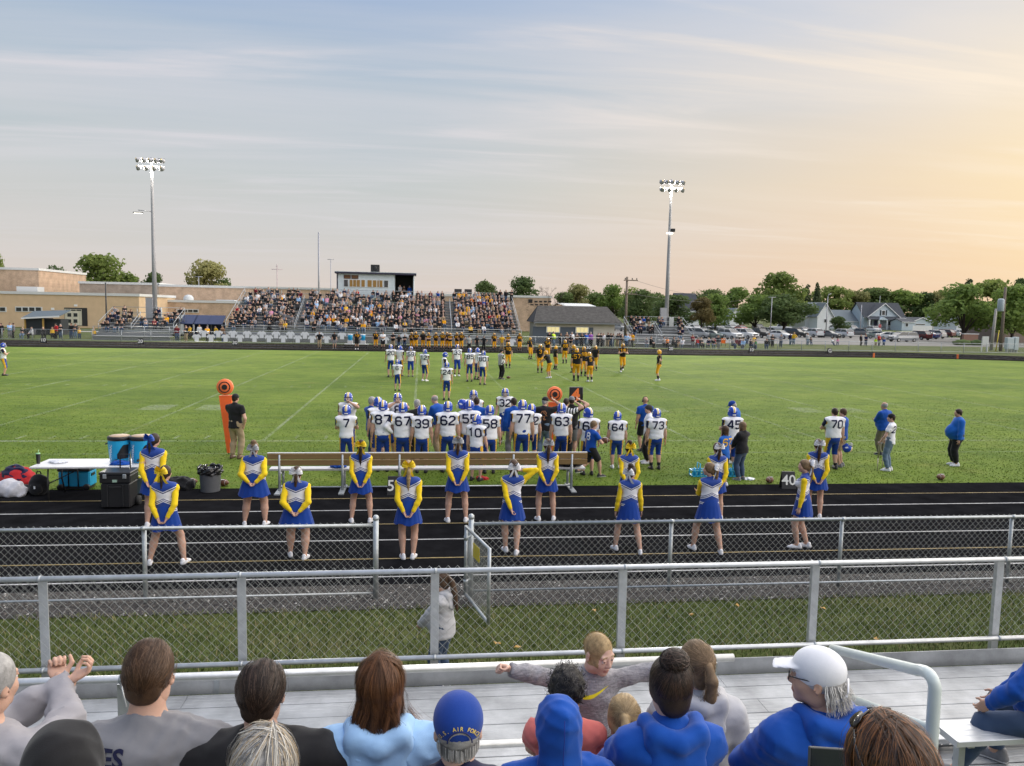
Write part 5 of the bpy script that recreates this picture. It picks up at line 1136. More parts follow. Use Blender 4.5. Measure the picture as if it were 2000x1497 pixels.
# dark shed
YH = 100.0
t = thing('shed', (P(75, 645, YH)[0], YH, 0), 'small dark shed with grey lean-to roof and timber corner posts', 'shed')
x0, x1 = P(49, 640, YH)[0]-t.location[0], P(85, 640, YH)[0]-t.location[0]; z = P(70, 622, YH)[2]
b = MB(); b.box(((x0+x1)/2, 1.3, z/2), (x1-x0, 2.6, z), mat('shed_dark', (.02, .025, .03), .8)); b.box((x1+.9, 1.5, z*.48), (1.8, 2.1, z*.96), mat('shed_dark', (.02, .025, .03), .8)); b.build('wall', t)
b = MB(); b.prism([(x0-.25, -.35, z-.05), (x1+2.0, -.35, z+.25), (x1+2.0, 2.9, z+.95), (x0-.25, 2.9, z+.75)], (0, 0, .09), mat('shed_roof', (.10, .13, .15), .8)); b.build('roof', t)
b = MB(); b.prism([(x0-.25, -.40, z-.12), (x1+2.0, -.40, z+.18), (x1+2.0, -.40, z+.36), (x0-.25, -.40, z+.06)], (0, .05, 0), M_WHITE); b.build('fascia', t)
for x in (x0+.05, x1): b = MB(); b.box((x, -.05, z/2), (.16, .16, z), mat('timber', (.42, .26, .07), .8)); b.build('corner_post', t)
# ---------------------------------------------------------------- concession hut
YC = 92.5; t = thing('concession_hut', (P(1120, 650, YC)[0], YC, 0), 'grey concession hut with shingled roof and two lit serving windows', 'hut'); ox = t.location[0]
X = lambda px: P(px, 650, YC)[0]-ox
zw = P(1120, 629, YC)[2]; zr = P(1120, 600, YC+2.6)[2]; xa, xb = X(1046), X(1201); xe0, xe1 = X(1041), X(1213)
M_HUT = mat('hut_wall', (.58, .54, .47), .8, var=.08, vscale=1.2); M_HUTD = mat('hut_blue_panel', (.10, .12, .15), .7); M_SHING = mat('shingles', (.075, .07, .065), .9, var=.35, vscale=3, bump=.5, bscale=9)
b = MB(); b.box(((xa+xb)/2, 2.7, zw/2), (xb-xa, 5.0, zw), M_HUT); b.build('wall', t)
b = MB(); b.box((X(1105)-.3, .17, 1.2), (X(1168)-X(1050), .06, 2.0), M_HUTD); b.build('front_panel', t)
yr = 2.7
b = MB(); b.prism([(xe0, -.45, zw-.12), (xe1, -.45, zw-.12), (xe1-1.2, yr, zr), (xe0+.9, yr, zr)], (0, 0, .10), M_SHING); b.build('roof', t)
b = MB(); b.prism([(xe0, 5.9, zw-.12), (xe0+.9, yr, zr), (xe1-1.2, yr, zr), (xe1, 5.9, zw-.12)], (0, 0, .10), M_SHING); b.build('roof', t)
b = MB(); b.prism([(xe0, -.45, zw-.12), (xe0+.9, yr, zr-.02), (xe0, 5.9, zw-.12)], (.05, 0, 0), mat('gable_dark', (.05, .05, .055), .8)); b.prism([(xe1-.05, -.45, zw-.12), (xe1-1.25, yr, zr-.02), (xe1-.05, 5.9, zw-.12)], (.05, 0, 0), mat('gable_dark', (.05, .05, .055), .8)); b.build('gable', t)
b = MB(); b.box(((xe0+xe1)/2, -.47, zw-.16), (xe1-xe0, .04, .18), mat('gutter', (.20, .21, .22), .6)); b.build('gutter', t)
for a, c in ((1067, 1094), (1124, 1150)):
 f = MB(); f.box(((X(a)+X(c))/2, .10, P(1080, 644, YC)[2]), (X(c)-X(a), .08, .75), M_WHITE); fo = f.build('serving_window', t)
 for k in range(3): w = (X(c)-X(a)-.3)/3; g = MB(); g.box((X(a)+.12+w/2+k*(w+.03), .05, P(1080, 644, YC)[2]), (w-.03, .03, .58), mat('hut_lit', (.5, .45, .25), .3, emit=(1, .82, .38, .40))); g.build('pane', fo)
# ---------------------------------------------------------------- lights and poles
M_POLE = mat('steel_pole', (.42, .42, .45), .5, metal=.4); M_LAMP = mat('lamp_glass', (1, 1, 1), .3, emit=(1, .93, .80, 90)); M_WOOD = mat('pole_wood', (.19, .15, .12), .9, var=.2); M_WIRED = mat('wire_dark', (.05, .05, .05), .6)
def light_tower(pxb, pyb, pxt, pyt, Y, label, left, boxy=None):
 b0 = P(pxb, pyb, Y); tp = P(pxt, pyt, Y); H = tp[2]; bx = float(b0[0]+(b0[0]-tp[0])*.0); t = thing('floodlight_tower', (tp[0], Y, 0), label, 'floodlight', 'floodlight towers beyond the field')
 b = MB(); b.tube([(0, 0, 0), (0, 0, H*.5), (0, 0, H-1.2), (0, 0, H+1.2)], .2, M_POLE, 10, rs=[.30, .23, .15, .12]); b.build('pole', t)
 lm = bpy.data.lights.new('floodlight', 'SPOT'); lm.energy = 24000; lm.spot_size = math.radians(115); lm.spot_blend = .6; lm.shadow_soft_size = 1.0; lm.color = (1, .93, .82)
 lo = bpy.data.objects.new('floodlight', lm); COL.objects.link(lo); lo.parent = t; lo.location = (0, -1.3, H+.3); lo.rotation_euler = Vector((.15 if left else -.15, -1, -.42)).to_track_quat('-Z', 'Y').to_euler()
 lm_me = hs_me = None
 for r, z in ((0, H+.9), (1, H+.0)):
  b = MB(); b.box((0, -.2, z+.12), (3.2, .12, .12), M_POLE); b.build('crossarm', t)
  for k in range(5 if r == 0 else 4):
   x = (-1.35+.675*k) if r == 0 else (-1.3+.87*k); an = (-.25 if left else .25)+(k-2)*.16
   if lm_me is None:
    b = MB(); Rr = rotx(math.radians(62)); b.lathe((0, 0, 0), [(.10, .38), (.17, .28), (.34, .06), (.36, -.04)], M_POLE, 12, ax=np.array(Rr) @ rotx(0), capb=False); hs_me = b.mesh('lamp_housing')
    b = MB(); b.lathe((0, 0, 0), [(.27, -.05), (.25, -.10), (.1, -.13)], M_LAMP, 12, ax=Rr); b.lathe((0, 0, 0), [(.35, -.03), (.27, -.05)], mat('reflector_glow', (1, .9, .7), .3, emit=(1, .78, .42, 1.6)), 12, ax=Rr, capt=False); lm_me = b.mesh('lamp_lens')  # ring emits a warm glow in place of lamp light caught by the reflector
   ho = link('lamp_housing', hs_me, t, M4(rotz(an) @ np.eye(3), (x, -.42, z-.15))); link('lamp_lens', lm_me, ho)
 z = P(pxt, 416 if left else 452, Y)[2]
 if left:
  b = MB(); b.tube([(0, 0, z+.15), (-1.6, -.2, z+.25)], .05, M_POLE, 6); b.build('side_arm', t); b = MB(); b.box((-1.6, -.2, z-.05), (1.1, .3, .12), M_BLACK); b.box((-1.6, -.2, z-.13), (.9, .24, .04), mat('lamp_dim', (1, 1, 1), .3, emit=(1, .95, .85, 3))); b.build('side_lamp', t)
 else:
  b = MB(); b.box((.35, -.2, z+.1), (.5, .4, .4), M_BLACK); b.box((-.1, -.35, z-.3), (.8, .2, .15), mat('lamp_dim', (1, 1, 1), .3, emit=(1, .95, .85, 3))); b.build('side_lamp', t)
 b = MB(); b.box((-.5, -.3, 3.3), (.8, .5, 3.0), M_POLE); b.box((.55, -.3, 2.9), (.6, .4, 1.4), M_COP); b.build('switch_box', t)
light_tower(303, 640, 296, 328, 98.5, 'tall floodlight tower rising behind the small west bleacher, lamps lit', True)
light_tower(1299, 650, 1311, 370, 97.0, 'tall floodlight tower rising behind the small east bleacher, lamps lit', False)
def mast(px, py0, py1, Y, r, label, m=M_POLE, arms=()):
 p = P(px, py1, Y); t = thing('mast' if not arms else 'aerial_mast', (p[0], Y, 0), label, 'mast'); b = MB(); b.tube([(0, 0, 0), (0, 0, p[2])], r, m, 6, rs=[r, r*.7]); b.build('pole', t)
 for z, w in arms: b = MB(); b.tube([(-w/2, 0, p[2]-z), (w/2, 0, p[2]-z)], r*.5, m, 5); b.build('crossarm', t)
 return t
mast(622.5, 560, 454, 140, .22, 'very tall thin mast rising behind the grandstand'); mast(646, 560, 506, 125, .09, 'thin mast with short crossarm left of the press box', arms=((.1, 1.0),))
t = mast(541, 560, 517, 165, .12, 'lattice radio mast with wide aerial behind the grandstand', mat('mast_pink', (.45, .36, .36), .6), arms=((1.0, 2.2), (.4, .4)))
for k in range(4): b = MB(); b.tube([(-.5, 0, t.children[0].dimensions[2]*.5-2.5+k), (.5, 0, t.children[0].dimensions[2]*.5-1.5+k)], .03, M_POLE, 4); b.build('lattice_brace', t)
mast(206, 632, 552, 118, .13, 'slim dark pole in front of the tan school wing', M_WIRED)
def utility_pole(pxb, pyb, pyt, Y, label, arms=2, m=None, extra=None):
 p = P(pxb, pyt, Y); t = thing('utility_pole', (p[0], Y, 0), label, 'utility pole', 'utility poles'); H = p[2]; b = MB(); b.tube([(0, 0, 0), (0, 0, H)], .2, m or M_WOOD, 8, rs=[.22, .15]); b.build('pole', t)
 for k in range(arms):
  b = MB(); b.box((.5, -.15, H-.5-k*1.9), (2.0, .12, .14), M_WOOD); b.build('crossarm', t)
  for x in (-.3, .7, 1.35): b = MB(); b.lathe((x, -.15, H-.4-k*1.9), [(.06, 0), (.09, .1), (.05, .25)], M_BLACK, 6); b.build('insulator', t)
 if extra == 'transformer': b = MB(); b.lathe((-.55, -.1, H-3.2), [(.36, 0), (.4, .1), (.4, 1.5), (.3, 1.65), (.05, 1.7)], mat('transformer', (.36, .42, .46), .5), 12); b.build('transformer', t)
 return t, H
u1, h1 = utility_pole(1225, 640, 541, 106, 'wooden utility pole with crossarms right of the concession hut')
u2, h2 = utility_pole(1964, 672, 561, 93, 'tall utility pole with grey transformer can in front of the big tree', arms=0, extra='transformer')
u3, h3 = utility_pole(1942, 672, 603, 95, 'short leaning grey pole beside the transformer pole', arms=0, m=mat('pole_grey', (.36, .34, .32), .8)); u3.rotation_euler[1] = .05
t = mast(1948, 672, 645, 92, .07, 'yellow guy marker leaning by the utility poles', mat('guy_yellow', (.65, .5, .04), .6)); t.rotation_euler[1] = .09
for px, py, Y, lb in ((1508, 581, 150, 'white street lamp between the trees'), (1480, 640, 140, 'thin lamp post in the car park among the trees'), (1683, 596, 165, 'thin post left of the white gabled house'), (1825, 601, 140, 'thin post at the edge of the car park right of the house'), (388, 541, 170, 'lamp post with double arm on the school roof line')): mast(px, 0, py, Y, .1, lb, arms=((.0, 1.6),) if py in (581, 541) else ())
t = mast(1617, 0, 580, 150, .11, 'curved neck lamp post beside the white house'); b = MB(); z = P(1617, 580, 150)[2]; b.tube([(0, 0, z), (.2, 0, z+.5), (.7, 0, z+.6)], .08, M_POLE, 6); b.build('neck', t)
def wire(a, c, sag, label):
 a, c = np.array(a), np.array(c); b = MB(); pts = [a+(c-a)*s-np.array([0, 0, 4*sag*s*(1-s)]) for s in np.linspace(0, 1, 14)]; b.tube(pts, .022, M_WIRED, 4, caps=False); tag(b.build('power_line'), label, 'power line', 'overhead wires')
far_ = P(1345, 560, 215); wire((u1.location[0]+.9, 106, h1-.4), P(1400, 575, 240), 1.0, 'overhead wire running from the utility pole to the far houses'); wire((u1.location[0]+.3, 106, h1-2.3), P(1480, 580, 240), 1.5, 'lower overhead wire running from the utility pole to the trees')
# cabinet by the pole
for i, px in enumerate((1972, 1984)):
 p = P(px, 660, 91); t = thing('utility_cabinet', (p[0], 91, 0), 'pale grey utility cabinet, %s of the pair by the poles' % ('wider' if i == 0 else 'narrow taller'), 'cabinet', 'utility cabinets'); b = MB(); b.box((0, 0, 1.1), (1.0-.4*i, .5, 1.5+.2*i), mat('cabinet', (.48, .55, .57), .5), bev=.03); b.build('body', t); b = MB(); b.box((0, -.26, 1.1), (.85-.4*i, .02, 1.3), mat('cabinet', (.48, .55, .57), .5)); b.build('door', t); b = MB(); b.box((-.3+.1*i, 0, .17), (.1, .3, .36), M_GALV); b.build('foot', t); b = MB(); b.box((.3-.1*i, 0, .17), (.1, .3, .36), M_GALV); b.build('foot', t)
p = P(1925, 660, 91); t = thing('notice_frame', (p[0], 91, 0), 'white meter board on two posts left of the leaning pole', 'meter board'); b = MB(); b.box((0, 0, 1.4), (.9, .1, 1.1), M_COP); b.build('board', t)
for s in (-.4, .4): b = MB(); b.box((s, .06, .85), (.1, .1, 1.7), M_WHITE); b.build('post', t)
# pylons at the field corner
M_PYL = mat('pylon_orange', (.80, .16, .02), .5)
for px, py in ((1706.5, 699), (1870, 701)):
 b = MB(); b.box((0, 0, .23), (.13, .13, .46), M_PYL, bev=.01); o = b.build('end_zone_pylon'); o.location = tuple(G(px, py, .004)); tag(o, 'small orange end zone pylon, the %s of two' % ('nearer to midfield' if px < 1800 else 'one farther out by the track bend'), 'pylon', 'end zone pylons')
# ================================================================ trees
def leaf_mat(name, c1, c2):
 if name in MATS: return MATS[name]
 m = bpy.data.materials.new(name); m.use_nodes = True; nt = m.node_tree; b = nt.nodes['Principled BSDF']; b.inputs['Roughness'].default_value = .75; b.inputs['Specular IOR Level'].default_value = .2
 b.inputs['Transmission Weight'].default_value = 0
 tc = N(nt, 'ShaderNodeTexCoord').outputs['Object']; n = N(nt, 'ShaderNodeTexNoise', Scale=7.0, Detail=5.0, Roughness=.7); nt.links.new(tc, n.inputs['Vector'])
 oi = N(nt, 'ShaderNodeObjectInfo'); f = math_(nt, 'ADD', n.outputs[0], math_(nt, 'MULTIPLY', math_(nt, 'SUBTRACT', oi.outputs['Random'], .5), .22))
 col = ramp(nt, f, [(.30, c1), (.70, c2)]); nt.links.new(col, b.inputs['Base Color'])
 tr = N(nt, 'ShaderNodeBsdfTranslucent'); nt.links.new(col, tr.inputs[0]); mx = N(nt, 'ShaderNodeMixShader'); mx.inputs[0].default_value = .42
 nt.links.new(b.outputs[0], mx.inputs[1]); nt.links.new(tr.outputs[0], mx.inputs[2]); nt.links.new(mx.outputs[0], nt.nodes['Material Output'].inputs[0])
 MATS[name] = m; return m
LEAFS = {'oak': leaf_mat('leaf_oak', (0.126, 0.180, 0.047), (0.317, 0.379, 0.106)), 'dark': leaf_mat('leaf_dark', (0.072, 0.114, 0.042), (0.180, 0.242, 0.084)), 'olive': leaf_mat('leaf_olive', (0.180, 0.193, 0.077), (0.401, 0.379, 0.157)), 'brown': leaf_mat('leaf_brown', (.095, .078, .030), (.20, .16, .065)), 'green': leaf_mat('leaf_green', (0.121, 0.193, 0.050), (0.275, 0.368, 0.095)), 'conifer': leaf_mat('leaf_conifer', (0.050, 0.077, 0.037), (0.126, 0.157, 0.073))}
M_BARK = mat('bark', (.055, .042, .032), .95, var=.3, vscale=9)
_tt = {}
def tree_meshes(kind, seed, n=3600, wide=.44, base=.16, leafs=.021, gaps=.0):
 'crown and trunk of a tree of height 1'
 key = (kind, seed)
 if key in _tt: return _tt[key]
 r = np.random.default_rng(seed); lobes = []
 if kind == 'conifer':
  for i in range(16): z = .12+.86*i/16; lobes.append((np.array([r.normal(0, .012), r.normal(0, .012), z]), np.array([.20*(1-z)+.02]*2+[.045])))
 else:
  nl = 15
  for i in range(nl):
   z = base+(1-base)*(.12+.80*r.random()); t = (z-base)/(1-base); R = wide*math.sqrt(max(.05, 1-(2*t-.85)**2))*.75; a = 2*math.pi*i*.618; d = R*math.sqrt(r.random())
   s = r.uniform(.10, .19); lobes.append((np.array([d*math.cos(a), d*math.sin(a), min(z, 1-s*.8)]), np.array([s*1.2, s*1.2, s*.85])))
  lobes.append((np.array([0, 0, .86]), np.array([.15, .15, .13])))
 w = np.array([np.prod(l[1])**(2/3) for l in lobes]); w /= w.sum(); ch = r.choice(len(lobes), n, p=w)
 d = r.normal(0, 1, (n, 3)); d /= np.linalg.norm(d, axis=1, keepdims=True); rad = r.uniform(.35, 1.18, n)**.5
 C = np.array([lobes[c][0] for c in ch])+d*np.array([lobes[c][1] for c in ch])*rad[:, None]; C += r.normal(0, .008, C.shape)
 nr = d+r.normal(0, .55, (n, 3)); nr /= np.linalg.norm(nr, axis=1, keepdims=True); a = np.cross(nr, r.normal(0, 1, (n, 3))); a /= np.linalg.norm(a, axis=1, keepdims=True)+1e-9; b_ = np.cross(nr, a)
 s = r.uniform(.5, 1.3, n)[:, None]*leafs*(1 if kind != 'conifer' else .8)
 V = np.stack([C-a*s-b_*s*.5, C+a*s*.7-b_*s, C+a*s+b_*s*.6, C-a*s*.5+b_*s], 1).reshape(-1, 3)
 cr = mk_mesh('crown', V, np.arange(4*n).reshape(-1, 4), [LEAFS[kind]], smooth=False)
 tb = MB(); hh = .78 if kind == 'conifer' else .60
 tb.tube([(0, 0, 0), (.008, 0, base*.6), (-.004, .006, base+.1), (0, 0, hh)], .02, M_BARK, 8, rs=[.030, .022, .018, .006])
 if kind != 'conifer':
  for c, rr in lobes[::2]:
   z0 = base*.75+.25*r.random()*max(.1, c[2]-base); tb.tube([(0, 0, z0), c*[.45, .45, 0]+[0, 0, z0+(c[2]-z0)*.6], c], .008, M_BARK, 5, rs=[.013, .009, .003])
 _tt[key] = (cr, tb.mesh('trunk')); return _tt[key]
TREE_N = [0]
def tree(px, pyt, wpx, Y, kind, label, seed, **k):
 p = P(px, pyt, Y); H = p[2]; W = abs(P(px+wpx/2, pyt, Y)[0]-P(px-wpx/2, pyt, Y)[0]); cr, tr = tree_meshes(kind, seed, **k); ext = .80 if kind != 'conifer' else .40
 t = thing('conifer_tree' if kind == 'conifer' else 'broadleaf_tree', (p[0], Y, 0), label, 'tree', 'trees beyond the field', rz=(TREE_N[0]*2.4) % 6.28); TREE_N[0] += 1; sx = W/ext
 for m, nm in ((tr, 'trunk'), (cr, 'crown')): o = link(nm, m, t); o.scale = (sx, sx, H)
for a in ((-8, 498, 44, 176, 'oak', 'tree at the photo edge behind the taller brick school block', 1), (102, 517, 62, 172, 'dark', 'dense dark round tree beside the taller brick school block', 2), (152, 548, 46, 182, 'dark', 'low dark tree below the big oak behind the school', 3), (192, 498, 128, 186, 'oak', 'big spreading oak standing highest behind the school', 4), (255, 534, 44, 186, 'green', 'small tree just right of the big oak behind the school', 5), (300, 533, 52, 190, 'dark', 'low dark tree behind the west floodlight tower', 3),
          (402, 509, 92, 180, 'olive', 'olive tree with open branches behind the school roof', 6), (440, 541, 56, 182, 'dark', 'low dark tree at the flank of the olive tree', 2), (945, 548, 54, 178, 'dark', 'dark rounded tree behind the right part of the grandstand', 5), (1022, 541, 78, 176, 'dark', 'larger dark rounded tree behind the grandstand end', 1), (892, 568, 18, 178, 'dark', 'tiny dark treetop peeking over the grandstand', 5),
          (1128, 555, 56, 215, 'olive', 'pale olive tree behind the concession hut roof', 6), (1105, 572, 60, 212, 'dark', 'dark tree at the left of the pale olive tree behind the hut', 3), (1166, 570, 66, 220, 'dark', 'dark tree in the gap behind the hut ridge', 2), (1200, 557, 58, 214, 'green', 'green tree just left of the utility pole', 4), (1232, 575, 50, 200, 'dark', 'dark tree right behind the utility pole', 5), (1252, 566, 66, 190, 'dark', 'dark tree between utility pole and east floodlight tower', 1), (1283, 570, 48, 196, 'dark', 'dark tree directly left of the east floodlight tower', 2), (1318, 577, 88, 170, 'dark', 'wide dark tree behind the small east bleacher', 3),
          (1372, 581, 56, 158, 'brown', 'brownish autumn tree in the car park', 5), (1400, 574, 66, 170, 'green', 'green tree just right of the brownish autumn tree', 1), (1392, 566, 60, 250, 'dark', 'distant tree behind the dark roofed house', 4), (1440, 562, 70, 245, 'green', 'distant green tree behind the small white house', 6), (1478, 577, 84, 172, 'green', 'spreading tree over the middle of the car park', 4), (1527, 533, 96, 230, 'oak', 'tall broad oak rising highest right of the floodlight tower', 4), (1535, 572, 98, 165, 'dark', 'dense dark tree in front of the tall oak', 2),
          (1578, 553, 34, 240, 'conifer', 'dark pointed conifer right of the tall oak', 11), (1597, 550, 30, 250, 'conifer', 'dark pointed conifer above the white house with grey roof', 12), (1632, 559, 84, 262, 'oak', 'rounded tree behind the white house with grey roof', 1), (1672, 568, 66, 265, 'olive', 'olive tree behind the long garage roof', 6), (1714, 563, 92, 268, 'dark', 'dark tree behind the gabled house', 3), (1760, 566, 84, 266, 'green', 'tree behind the gabled house chimney side', 5), (1806, 571, 74, 262, 'dark', 'dark tree behind the low house with white fence', 1), (1846, 567, 58, 258, 'olive', 'thin olive tree behind the brown roofed house', 6),
          (1893, 541, 46, 175, 'conifer', 'conifer top sticking out above the big tree by the poles', 11), (1888, 556, 104, 125, 'green', 'big leafy tree spreading left of the transformer pole', 4), (1946, 546, 100, 138, 'oak', 'big tree with open top behind the transformer pole', 6), (1985, 556, 96, 122, 'green', 'leafy tree at the edge right of the transformer pole', 1), (1640, 618, 34, 150, 'dark', 'small dark shrub-like tree beside the white house', 5), (1996, 545, 50, 190, 'dark', 'dark treetop behind at the far edge', 3)):
 tree(*a)
# a far wood closing the horizon
wo = []
r_ = np.random.default_rng(21)
for i in range(120):
 x = -420+i*7.5+r_.normal(0, 2); Y = r_.uniform(300, 370); h = r_.uniform(11, 16)
 if -300 < x < 60: h *= .5
 wo.append((x, Y, h, r_.uniform(8, 13)))
Vs, Fs = [], []; o = 0
for x, Y, h, w in wo:
 n = 300; c = r_.normal(0, 1, (n, 3)); c /= np.linalg.norm(c, axis=1, keepdims=True); c *= r_.uniform(.5, 1.05, (n, 1)); C = np.array([x, Y, h*.55])+c*[w*.55, w*.5, h*.46]
 q = r_.normal(0, .55, (n, 4, 3)); Vs.append((C[:, None]+q).reshape(-1, 3)); Fs.append(np.arange(4*n).reshape(-1, 4)+o); o += 4*n
tag(link('woods', mk_mesh('woods', np.concatenate(Vs), np.concatenate(Fs), [LEAFS['dark'], LEAFS['oak']], np.repeat(r_.integers(0, 2, len(wo)), 300), smooth=False)), kind='stuff')
# bare tree by the school end
t = thing('bare_tree', (P(1078, 570, 150)[0], 150, 0), 'nearly bare twiggy tree at the end of the brick school hall', 'tree'); b = MB(); rr_ = np.random.default_rng(8)
def twig(p, d, l, r, dep):
 q = p+d*l; b.tube([p, (p+q)/2+rr_.normal(0, l*.05, 3), q], r, M_BARK, 4, caps=False, rs=[r, r*.8, r*.6])
 if dep:
  for _ in range(3): e = d+rr_.normal(0, .45, 3); twig(q, e/np.linalg.norm(e), l*.72, r*.6, dep-1)
H_ = P(1078, 562, 150)[2]; twig(np.array([0, 0, 0.]), np.array([0, 0, 1.]), H_*.36, .16, 5); b.build('branches', t)
b = MB(); b.tube([(0, 0, 0), (0, 0, H_*.3)], .2, M_BARK, 8); b.build('trunk', t)
# ================================================================ houses across the road
M_SID = mat('white_siding', (.80, .82, .84), .6, var=.05, vscale=2); M_SIDB = mat('grey_blue_siding', (.52, .60, .66), .6, var=.05); M_RDARK = mat('roof_dark', (.045, .052, .065), .85, var=.2, vscale=4); M_RGREY = mat('roof_grey', (.15, .18, .20), .85, var=.15, vscale=4); M_RBRN = mat('roof_brown', (.11, .085, .075), .85, var=.15, vscale=4)
def house(px0, px1, pye, pyr, Y, dep, label, wm, rm, gable=False, wins=(), porch=None, pyb=None):
 a, c = P(px0, pye, Y), P(px1, pye, Y); W = c[0]-a[0]; ze = (a[2]+c[2])/2; zr = P((px0+px1)/2, pyr, Y+(0 if gable else dep/2))[2]
 t = thing('house', ((a[0]+c[0])/2, Y, 0), label, 'house', 'houses beyond the car park'); ov = .35
 b = MB(); b.box((0, dep/2, ze/2), (W, dep, ze), wm)
 if gable:
  b.prism([(-W/2, 0.001, ze-.001), (W/2, .001, ze-.001), (0, .001, zr-.15)], (0, dep-.002, 0), wm); b.build('wall', t)
  for s in (-1, 1): b = MB(); b.prism([(s*(W/2+ov), -ov, ze-ov*(zr-ze)/(W/2)), (0, -ov, zr), (0, dep+ov, zr), (s*(W/2+ov), dep+ov, ze-ov*(zr-ze)/(W/2))], (0, 0, .14), rm); b.build('roof', t)
  for s in (-1, 1): b = MB(); b.prism([(s*(W/2+ov), -ov-.04, ze-ov*(zr-ze)/(W/2)-.10), (0, -ov-.04, zr-.10), (0, -ov-.04, zr+.14), (s*(W/2+ov), -ov-.04, ze-ov*(zr-ze)/(W/2)+.14)], (0, .04, 0), M_WHITE); b.build('barge_board', t)
 else:
  for s in (0, 1): b.prism([((-W/2 if s == 0 else W/2-.1), 0.001, ze-.001), ((-W/2 if s == 0 else W/2-.1), dep-.001, ze-.001), ((-W/2 if s == 0 else W/2-.1), dep/2, zr-.12)], (.1, 0, 0), wm)
  b.build('wall', t); sl_ = (zr-ze)/(dep/2)
  for y0, y1 in ((-ov, dep/2), (dep+ov, dep/2)): b = MB(); b.prism([(-W/2-ov, y0, ze-ov*sl_), (W/2+ov, y0, ze-ov*sl_), (W/2+ov, y1, zr), (-W/2-ov, y1, zr)], (0, 0, .14), rm); b.build('roof', t)
  b = MB(); b.box((0, -ov-.02, ze-ov*sl_), (W+2*ov, .05, .2), M_WHITE); b.build('fascia', t)
 for (wx0, wx1, wy0, wy1) in wins:
  p0, p1 = P(wx0, wy0, Y), P(wx1, wy1, Y); f = MB(); f.box(((p0[0]+p1[0])/2-t.location[0], -.04, (p0[2]+p1[2])/2), (abs(p1[0]-p0[0])+.25, .1, abs(p0[2]-p1[2])+.25), M_WHITE); fo = f.build('window_frame', t); g = MB(); g.box(((p0[0]+p1[0])/2-t.location[0], -.10, (p0[2]+p1[2])/2), (abs(p1[0]-p0[0]), .04, abs(p0[2]-p1[2])), M_GLASS); g.build('pane', fo)
 return t, W, ze, zr
YH_ = 235
t, W, ze, zr = house(1687, 1767, 619, 592.5, YH_, 9, 'pale blue white trimmed house with steep front gable and porch', M_SIDB, M_RDARK)
X = lambda px: P(px, 620, YH_)[0]-t.location[0]; Zp = lambda py: P(1725, py, YH_)[2]
g0, g1, gc = X(1693), X(1752), X(1723); zg = Zp(593.5); zb = Zp(618.5)
b = MB(); b.prism([(g0, -.9, zb), (g1, -.9, zb), (gc, -.9, zg-.2)], (0, 5, 0), M_SIDB); b.build('front_gable', t)
for s, gx in ((-1, g0), (1, g1)):
 b = MB(); b.prism([(gx+s*.5, -1.3, zb-.35), (gc, -1.3, zg), (gc, 4.2, zg), (gx+s*.5, 4.2, zb-.35)], (0, 0, .16), M_RDARK); b.build('gable_roof', t); b = MB(); b.prism([(gx+s*.5, -1.36, zb-.5), (gc, -1.36, zg-.15), (gc, -1.36, zg+.17), (gx+s*.5, -1.36, zb-.18)], (0, .05, 0), M_WHITE); b.build('barge_board', t)
f = MB(); f.box((X(1721.5), -.95, Zp(611.5)), (1.3, .1, 1.7), M_WHITE); fo = f.build('window_frame', t); g = MB(); g.box((X(1721.5), -1.01, Zp(611.5)), (.95, .04, 1.35), M_GLASS); g.build('pane', fo)
for dx in (-5.6, 5.8): b = MB(); b.box((X(1721.5+dx), -.94, Zp(611.5)), (.4, .06, 1.7), M_RDARK); b.build('shutter', t)
b = MB(); b.prism([(X(1686), -3.2, Zp(625)), (X(1752), -3.2, Zp(625)), (X(1750), -.6, Zp(619)), (X(1688), -.6, Zp(619))], (0, 0, .14), M_RDARK); b.build('porch_roof', t)
b = MB(); b.prism([(X(1705), -3.5, Zp(625.5)), (X(1723), -3.5, Zp(625.5)), (X(1714), -3.5, Zp(619.5))], (0, 2.6, 0), M_SIDB); b.build('porch_gable', t)
for px in (1688, 1706.5, 1722, 1749): b = MB(); b.box((X(px), -3.05, Zp(625)/2), (.42, .42, Zp(625)-.05), M_WHITE); b.build('porch_post', t)
b = MB(); b.box((X(1719), -1.6, .35), (X(1752)-X(1687), 3.2, .7), mat('porch_floor', (.3, .3, .3), .8)); b.build('porch_floor', t)
b = MB(); b.box((X(1710.5), -.05, 1.9), (1.1, .1, 2.3), mat('door_dark', (.05, .04, .10), .5)); b.build('front_door', t)
for px in (1699, 1737): f = MB(); f.box((X(px), -.05, 2.2), (1.7, .12, 1.7), M_WHITE); fo = f.build('window_frame', t); g = MB(); g.box((X(px), -.12, 2.2), (1.35, .04, 1.4), M_GLASS); g.build('pane', fo)
b = MB(); b.box((X(1723.5), 2, zr+.5), (.12, .12, 3.6), M_WHITE); b.build('finial_pole', t)
house(1573, 1627, 618, 592, 225, 10, 'white house with pale grey roof partly hidden by the dark tree', M_SID, M_RGREY, wins=((1605, 1609, 626, 631), (1613, 1617, 626, 631)))
house(1597, 1627, 617, 593, 219, 5, 'white gabled front wing of the grey roofed house', M_SID, M_RGREY, gable=True, wins=((1610, 1615, 624, 630),))
t, W, ze, zr = house(1634, 1688, 627, 607, 238, 10, 'long white garage with grey roof between the two houses', M_SID, M_RGREY)
for k in range(2): b = MB(); b.box((-1.6+4.6*k, -.04, 1.4), (3.6, .08, 2.5), M_SIDB); b.build('garage_door', t)
t, *_ = house(1779, 1822, 630, 621, 230, 8, 'low pale bungalow with shallow gable behind a white board fence', M_SIDB, M_RDARK, gable=True, wins=((1788, 1806, 633, 635),))
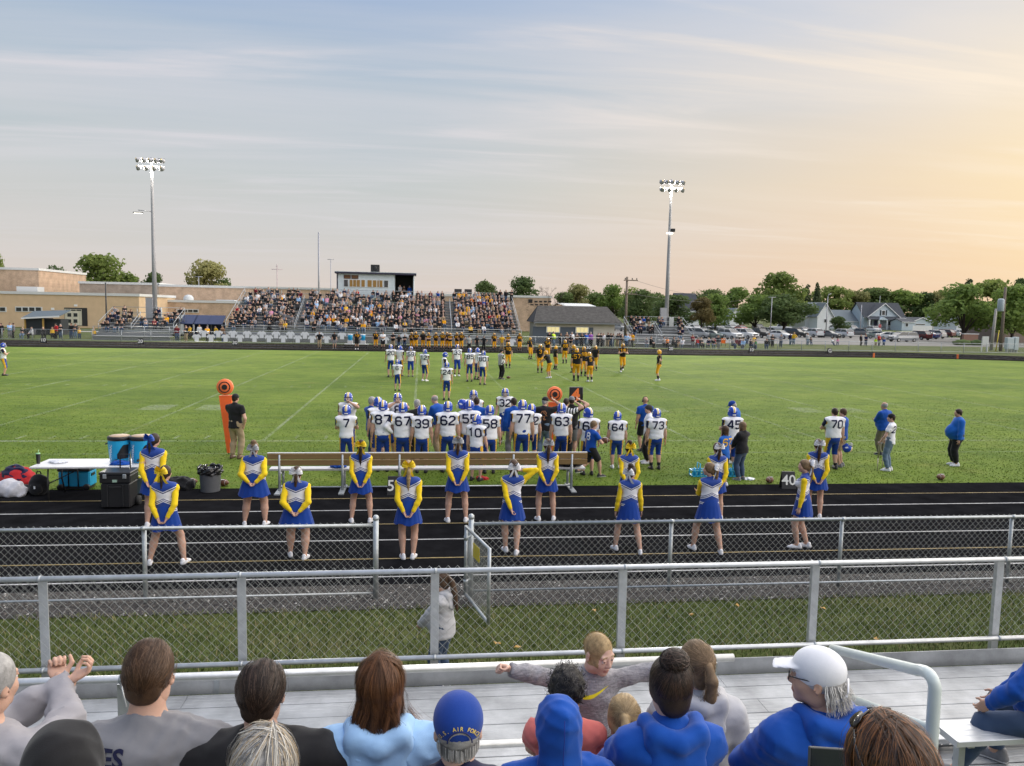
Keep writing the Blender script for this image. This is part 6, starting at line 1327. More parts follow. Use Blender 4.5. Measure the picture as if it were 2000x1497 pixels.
house(1762, 1786, 629, 623.5, 226, 6, 'pale lean annex beside the gabled house', M_SIDB, M_RDARK, wins=((1769, 1773, 632, 638),))
house(1830, 1862, 630, 613.5, 232, 9, 'white house with brown roof right of the bungalow', M_SID, M_RBRN, wins=((1838, 1842, 634, 641), (1848, 1852, 634, 641)))
house(1868, 1906, 634, 621, 170, 8, 'white shed house seen beneath the big leafy tree', M_SID, M_RGREY)
house(1963, 2040, 634, 612, 128, 10, 'brown garage with dark roof at the edge behind the utility cabinets', mat('brown_wall', (.22, .17, .14), .8), M_RBRN)
house(1326, 1366, 606, 574, 232, 10, 'tall white house with dark hipped roof behind the autumn tree', M_SID, M_RDARK, wins=((1334, 1338, 612, 618),))
house(1424, 1452, 618, 603, 215, 8, 'small white gabled house behind the car park trees', M_SID, M_RGREY, gable=True, wins=((1435, 1440, 622, 628),))
house(1262, 1283, 608, 600, 205, 7, 'little white house seen between trees behind the bleacher', M_SID, mat('roof_green', (.10, .15, .12), .8), wins=((1269, 1273, 613, 618),))
house(1104, 1160, 599, 594.5, 150, 14, 'white metal roofed building behind the concession hut', M_SID, M_ROOFW)
t = thing('board_fence', (P(1806, 640, 222)[0], 222, 0), 'white board fence in front of the low bungalow', 'fence'); w = P(1830, 640, 222)[0]-P(1783, 640, 222)[0]; pm = None
for k in range(int(w/.9)):
 if pm is None: b = MB(); b.box((0, 0, .85), (.86, .05, 1.7), M_WHITE); pm = b.mesh('board')
 link('board', pm, t, loc=(-w/2+.45+k*.9, 0, 0))
t = thing('stop_sign', (P(1718, 640, 150)[0], 150, 0), 'red octagonal stop sign in front of the gabled house porch', 'sign'); z = P(1718, 637, 150)[2]
b = MB(); b.tube([(0, 0, 0), (0, 0, z+.3)], .035, M_POLE, 6); b.build('post', t); b = MB(); b.lathe((0, -.05, z), [(.42, -.01), (.42, .01)], M_WHITE, 8, smooth=False, ax=rotx(math.pi/2) @ rotz(math.pi/8)); b.lathe((0, -.068, z), [(.385, -.01), (.385, .004)], mat('stop_red', (.5, .02, .02), .5), 8, smooth=False, ax=rotx(math.pi/2) @ rotz(math.pi/8)); b.build('octagon_plate', t)
link('lettering', text_mesh('STOP', .30, M_WHITE), t, M4(rotx(math.pi/2), (0, -.085, z)))
# ================================================================ parked cars
M_TYRE = mat('tyre', (.012, .012, .012), .8); M_RIM = mat('rim', (.35, .36, .37), .35, metal=.6); M_CGL = mat('car_glass', (.018, .022, .026), .06, spec=.8); M_LENS = mat('headlight', (.6, .62, .62), .15); M_TAIL = mat('taillight', (.30, .01, .01), .25); M_GRILL = mat('grille', (.02, .02, .022), .4)
def loft(sections):
 'closed loops of equal length joined up: (V, F)'
 n = len(sections[0]); V = [p for s in sections for p in s]; F = []
 for i in range(len(sections)-1):
  for k in range(n): F.append((i*n+k, i*n+(k+1) % n, (i+1)*n+(k+1) % n, (i+1)*n+k))
 return V, F+[tuple(range(n))[::-1], tuple((len(sections)-1)*n+k for k in range(n))]
KINDS = {'sedan': (4.7, .90, [(-2.35, .45, .72), (-2.25, .30, .82), (-1.2, .22, .96), (-.6, .2, .98), (1.3, .2, 1.02), (2.1, .26, 1.04), (2.33, .36, .98)], [(-1.25, .95), (-.45, 1.43), (.75, 1.45), (1.75, 1.04)]),
         'suv': (4.7, .95, [(-2.35, .50, .85), (-2.25, .36, 1.0), (-1.3, .30, 1.12), (-.7, .3, 1.14), (1.4, .3, 1.16), (2.25, .36, 1.16), (2.36, .46, 1.1)], [(-1.25, 1.12), (-.55, 1.70), (1.75, 1.74), (2.28, 1.16)]),
         'van': (5.1, .98, [(-2.55, .45, .80), (-2.45, .32, .92), (-1.7, .25, 1.08), (-1.2, .25, 1.10), (1.5, .25, 1.12), (2.4, .3, 1.12), (2.55, .42, 1.05)], [(-1.95, 1.02), (-.85, 1.70), (2.05, 1.74), (2.48, 1.12)]),
         'pickup': (5.6, .98, [(-2.8, .5, .95), (-2.7, .38, 1.08), (-1.5, .34, 1.18), (-.9, .34, 1.2), (.9, .34, 1.2), (2.7, .36, 1.2), (2.8, .46, 1.15)], [(-1.35, 1.16), (-.7, 1.78), (.65, 1.80), (.95, 1.2)])}
_cars = {}
def car_proto(kind, paint):
 L, w, prof, cab = KINDS[kind]; pm = []
 secs = []
 for x, zb, zt in prof:
  ww = w*(.86 if abs(x) > L/2-.12 else .96 if abs(x) > L/2-.4 else 1.0); zm = zb+(zt-zb)*.5
  secs.append([(x, -ww*.90, zb), (x, -ww, zm), (x, -ww*.97, zt-.05), (x, -ww*.86, zt), (x, ww*.86, zt), (x, ww*.97, zt-.05), (x, ww, zm), (x, ww*.90, zb)])
 b = MB(); V, F = loft(secs); b.add(V, F, paint, False); pm.append(('car_body', b.mesh('car_body'), None))
 (xa, za), (xb, zb_), (xc, zc), (xd, zd) = cab; b = MB(); t = w*.72; bs = w*.86
 V = [(xa, -bs, za-.02), (xa, bs, za-.02), (xb, -t, zb_-.05), (xb, t, zb_-.05), (xc, -t, zc-.05), (xc, t, zc-.05), (xd, -bs, zd-.02), (xd, bs, zd-.02)]
 b.add(V, [(0, 1, 3, 2), (2, 3, 5, 4), (4, 5, 7, 6), (0, 2, 4, 6), (1, 7, 5, 3), (0, 6, 7, 1)], M_CGL); pm.append(('windows', b.mesh('windows'), None))
 b = MB(); b.box(((xb+xc)/2, 0, (zb_+zc)/2-.03), (xc-xb+.1, t*2+.04, .07), paint, bev=.02)
 for s in (-1, 1):
  for p0, p1 in (((xa, s*bs, za), (xb, s*t, zb_-.04)), ((xd, s*bs, zd), (xc, s*t, zc-.04)), (((xa+xd)/2-.05, s*bs*1.0, za), ((xb+xc)/2, s*t, zb_-.03))): b.tube([p0, p1], .045, paint, 4)
 pm.append(('roof', b.mesh('roof'), None))
 b = MB(); b.box((-L/2-.0, 0, .68 if kind == 'sedan' else .80), (.06, w*1.0, .20), M_GRILL); pm.append(('grille', b.mesh('grille'), None))
 b = MB(); b.box((-L/2+.02, 0, .47), (.12, w*1.7, .14), M_GRILL); b.box((-L/2-.045, 0, .56), (.02, .42, .12), M_WHITE); pm.append(('bumper', b.mesh('bumper'), None))
 hl = MB(); hl.box((0, 0, 0), (.14, .36, .15), M_LENS, bev=.03); tl = MB(); tl.box((0, 0, 0), (.10, .22, .30), M_TAIL, bev=.02); hl, tl = hl.mesh('headlight'), tl.mesh('taillight')
 ty = MB(); ty.lathe((0, 0, 0), [(.20, -.1), (.31, -.11), (.335, -.07), (.335, .07), (.31, .11), (.20, .1)], M_TYRE, 14, ax=rotx(math.pi/2)); ri = MB(); ri.lathe((0, 0, 0), [(.05, -.115), (.19, -.10), (.215, -.11), (.215, .11), (.19, .10), (.05, .115)], M_RIM, 10, ax=rotx(math.pi/2)); ty, ri = ty.mesh('tyre'), ri.mesh('rim')
 return pm, hl, tl, ty, ri, L, w, (.74 if kind == 'sedan' else .92)
PAINT = {k: mat('paint_'+k, c, .28, metal=mt, spec=.6) for k, c, mt in (('silver', (.40, .42, .44), .3), ('white', (.70, .71, .72), 0), ('grey', (.16, .17, .18), .2), ('dark', (.035, .037, .04), .1), ('maroon', (.09, .012, .016), .1), ('red', (.38, .02, .02), 0), ('blue', (.03, .06, .22), .1), ('green', (.22, .27, .25), .3))}
def car(px, py, kind, paint, rz, label):
 key = (kind, paint)
 if key not in _cars: _cars[key] = car_proto(kind, PAINT[paint])
 pm, hl, tl, ty, ri, L, w, zl = _cars[key]; g = G(px, py); t = thing('parked_car', g, label, 'car', 'cars parked beyond the east fence', rz)
 for nm, me, _ in pm: link(nm, me, t)
 for s in (-1, 1): link('headlight', hl, t, loc=(-L/2+.06, s*w*.70, zl)); link('taillight', tl, t, loc=(L/2-.04, s*w*.80, zl+.1))
 for x in (-L*.31, L*.30):
  for s in (-1, 1): wh = bpy.data.objects.new('wheel', None); COL.objects.link(wh); wh.parent = t; wh.location = (x, s*(w-.10), .335); link('tyre', ty, wh); link('rim', ri, wh)
FR = math.pi/2
CN = {'silver': 'silver', 'white': 'white', 'grey': 'grey', 'dark': 'black', 'maroon': 'maroon', 'red': 'red', 'blue': 'dark blue', 'green': 'pale green'}
for px, py, kd, pc, rz, wh in ((1213, 647, 'suv', 'silver', FR+.3, 'parked behind the hut and utility pole'), (1283, 646, 'sedan', 'silver', FR, 'seen through the small east bleacher'), (1337, 646, 'sedan', 'silver', FR+.2, 'just right of the small east bleacher, back row'), (1358, 646, 'sedan', 'white', FR, 'in the back row left of the autumn tree'), (1377, 646, 'suv', 'grey', FR, 'in the back row under the autumn tree'), (1366, 661, 'van', 'silver', FR+.5, 'at the front row end by the small east bleacher'), (1389, 662, 'sedan', 'green', FR+.7, 'in the front row beside the silver van'), (1402, 647, 'suv', 'silver', FR, 'in the back row right of the autumn tree'), (1425, 663, 'suv', 'white', FR+.35, 'large, in the front row left of its white twin'), (1429, 645, 'sedan', 'silver', FR, 'in the back row behind the two white SUVs'), (1448, 647, 'sedan', 'red', FR, 'with red roof in the back row'), (1456, 662, 'suv', 'white', FR+.35, 'in the front row, second of two white SUVs'), (1481, 646, 'suv', 'dark', FR, 'in the back row under the spreading tree'), (1482, 660, 'pickup', 'dark', FR+.3, 'in the front row right of the white SUVs'), (1502, 653, 'sedan', 'silver', FR, 'in the middle row by the dense dark tree'), (1522, 662, 'sedan', 'white', FR+.5, 'low sedan in the front row below the dense dark tree'), (1524, 647, 'pickup', 'white', FR+1.2, 'pickup in the back row below the dense dark tree'), (1553, 659, 'suv', 'dark', FR+.55, 'in the front row right of the low white sedan'), (1570, 651, 'sedan', 'white', FR, 'in the middle row before the white house'), (1588, 659, 'suv', 'white', -FR+.1, 'showing its back in the front row'), (1617, 660, 'sedan', 'grey', FR+.5, 'in the front row before the white house'), (1644, 660, 'suv', 'white', -FR+.2, 'in the front row before the long garage'), (1633, 648, 'suv', 'white', FR, 'in the back row before the long garage'), (1643, 646, 'sedan', 'red', FR+.4, 'in the last row before the long garage'), (1663, 648, 'van', 'white', FR, 'in the back row left of the gabled house'), (1677, 658, 'pickup', 'grey', FR+1.1, 'pickup in the front row left of the gabled house'), (1706, 650, 'suv', 'white', FR, 'in the back row before the porch'), (1716, 662, 'sedan', 'green', FR+1.0, 'in the front row below the stop sign'), (1737, 664, 'sedan', 'white', FR+1.3, 'low in the front row left of the minivan'), (1763, 668, 'van', 'silver', .12, 'minivan standing sideways in the front row'), (1793, 664, 'suv', 'maroon', -FR+.3, 'right of the sideways minivan'), (1810, 662, 'sedan', 'blue', -FR+.3, 'beside the maroon SUV'), (1823, 661, 'suv', 'white', -FR+.35, 'beside the dark blue sedan'), (1842, 659, 'suv', 'maroon', -FR+.4, 'second maroon one, farther right'), (1857, 658, 'sedan', 'white', -FR+.5, 'near the end of the angled row'), (1874, 657, 'sedan', 'silver', -FR+.6, 'last of the angled row by the big leafy tree')):
 car(px, py, kd, pc, rz, '%s %s %s' % (CN[pc], {'sedan': 'sedan', 'suv': 'SUV', 'van': 'van', 'pickup': 'truck'}[kd], wh))
strip('car_park', P(1240, 650, 120)[0], 106, P(1900, 650, 150)[0], 176, mat('gravel_lot', (.20, .19, .175), .95, var=.25, vscale=.6), z=.010)
strip('road', -50, 184, 260, 192, mat('road_asphalt', (.06, .06, .062), .9, var=.2, vscale=.5), z=.012)
strip('path', P(60, 650, 112)[0], 112, P(300, 650, 112)[0], 115, mat('concrete', (.36, .35, .33), .9, var=.15), z=.010)
bus = thing('brick_sign', (P(1895, 650, 118)[0], 118, 0), 'low brick sign wall under the big leafy tree', 'sign wall'); b = MB(); b.box((0, 0, .8), (2.6, .5, 1.6), mat('sign_brick', (.26, .15, .11), .9, var=.2)); b.build('wall', bus); b = MB(); b.box((0, 0, 1.66), (2.8, .6, .12), M_COP); b.build('cap', bus)
for px, w in ((1880, 3.2), (1908, 2.4)): p = P(px, 660, 112); o = link('hedge', mk_mesh('hedge', *surf([ell((0, 0, .35), (w*.5, .6, .55), k=.1)], .16, zmin=0, noise=folds(.10, 5, int(px)))[:2], [LEAFS['dark']]), loc=tuple(p*[1, 1, 0])); tag(o, 'low clipped dark hedge under the big leafy tree, %s one' % ('wider' if px < 1900 else 'narrower'), 'hedge', 'hedges')
# ================================================================ team bench, table, coolers, bags, markers
M_BRONZE = mat('bronze_anodised', (.30, .20, .085), .38, metal=.35, var=.08, vscale=4); M_BWHITE = mat('bench_white', (.66, .66, .66), .45, var=.08, vscale=5)
bl, br_ = G(546, 962), G(1117, 957); BYY = float((bl[1]+br_[1])/2)+.02; xL, xR = P(522, 890, BYY)[0], P(1147, 890, BYY)[0]
t = thing('team_bench', ((xL+xR)/2, BYY, 0), 'long team bench with bronze back boards and white seat at the track edge', 'bench'); cx = (xL+xR)/2
zt, zm, zs = P(830, 885, BYY)[2], P(830, 909, BYY)[2], .46
hh = (zt-zm)/2
for k in range(2):
 b = MB(); zc = zm+hh*(k+.5); b.box((0, 0, zc), (xR-xL, .035, hh-.012), M_BRONZE, bev=.008); b.box((0, -.019, zc+hh*.28), (xR-xL, .006, .012), M_BRONZE); b.build('back_board', t)
b = MB(); b.box((0, .02, zt+.006), (xR-xL, .06, .012), M_BWHITE); b.build('top_strip', t)
b = MB(); b.box((0, .36, zs), (xR-xL+.02, .30, .045), M_BWHITE, bev=.006); b.build('seat_board', t)
up_ = None
for px in (546, 669, 780, 1002, 1116):
 if up_ is None:
  b = MB(); b.tube([(0, .02, .03), (0, .04, zs-.05), (0, .03, zt-.03)], .03, M_GALV, 8); b.tube([(0, .05, zs-.06), (0, .50, zs-.06)], .025, M_GALV, 6); b.tube([(0, .50, zs-.05), (0, .52, .03)], .03, M_GALV, 8); b.box((0, .12, .02), (.12, .9, .035), M_GALV); up_ = b.mesh('leg_frame')
 link('leg_frame', up_, t, loc=(P(px, 940, BYY)[0]-cx, -.03, 0))
b = MB(); b.tube([(P(546, 940, BYY)[0]-cx, .03, .10), (P(1116, 940, BYY)[0]-cx, .03, .10)], .018, M_GALV, 6); b.build('cross_rail', t)
# folding table
TZ = .74; a, c = G(55, 913, TZ), G(281, 911, TZ); fa = G(81, 896.5, TZ); ty0, ty1 = (a[1]+c[1])/2, fa[1]
t = thing('folding_table', ((a[0]+c[0])/2, (ty0+ty1)/2, 0), 'white plastic folding table with black legs, coolers standing on it', 'table'); W = c[0]-a[0]; D = ty1-ty0
b = MB(); b.box((0, 0, TZ-.022), (W, D, .044), M_BWHITE, bev=.012); b.build('tabletop', t)
M_LEGB = mat('leg_black', (.02, .02, .022), .45)
for s in (-1, 1):
 for y in (-1, 1): b = MB(); b.tube([(s*(W/2-.32), y*(D/2-.12), TZ-.05), (s*(W/2-.30), y*(D/2-.12), .35), (s*(W/2-.34), y*(D/2-.06), .0)], .016, M_LEGB, 8); b.build('leg', t)
 b = MB(); b.tube([(s*(W/2-.30), -(D/2-.12), .35), (s*(W/2-.30), D/2-.12, .35)], .013, M_LEGB, 6); b.tube([(s*(W/2-.30), 0, .35), (s*.15, 0, TZ-.05)], .012, M_LEGB, 6); b.build('brace', t)
tx, tyc = float(t.location[0]), float(t.location[1])
M_CYAN = mat('cooler_cyan', (.02, .36, .66), .35, var=.05); M_BLK = mat('cooler_black', (.015, .015, .017), .4); M_WTXT = mat('print_white', (.75, .78, .8), .5)
def barrel(px, label):
 p = P(px, 900, tyc); t = thing('drink_cooler', (p[0], tyc+.06, TZ), label, 'cooler', 'barrel coolers on the table'); b = MB()
 b.lathe((0, 0, 0), [(.175, 0), (.19, .01), (.205, .14), (.222, .36), (.226, .50)], M_CYAN, 24, capt=False); b.build('body', t)
 b = MB(); b.lathe((0, 0, .50), [(.232, -.01), (.236, .02), (.236, .055), (.225, .07)], M_BLK, 24); b.build('lid_rim', t); b = MB(); b.lathe((0, 0, .571), [(.205, 0), (.195, .012), (.02, .016)], mat('lid_tan', (.42, .30, .20), .6), 20); b.build('lid_top', t)
 V = []; F = []; n = 9
 for i in range(n):
  an = -1.45+1.15*i/(n-1)-.0; rr = .2305; x0 = i/(n-1); lo = .10; hi = .20+.20*min(1, x0*2.2)
  for z in (lo, (lo+hi)/2, hi): r_ = np.interp(z, [0, .14, .36, .5], [.19, .205, .222, .226])+.003; V.append((r_*math.cos(an), r_*math.sin(an), z))
 for i in range(n-1):
  for k in range(2): F.append((i*3+k, (i+1)*3+k, (i+1)*3+k+1, i*3+k+1))
 b = MB(); b.add(V, F, M_BLK, True); b.build('black_panel', t)
 tm = text_mesh('POWERADE', .085, M_WTXT); tm.transform(Matrix.Rotation(math.pi/2, 4, 'Z')); link('lettering', tm, t, M4(rotz(math.radians(-28)) @ rotx(math.pi/2-.06), (.222*math.cos(math.radians(-118)), .222*math.sin(math.radians(-118))-.008, .26)))
 for s in (-1, 1): b = MB(); b.tube([(s*.228, -.06, .42), (s*.262, -.05, .40), (s*.262, .05, .40), (s*.228, .06, .42)], .014, M_BLK, 6); b.build('handle', t)
 b = MB(); b.lathe((-.0, -.205, .07), [(.03, 0), (.022, .05)], M_BLK, 8, ax=rotx(math.pi/2)); b.build('spigot', t)
barrel(232, 'blue barrel cooler with black lid, left one on the white table'); barrel(275, 'blue barrel cooler with black lid, right one behind the cheerleader')
t = thing('tumbler', P(75, 905, tyc-.1), 'black tumbler with straw at the left end of the white table', 'cup'); t.location[2] = TZ; b = MB(); b.lathe((0, 0, 0), [(.030, 0), (.034, .02), (.043, .20), (.045, .21)], M_BLK, 14); b.build('cup', t); b = MB(); b.lathe((0, 0, .21), [(.046, 0), (.044, .015), (.02, .02)], mat('lid_green', (.25, .5, .25), .4), 12); b.tube([(.01, 0, .22), (.014, 0, .30)], .005, mat('straw', (.4, .7, .4), .4), 6); b.build('lid', t)
def pile(name, c, r, m, label, cat, seed, z=0, fl=.55, noise=.02):
 v, q = surf([ell((0, 0, r*fl*.6), (r, r*.75, r*fl), k=.05), ell((r*.5, -r*.2, r*fl*.4), (r*.55, r*.5, r*fl*.7), k=.08), ell((-r*.5, r*.1, r*fl*.5), (r*.5, r*.5, r*fl*.8), k=.08)], max(.012, r*.09), zmin=0, noise=(lambda a, b_: (lambda X: a(X)+b_(X)))(creases(noise*2.6, 5/r, seed), folds(noise*.8, 24/r*.3, seed+50)))
 o = link(name, mk_mesh(name, v, q, [m])); o.location = (float(c[0]), float(c[1]), z); return tag(o, label, cat)
pile('towel', P(112, 905, tyc), .16, mat('towel', (.62, .64, .70), .9, var=.35, vscale=14), 'crumpled white and navy cloth lying on the white table', 'towel', 3, TZ, .22, .012)
pile('blue_cloth', P(236, 905, tyc-.22), .17, cm('jblue'), 'royal blue shirt lying on the table edge in front of the coolers', 'shirt', 4, TZ, .3, .015)
# wheeled cooler below the table
p = G(144, 958); t = thing('wheeled_cooler', p, 'light blue wheeled cooler chest with black lid under the table', 'cooler'); b = MB(); b.box((0, .22, .24), (.66, .40, .36), M_CYAN, bev=.03); b.build('body', t); b = MB(); b.box((0, .22, .45), (.69, .43, .07), M_BLK, bev=.02); b.build('lid', t)
b = MB(); b.tube([(-.1, -.0, .06), (-.1, -.01, .48), (.1, -.01, .48), (.1, 0, .06)], .014, M_BLK, 6); b.build('handle', t); b = MB(); b.box((0, .2, .05), (.62, .36, .06), M_BLK); b.build('base', t)
for s in (-1, 1): b = MB(); b.lathe((s*.27, .0, .07), [(.03, -.03), (.07, -.03), (.07, .03), (.03, .03)], M_BLK, 12, ax=roty(math.pi/2) @ np.eye(3) if False else rotx(math.pi/2)); b.build('wheel', t)
for s in (-1, 1): b = MB(); b.box((s*.335, .2, .33), (.02, .18, .06), M_BLK); b.build('side_grip', t)
# rolling tool box
p = G(225, 996); t = thing('tool_box', p, 'tall black rolling tool box with two silver latches on the track', 'tool box'); b = MB(); b.box((0, .25, .28), (.56, .44, .50), M_BLK, bev=.02); b.build('lower_bin', t); b = MB(); b.box((0, .25, .62), (.60, .46, .17), M_BLK, bev=.02); b.build('upper_tray', t); b = MB(); b.box((0, .25, .735), (.62, .48, .06), mat('box_lid', (.03, .03, .032), .35), bev=.02); b.build('lid', t)
for s in (-1, 1): b = MB(); b.box((s*.19, .01, .68), (.07, .03, .09), M_GALV, bev=.008); b.build('latch', t)
b = MB(); b.box((0, .015, .585), (.09, .012, .05), mat('badge', (.35, .5, .4), .4)); b.build('badge', t); b = MB(); b.box((0, .02, .46), (.24, .02, .03), mat('box_lid', (.03, .03, .032), .35)); b.build('grip', t)
for s in (-1, 1): b = MB(); b.box((s*.15, .022, .28), (.02, .02, .44), mat('box_lid', (.03, .03, .032), .35)); b.build('rib', t)
b = MB(); b.tube([(-.05, .45, .6), (-.05, .46, 1.05), (.15, .46, 1.05), (.15, .45, .6)], .014, M_LEGB, 8); b.build('pull_handle', t)
for s in (0,): b = MB(); b.lathe((.32, .38, .10), [(.03, -.03), (.10, -.035), (.10, .035), (.03, .03)], M_TYRE, 14, ax=roty(math.pi/2)); b.build('wheel', t)
p = G(266, 968); t = thing('small_case', p, 'small grey green case with yellow clip beside the tool box', 'case'); b = MB(); b.box((0, .14, .19), (.30, .26, .36), mat('case_grey', (.06, .09, .10), .5), bev=.03); b.build('body', t); b = MB(); b.box((0, .10, .385), (.14, .10, .05), mat('clip_yellow', (.6, .6, .03), .5), bev=.01); b.build('clip', t)
# rubbish bin
p = G(405, 965); t = thing('rubbish_bin', p, 'grey rubbish bin with black bag folded over the rim', 'bin'); b = MB(); b.lathe((0, .26, 0), [(.20, 0), (.205, .02), (.235, .50), (.245, .52)], mat('bin_grey', (.13, .135, .145), .55, var=.1), 24, capt=False); b.build('bin_body', t)
v, q = surf([seg((0, .26, .40), (0, .26, .57), .262, .268, k=.02, c0=True, c1=True), seg((0, .26, .62), (0, .26, .30), .236, .225, k=.02) | dict(sub=True, c1=True)], .016, noise=folds(.020, 30, 5)); link('bin_bag', mk_mesh('bin_bag', v, q, [mat('bag_plastic', (.012, .012, .014), .22, bump=.8, bscale=28, spec=.7)]), t)
for s in (-1, 1): b = MB(); b.box((s*.24, .26, .47), (.05, .12, .03), mat('bin_grey', (.13, .135, .145), .55), bev=.01); b.build('handle', t)
# bags
pile('duffel_bag', G(18, 968), .36, mat('bag_white', (.48, .48, .52), .7, var=.3, vscale=6), 'grey white duffel bag with red part lying at the photo edge by the track', 'bag', 1, 0, .62, .02); pile('jacket', G(22, 955)+[0, .3, 0], .34, cm('red'), 'red jacket heaped behind the grey white duffel bag', 'jacket', 2, 0, .8, .02); pile('jacket', G(20, 958)+[-.1, .45, 0], .32, cm('navy'), 'navy jacket heaped behind the red jacket', 'jacket', 6, 0, .95, .02); pile('cloth_bundle', G(40, 962)+[.15, 0, 0], .22, cm('black'), 'black cloth bundle between the duffel bag and the black backpack', 'cloth', 7, 0, .5, .02)
p = G(70, 970); t = thing('backpack', p, 'black backpack standing on the grass left of the table leg', 'backpack'); v, q = surf([ell((0, .16, .22), (.20, .15, .24), k=.03), ell((0, .02, .16), (.14, .06, .13), k=.03)], .018, zmin=0, noise=folds(.012, 16, 9)); link('bag_body', mk_mesh('bag_body', v, q, [cm('black')]), t); b = MB(); b.tube([(-.05, .16, .45), (-.03, .16, .51), (.03, .16, .51), (.05, .16, .45)], .012, cm('black'), 6); b.build('loop', t); b = MB(); b.box((0, -.045, .2), (.03, .01, .06), M_WTXT); b.build('tag', t)
pile('ball_bag', G(352, 955), .30, cm('black'), 'black mesh bag on the grass left of the rubbish bin', 'bag', 11, 0, .6, .025)
M_BALL = mat('football_leather', (.13, .050, .025), .5, var=.15, vscale=40, bump=.3, bscale=220)
_bm = {}
def football(loc, rz, label, parent=None, tilt=0.0):
 if not _bm:
  b = MB(); b.lathe((0, 0, 0), [(.004, -.14), (.035, -.115), (.062, -.075), (.080, -.03), (.084, 0), (.080, .03), (.062, .075), (.035, .115), (.004, .14)], M_BALL, 18, ax=roty(math.pi/2)); _bm['b'] = b.mesh('ball_body')
  b = MB()
  for s in (-1, 1): b.lathe((0, 0, 0), [(.0655, .068), (.0565, .083)], M_WTXT, 18, capt=False, capb=False, ax=roty(s*math.pi/2))
  _bm['s'] = b.mesh('stripe'); b = MB(); b.box((0, -.045, .073), (.10, .008, .006), M_WTXT)
  for k in range(6): b.box((-.04+.016*k, -.045, .075), (.005, .03, .007), M_WTXT)
  _bm['l'] = b.mesh('laces')
 t = thing('football', loc, label, 'football', 'footballs', rz); t.rotation_euler = (0, tilt, rz)
 for k, nm in (('b', 'ball_body'), ('s', 'stripe'), ('l', 'laces')): link(nm, _bm[k], t)
 return t
for px, py, rz, lb in ((374, 948, .3, 'brown football left of the rubbish bin'), (437, 950, -.4, 'brown football half hidden right of the rubbish bin'), (1503, 944, .5, 'brown football on the grass left of the 40 board'), (1837, 938, .25, 'brown football alone on the grass near the track edge'), (993, 740, .2, 'football on the field beside the referee')):
 g = G(px, py); football((g[0], g[1], .086), rz, lb)
pile('red_shoes', G(942, 937), .13, cm('red'), 'red shoes lying under the team bench', 'shoes', 13, 0, .4, .015)
pile('black_bag', (P(1118, 905, BYY)[0], BYY+.40, 0), .26, cm('black'), 'black bag lying on the white bench seat at its east end', 'bag', 14, zs+.03, .5, .02)
pile('blue_towel', (P(657, 915, BYY)[0], BYY+.36, 0), .17, cm('jblue'), 'blue folded towel on the bench seat left of the dark haired cheerleader', 'towel', 15, zs+.03, .3, .01)
pile('paper', G(1462, 937), .12, M_WTXT, 'white crumpled paper on the grass by the woman in black', 'paper', 16, 0, .2, .02)
for px, lb in ((1364, 'turquoise bottle carrier left of the pair of cheerleaders'), (1434, 'turquoise bottle carrier by the woman in the black jacket')):
 g = G(px, 930); t = thing('bottle_carrier', g, lb, 'bottle carrier', 'bottle carriers'); b = MB(); mC = mat('carrier_blue', (.03, .42, .66), .4)
 for z in (.02, .16): b.box((0, -.12, z), (.40, .02, .03), mC); b.box((0, .12, z), (.40, .02, .03), mC); b.box((-.2, 0, z), (.02, .26, .03), mC); b.box((.2, 0, z), (.02, .26, .03), mC)
 for x in (-.2, -.1, 0, .1, .2): b.box((x, -.12, .09), (.02, .02, .16), mC); b.box((x, .12, .09), (.02, .02, .16), mC)
 b.build('crate', t); b = MB(); b.tube([(0, -.12, .1), (0, -.1, .34), (0, .1, .34), (0, .12, .1)], .014, mC, 6); b.build('handle', t)
 for x in (-.13, 0, .13):
  b = MB(); b.lathe((x, -.05, .01), [(.038, 0), (.040, .12), (.03, .16), (.028, .19), (.012, .20), (.012, .23)], M_CYAN, 10); b.build('bottle', t)
# chain crew markers
M_OR = mat('marker_orange', (.95, .15, .03), .5, var=.06); M_ORD = mat('marker_disc', (.95, .20, .06), .5)
def chain_stake(px, py, base, tilt, label):
 g = G(*base); Y = g[1]; c = P(px, py, Y); r = 15.3*Y/1500; t = thing('chain_marker', (g[0], Y, 0), label, 'chain marker', 'orange chain markers'); d = c[0]-g[0]; zc = c[2]; rot = math.atan2(d, zc); L = math.hypot(d, zc); t.rotation_euler = (0, rot, 0); wt = r*1.55
 b = MB(); b.prism([(-.035, -.05, .05), (.035, -.05, .05), (wt/2, -.05, L-r*1.05), (-wt/2, -.05, L-r*1.05)], (0, .10, 0), M_OR); b.build('padded_stake', t)
 b = MB(); A = rotx(math.pi/2); b.lathe((0, -.03, L), [(r*.95, -.05), (r, -.03), (r, .03), (r*.95, .05)], M_ORD, 28, ax=A); b.build('target_disc', t)
 for q, (r1, r0) in enumerate(((.70, .58), (.34, .0))):
  b = MB(); n = 28; V = [(R_*r*math.cos(2*math.pi*i/n), -.092, L+R_*r*math.sin(2*math.pi*i/n)) for R_ in (r1, max(r0, .001)) for i in range(n)]; b.add(V, [(i, (i+1) % n, n+(i+1) % n, n+i) for i in range(n)], M_BLK); b.build('black_ring' if q == 0 else 'bullseye', t)
 b = MB(); b.tube([(0, 0, 0), (0, 0, .08)], .015, M_LEGB, 6); b.build('tip', t)
chain_stake(440, 756, (447, 888), 0, 'orange chain marker with round target held by the man in khaki trousers'); chain_stake(1083, 770, (1077, 884), 0, 'orange chain marker with round target behind the man with the printed black shirt')
g = G(1130, 889); t = thing('down_marker', (g[0], g[1], 0), 'black down marker box showing an orange 4 on a pole', 'down marker'); c = P(1124, 771, g[1]); s = g[1]/1500
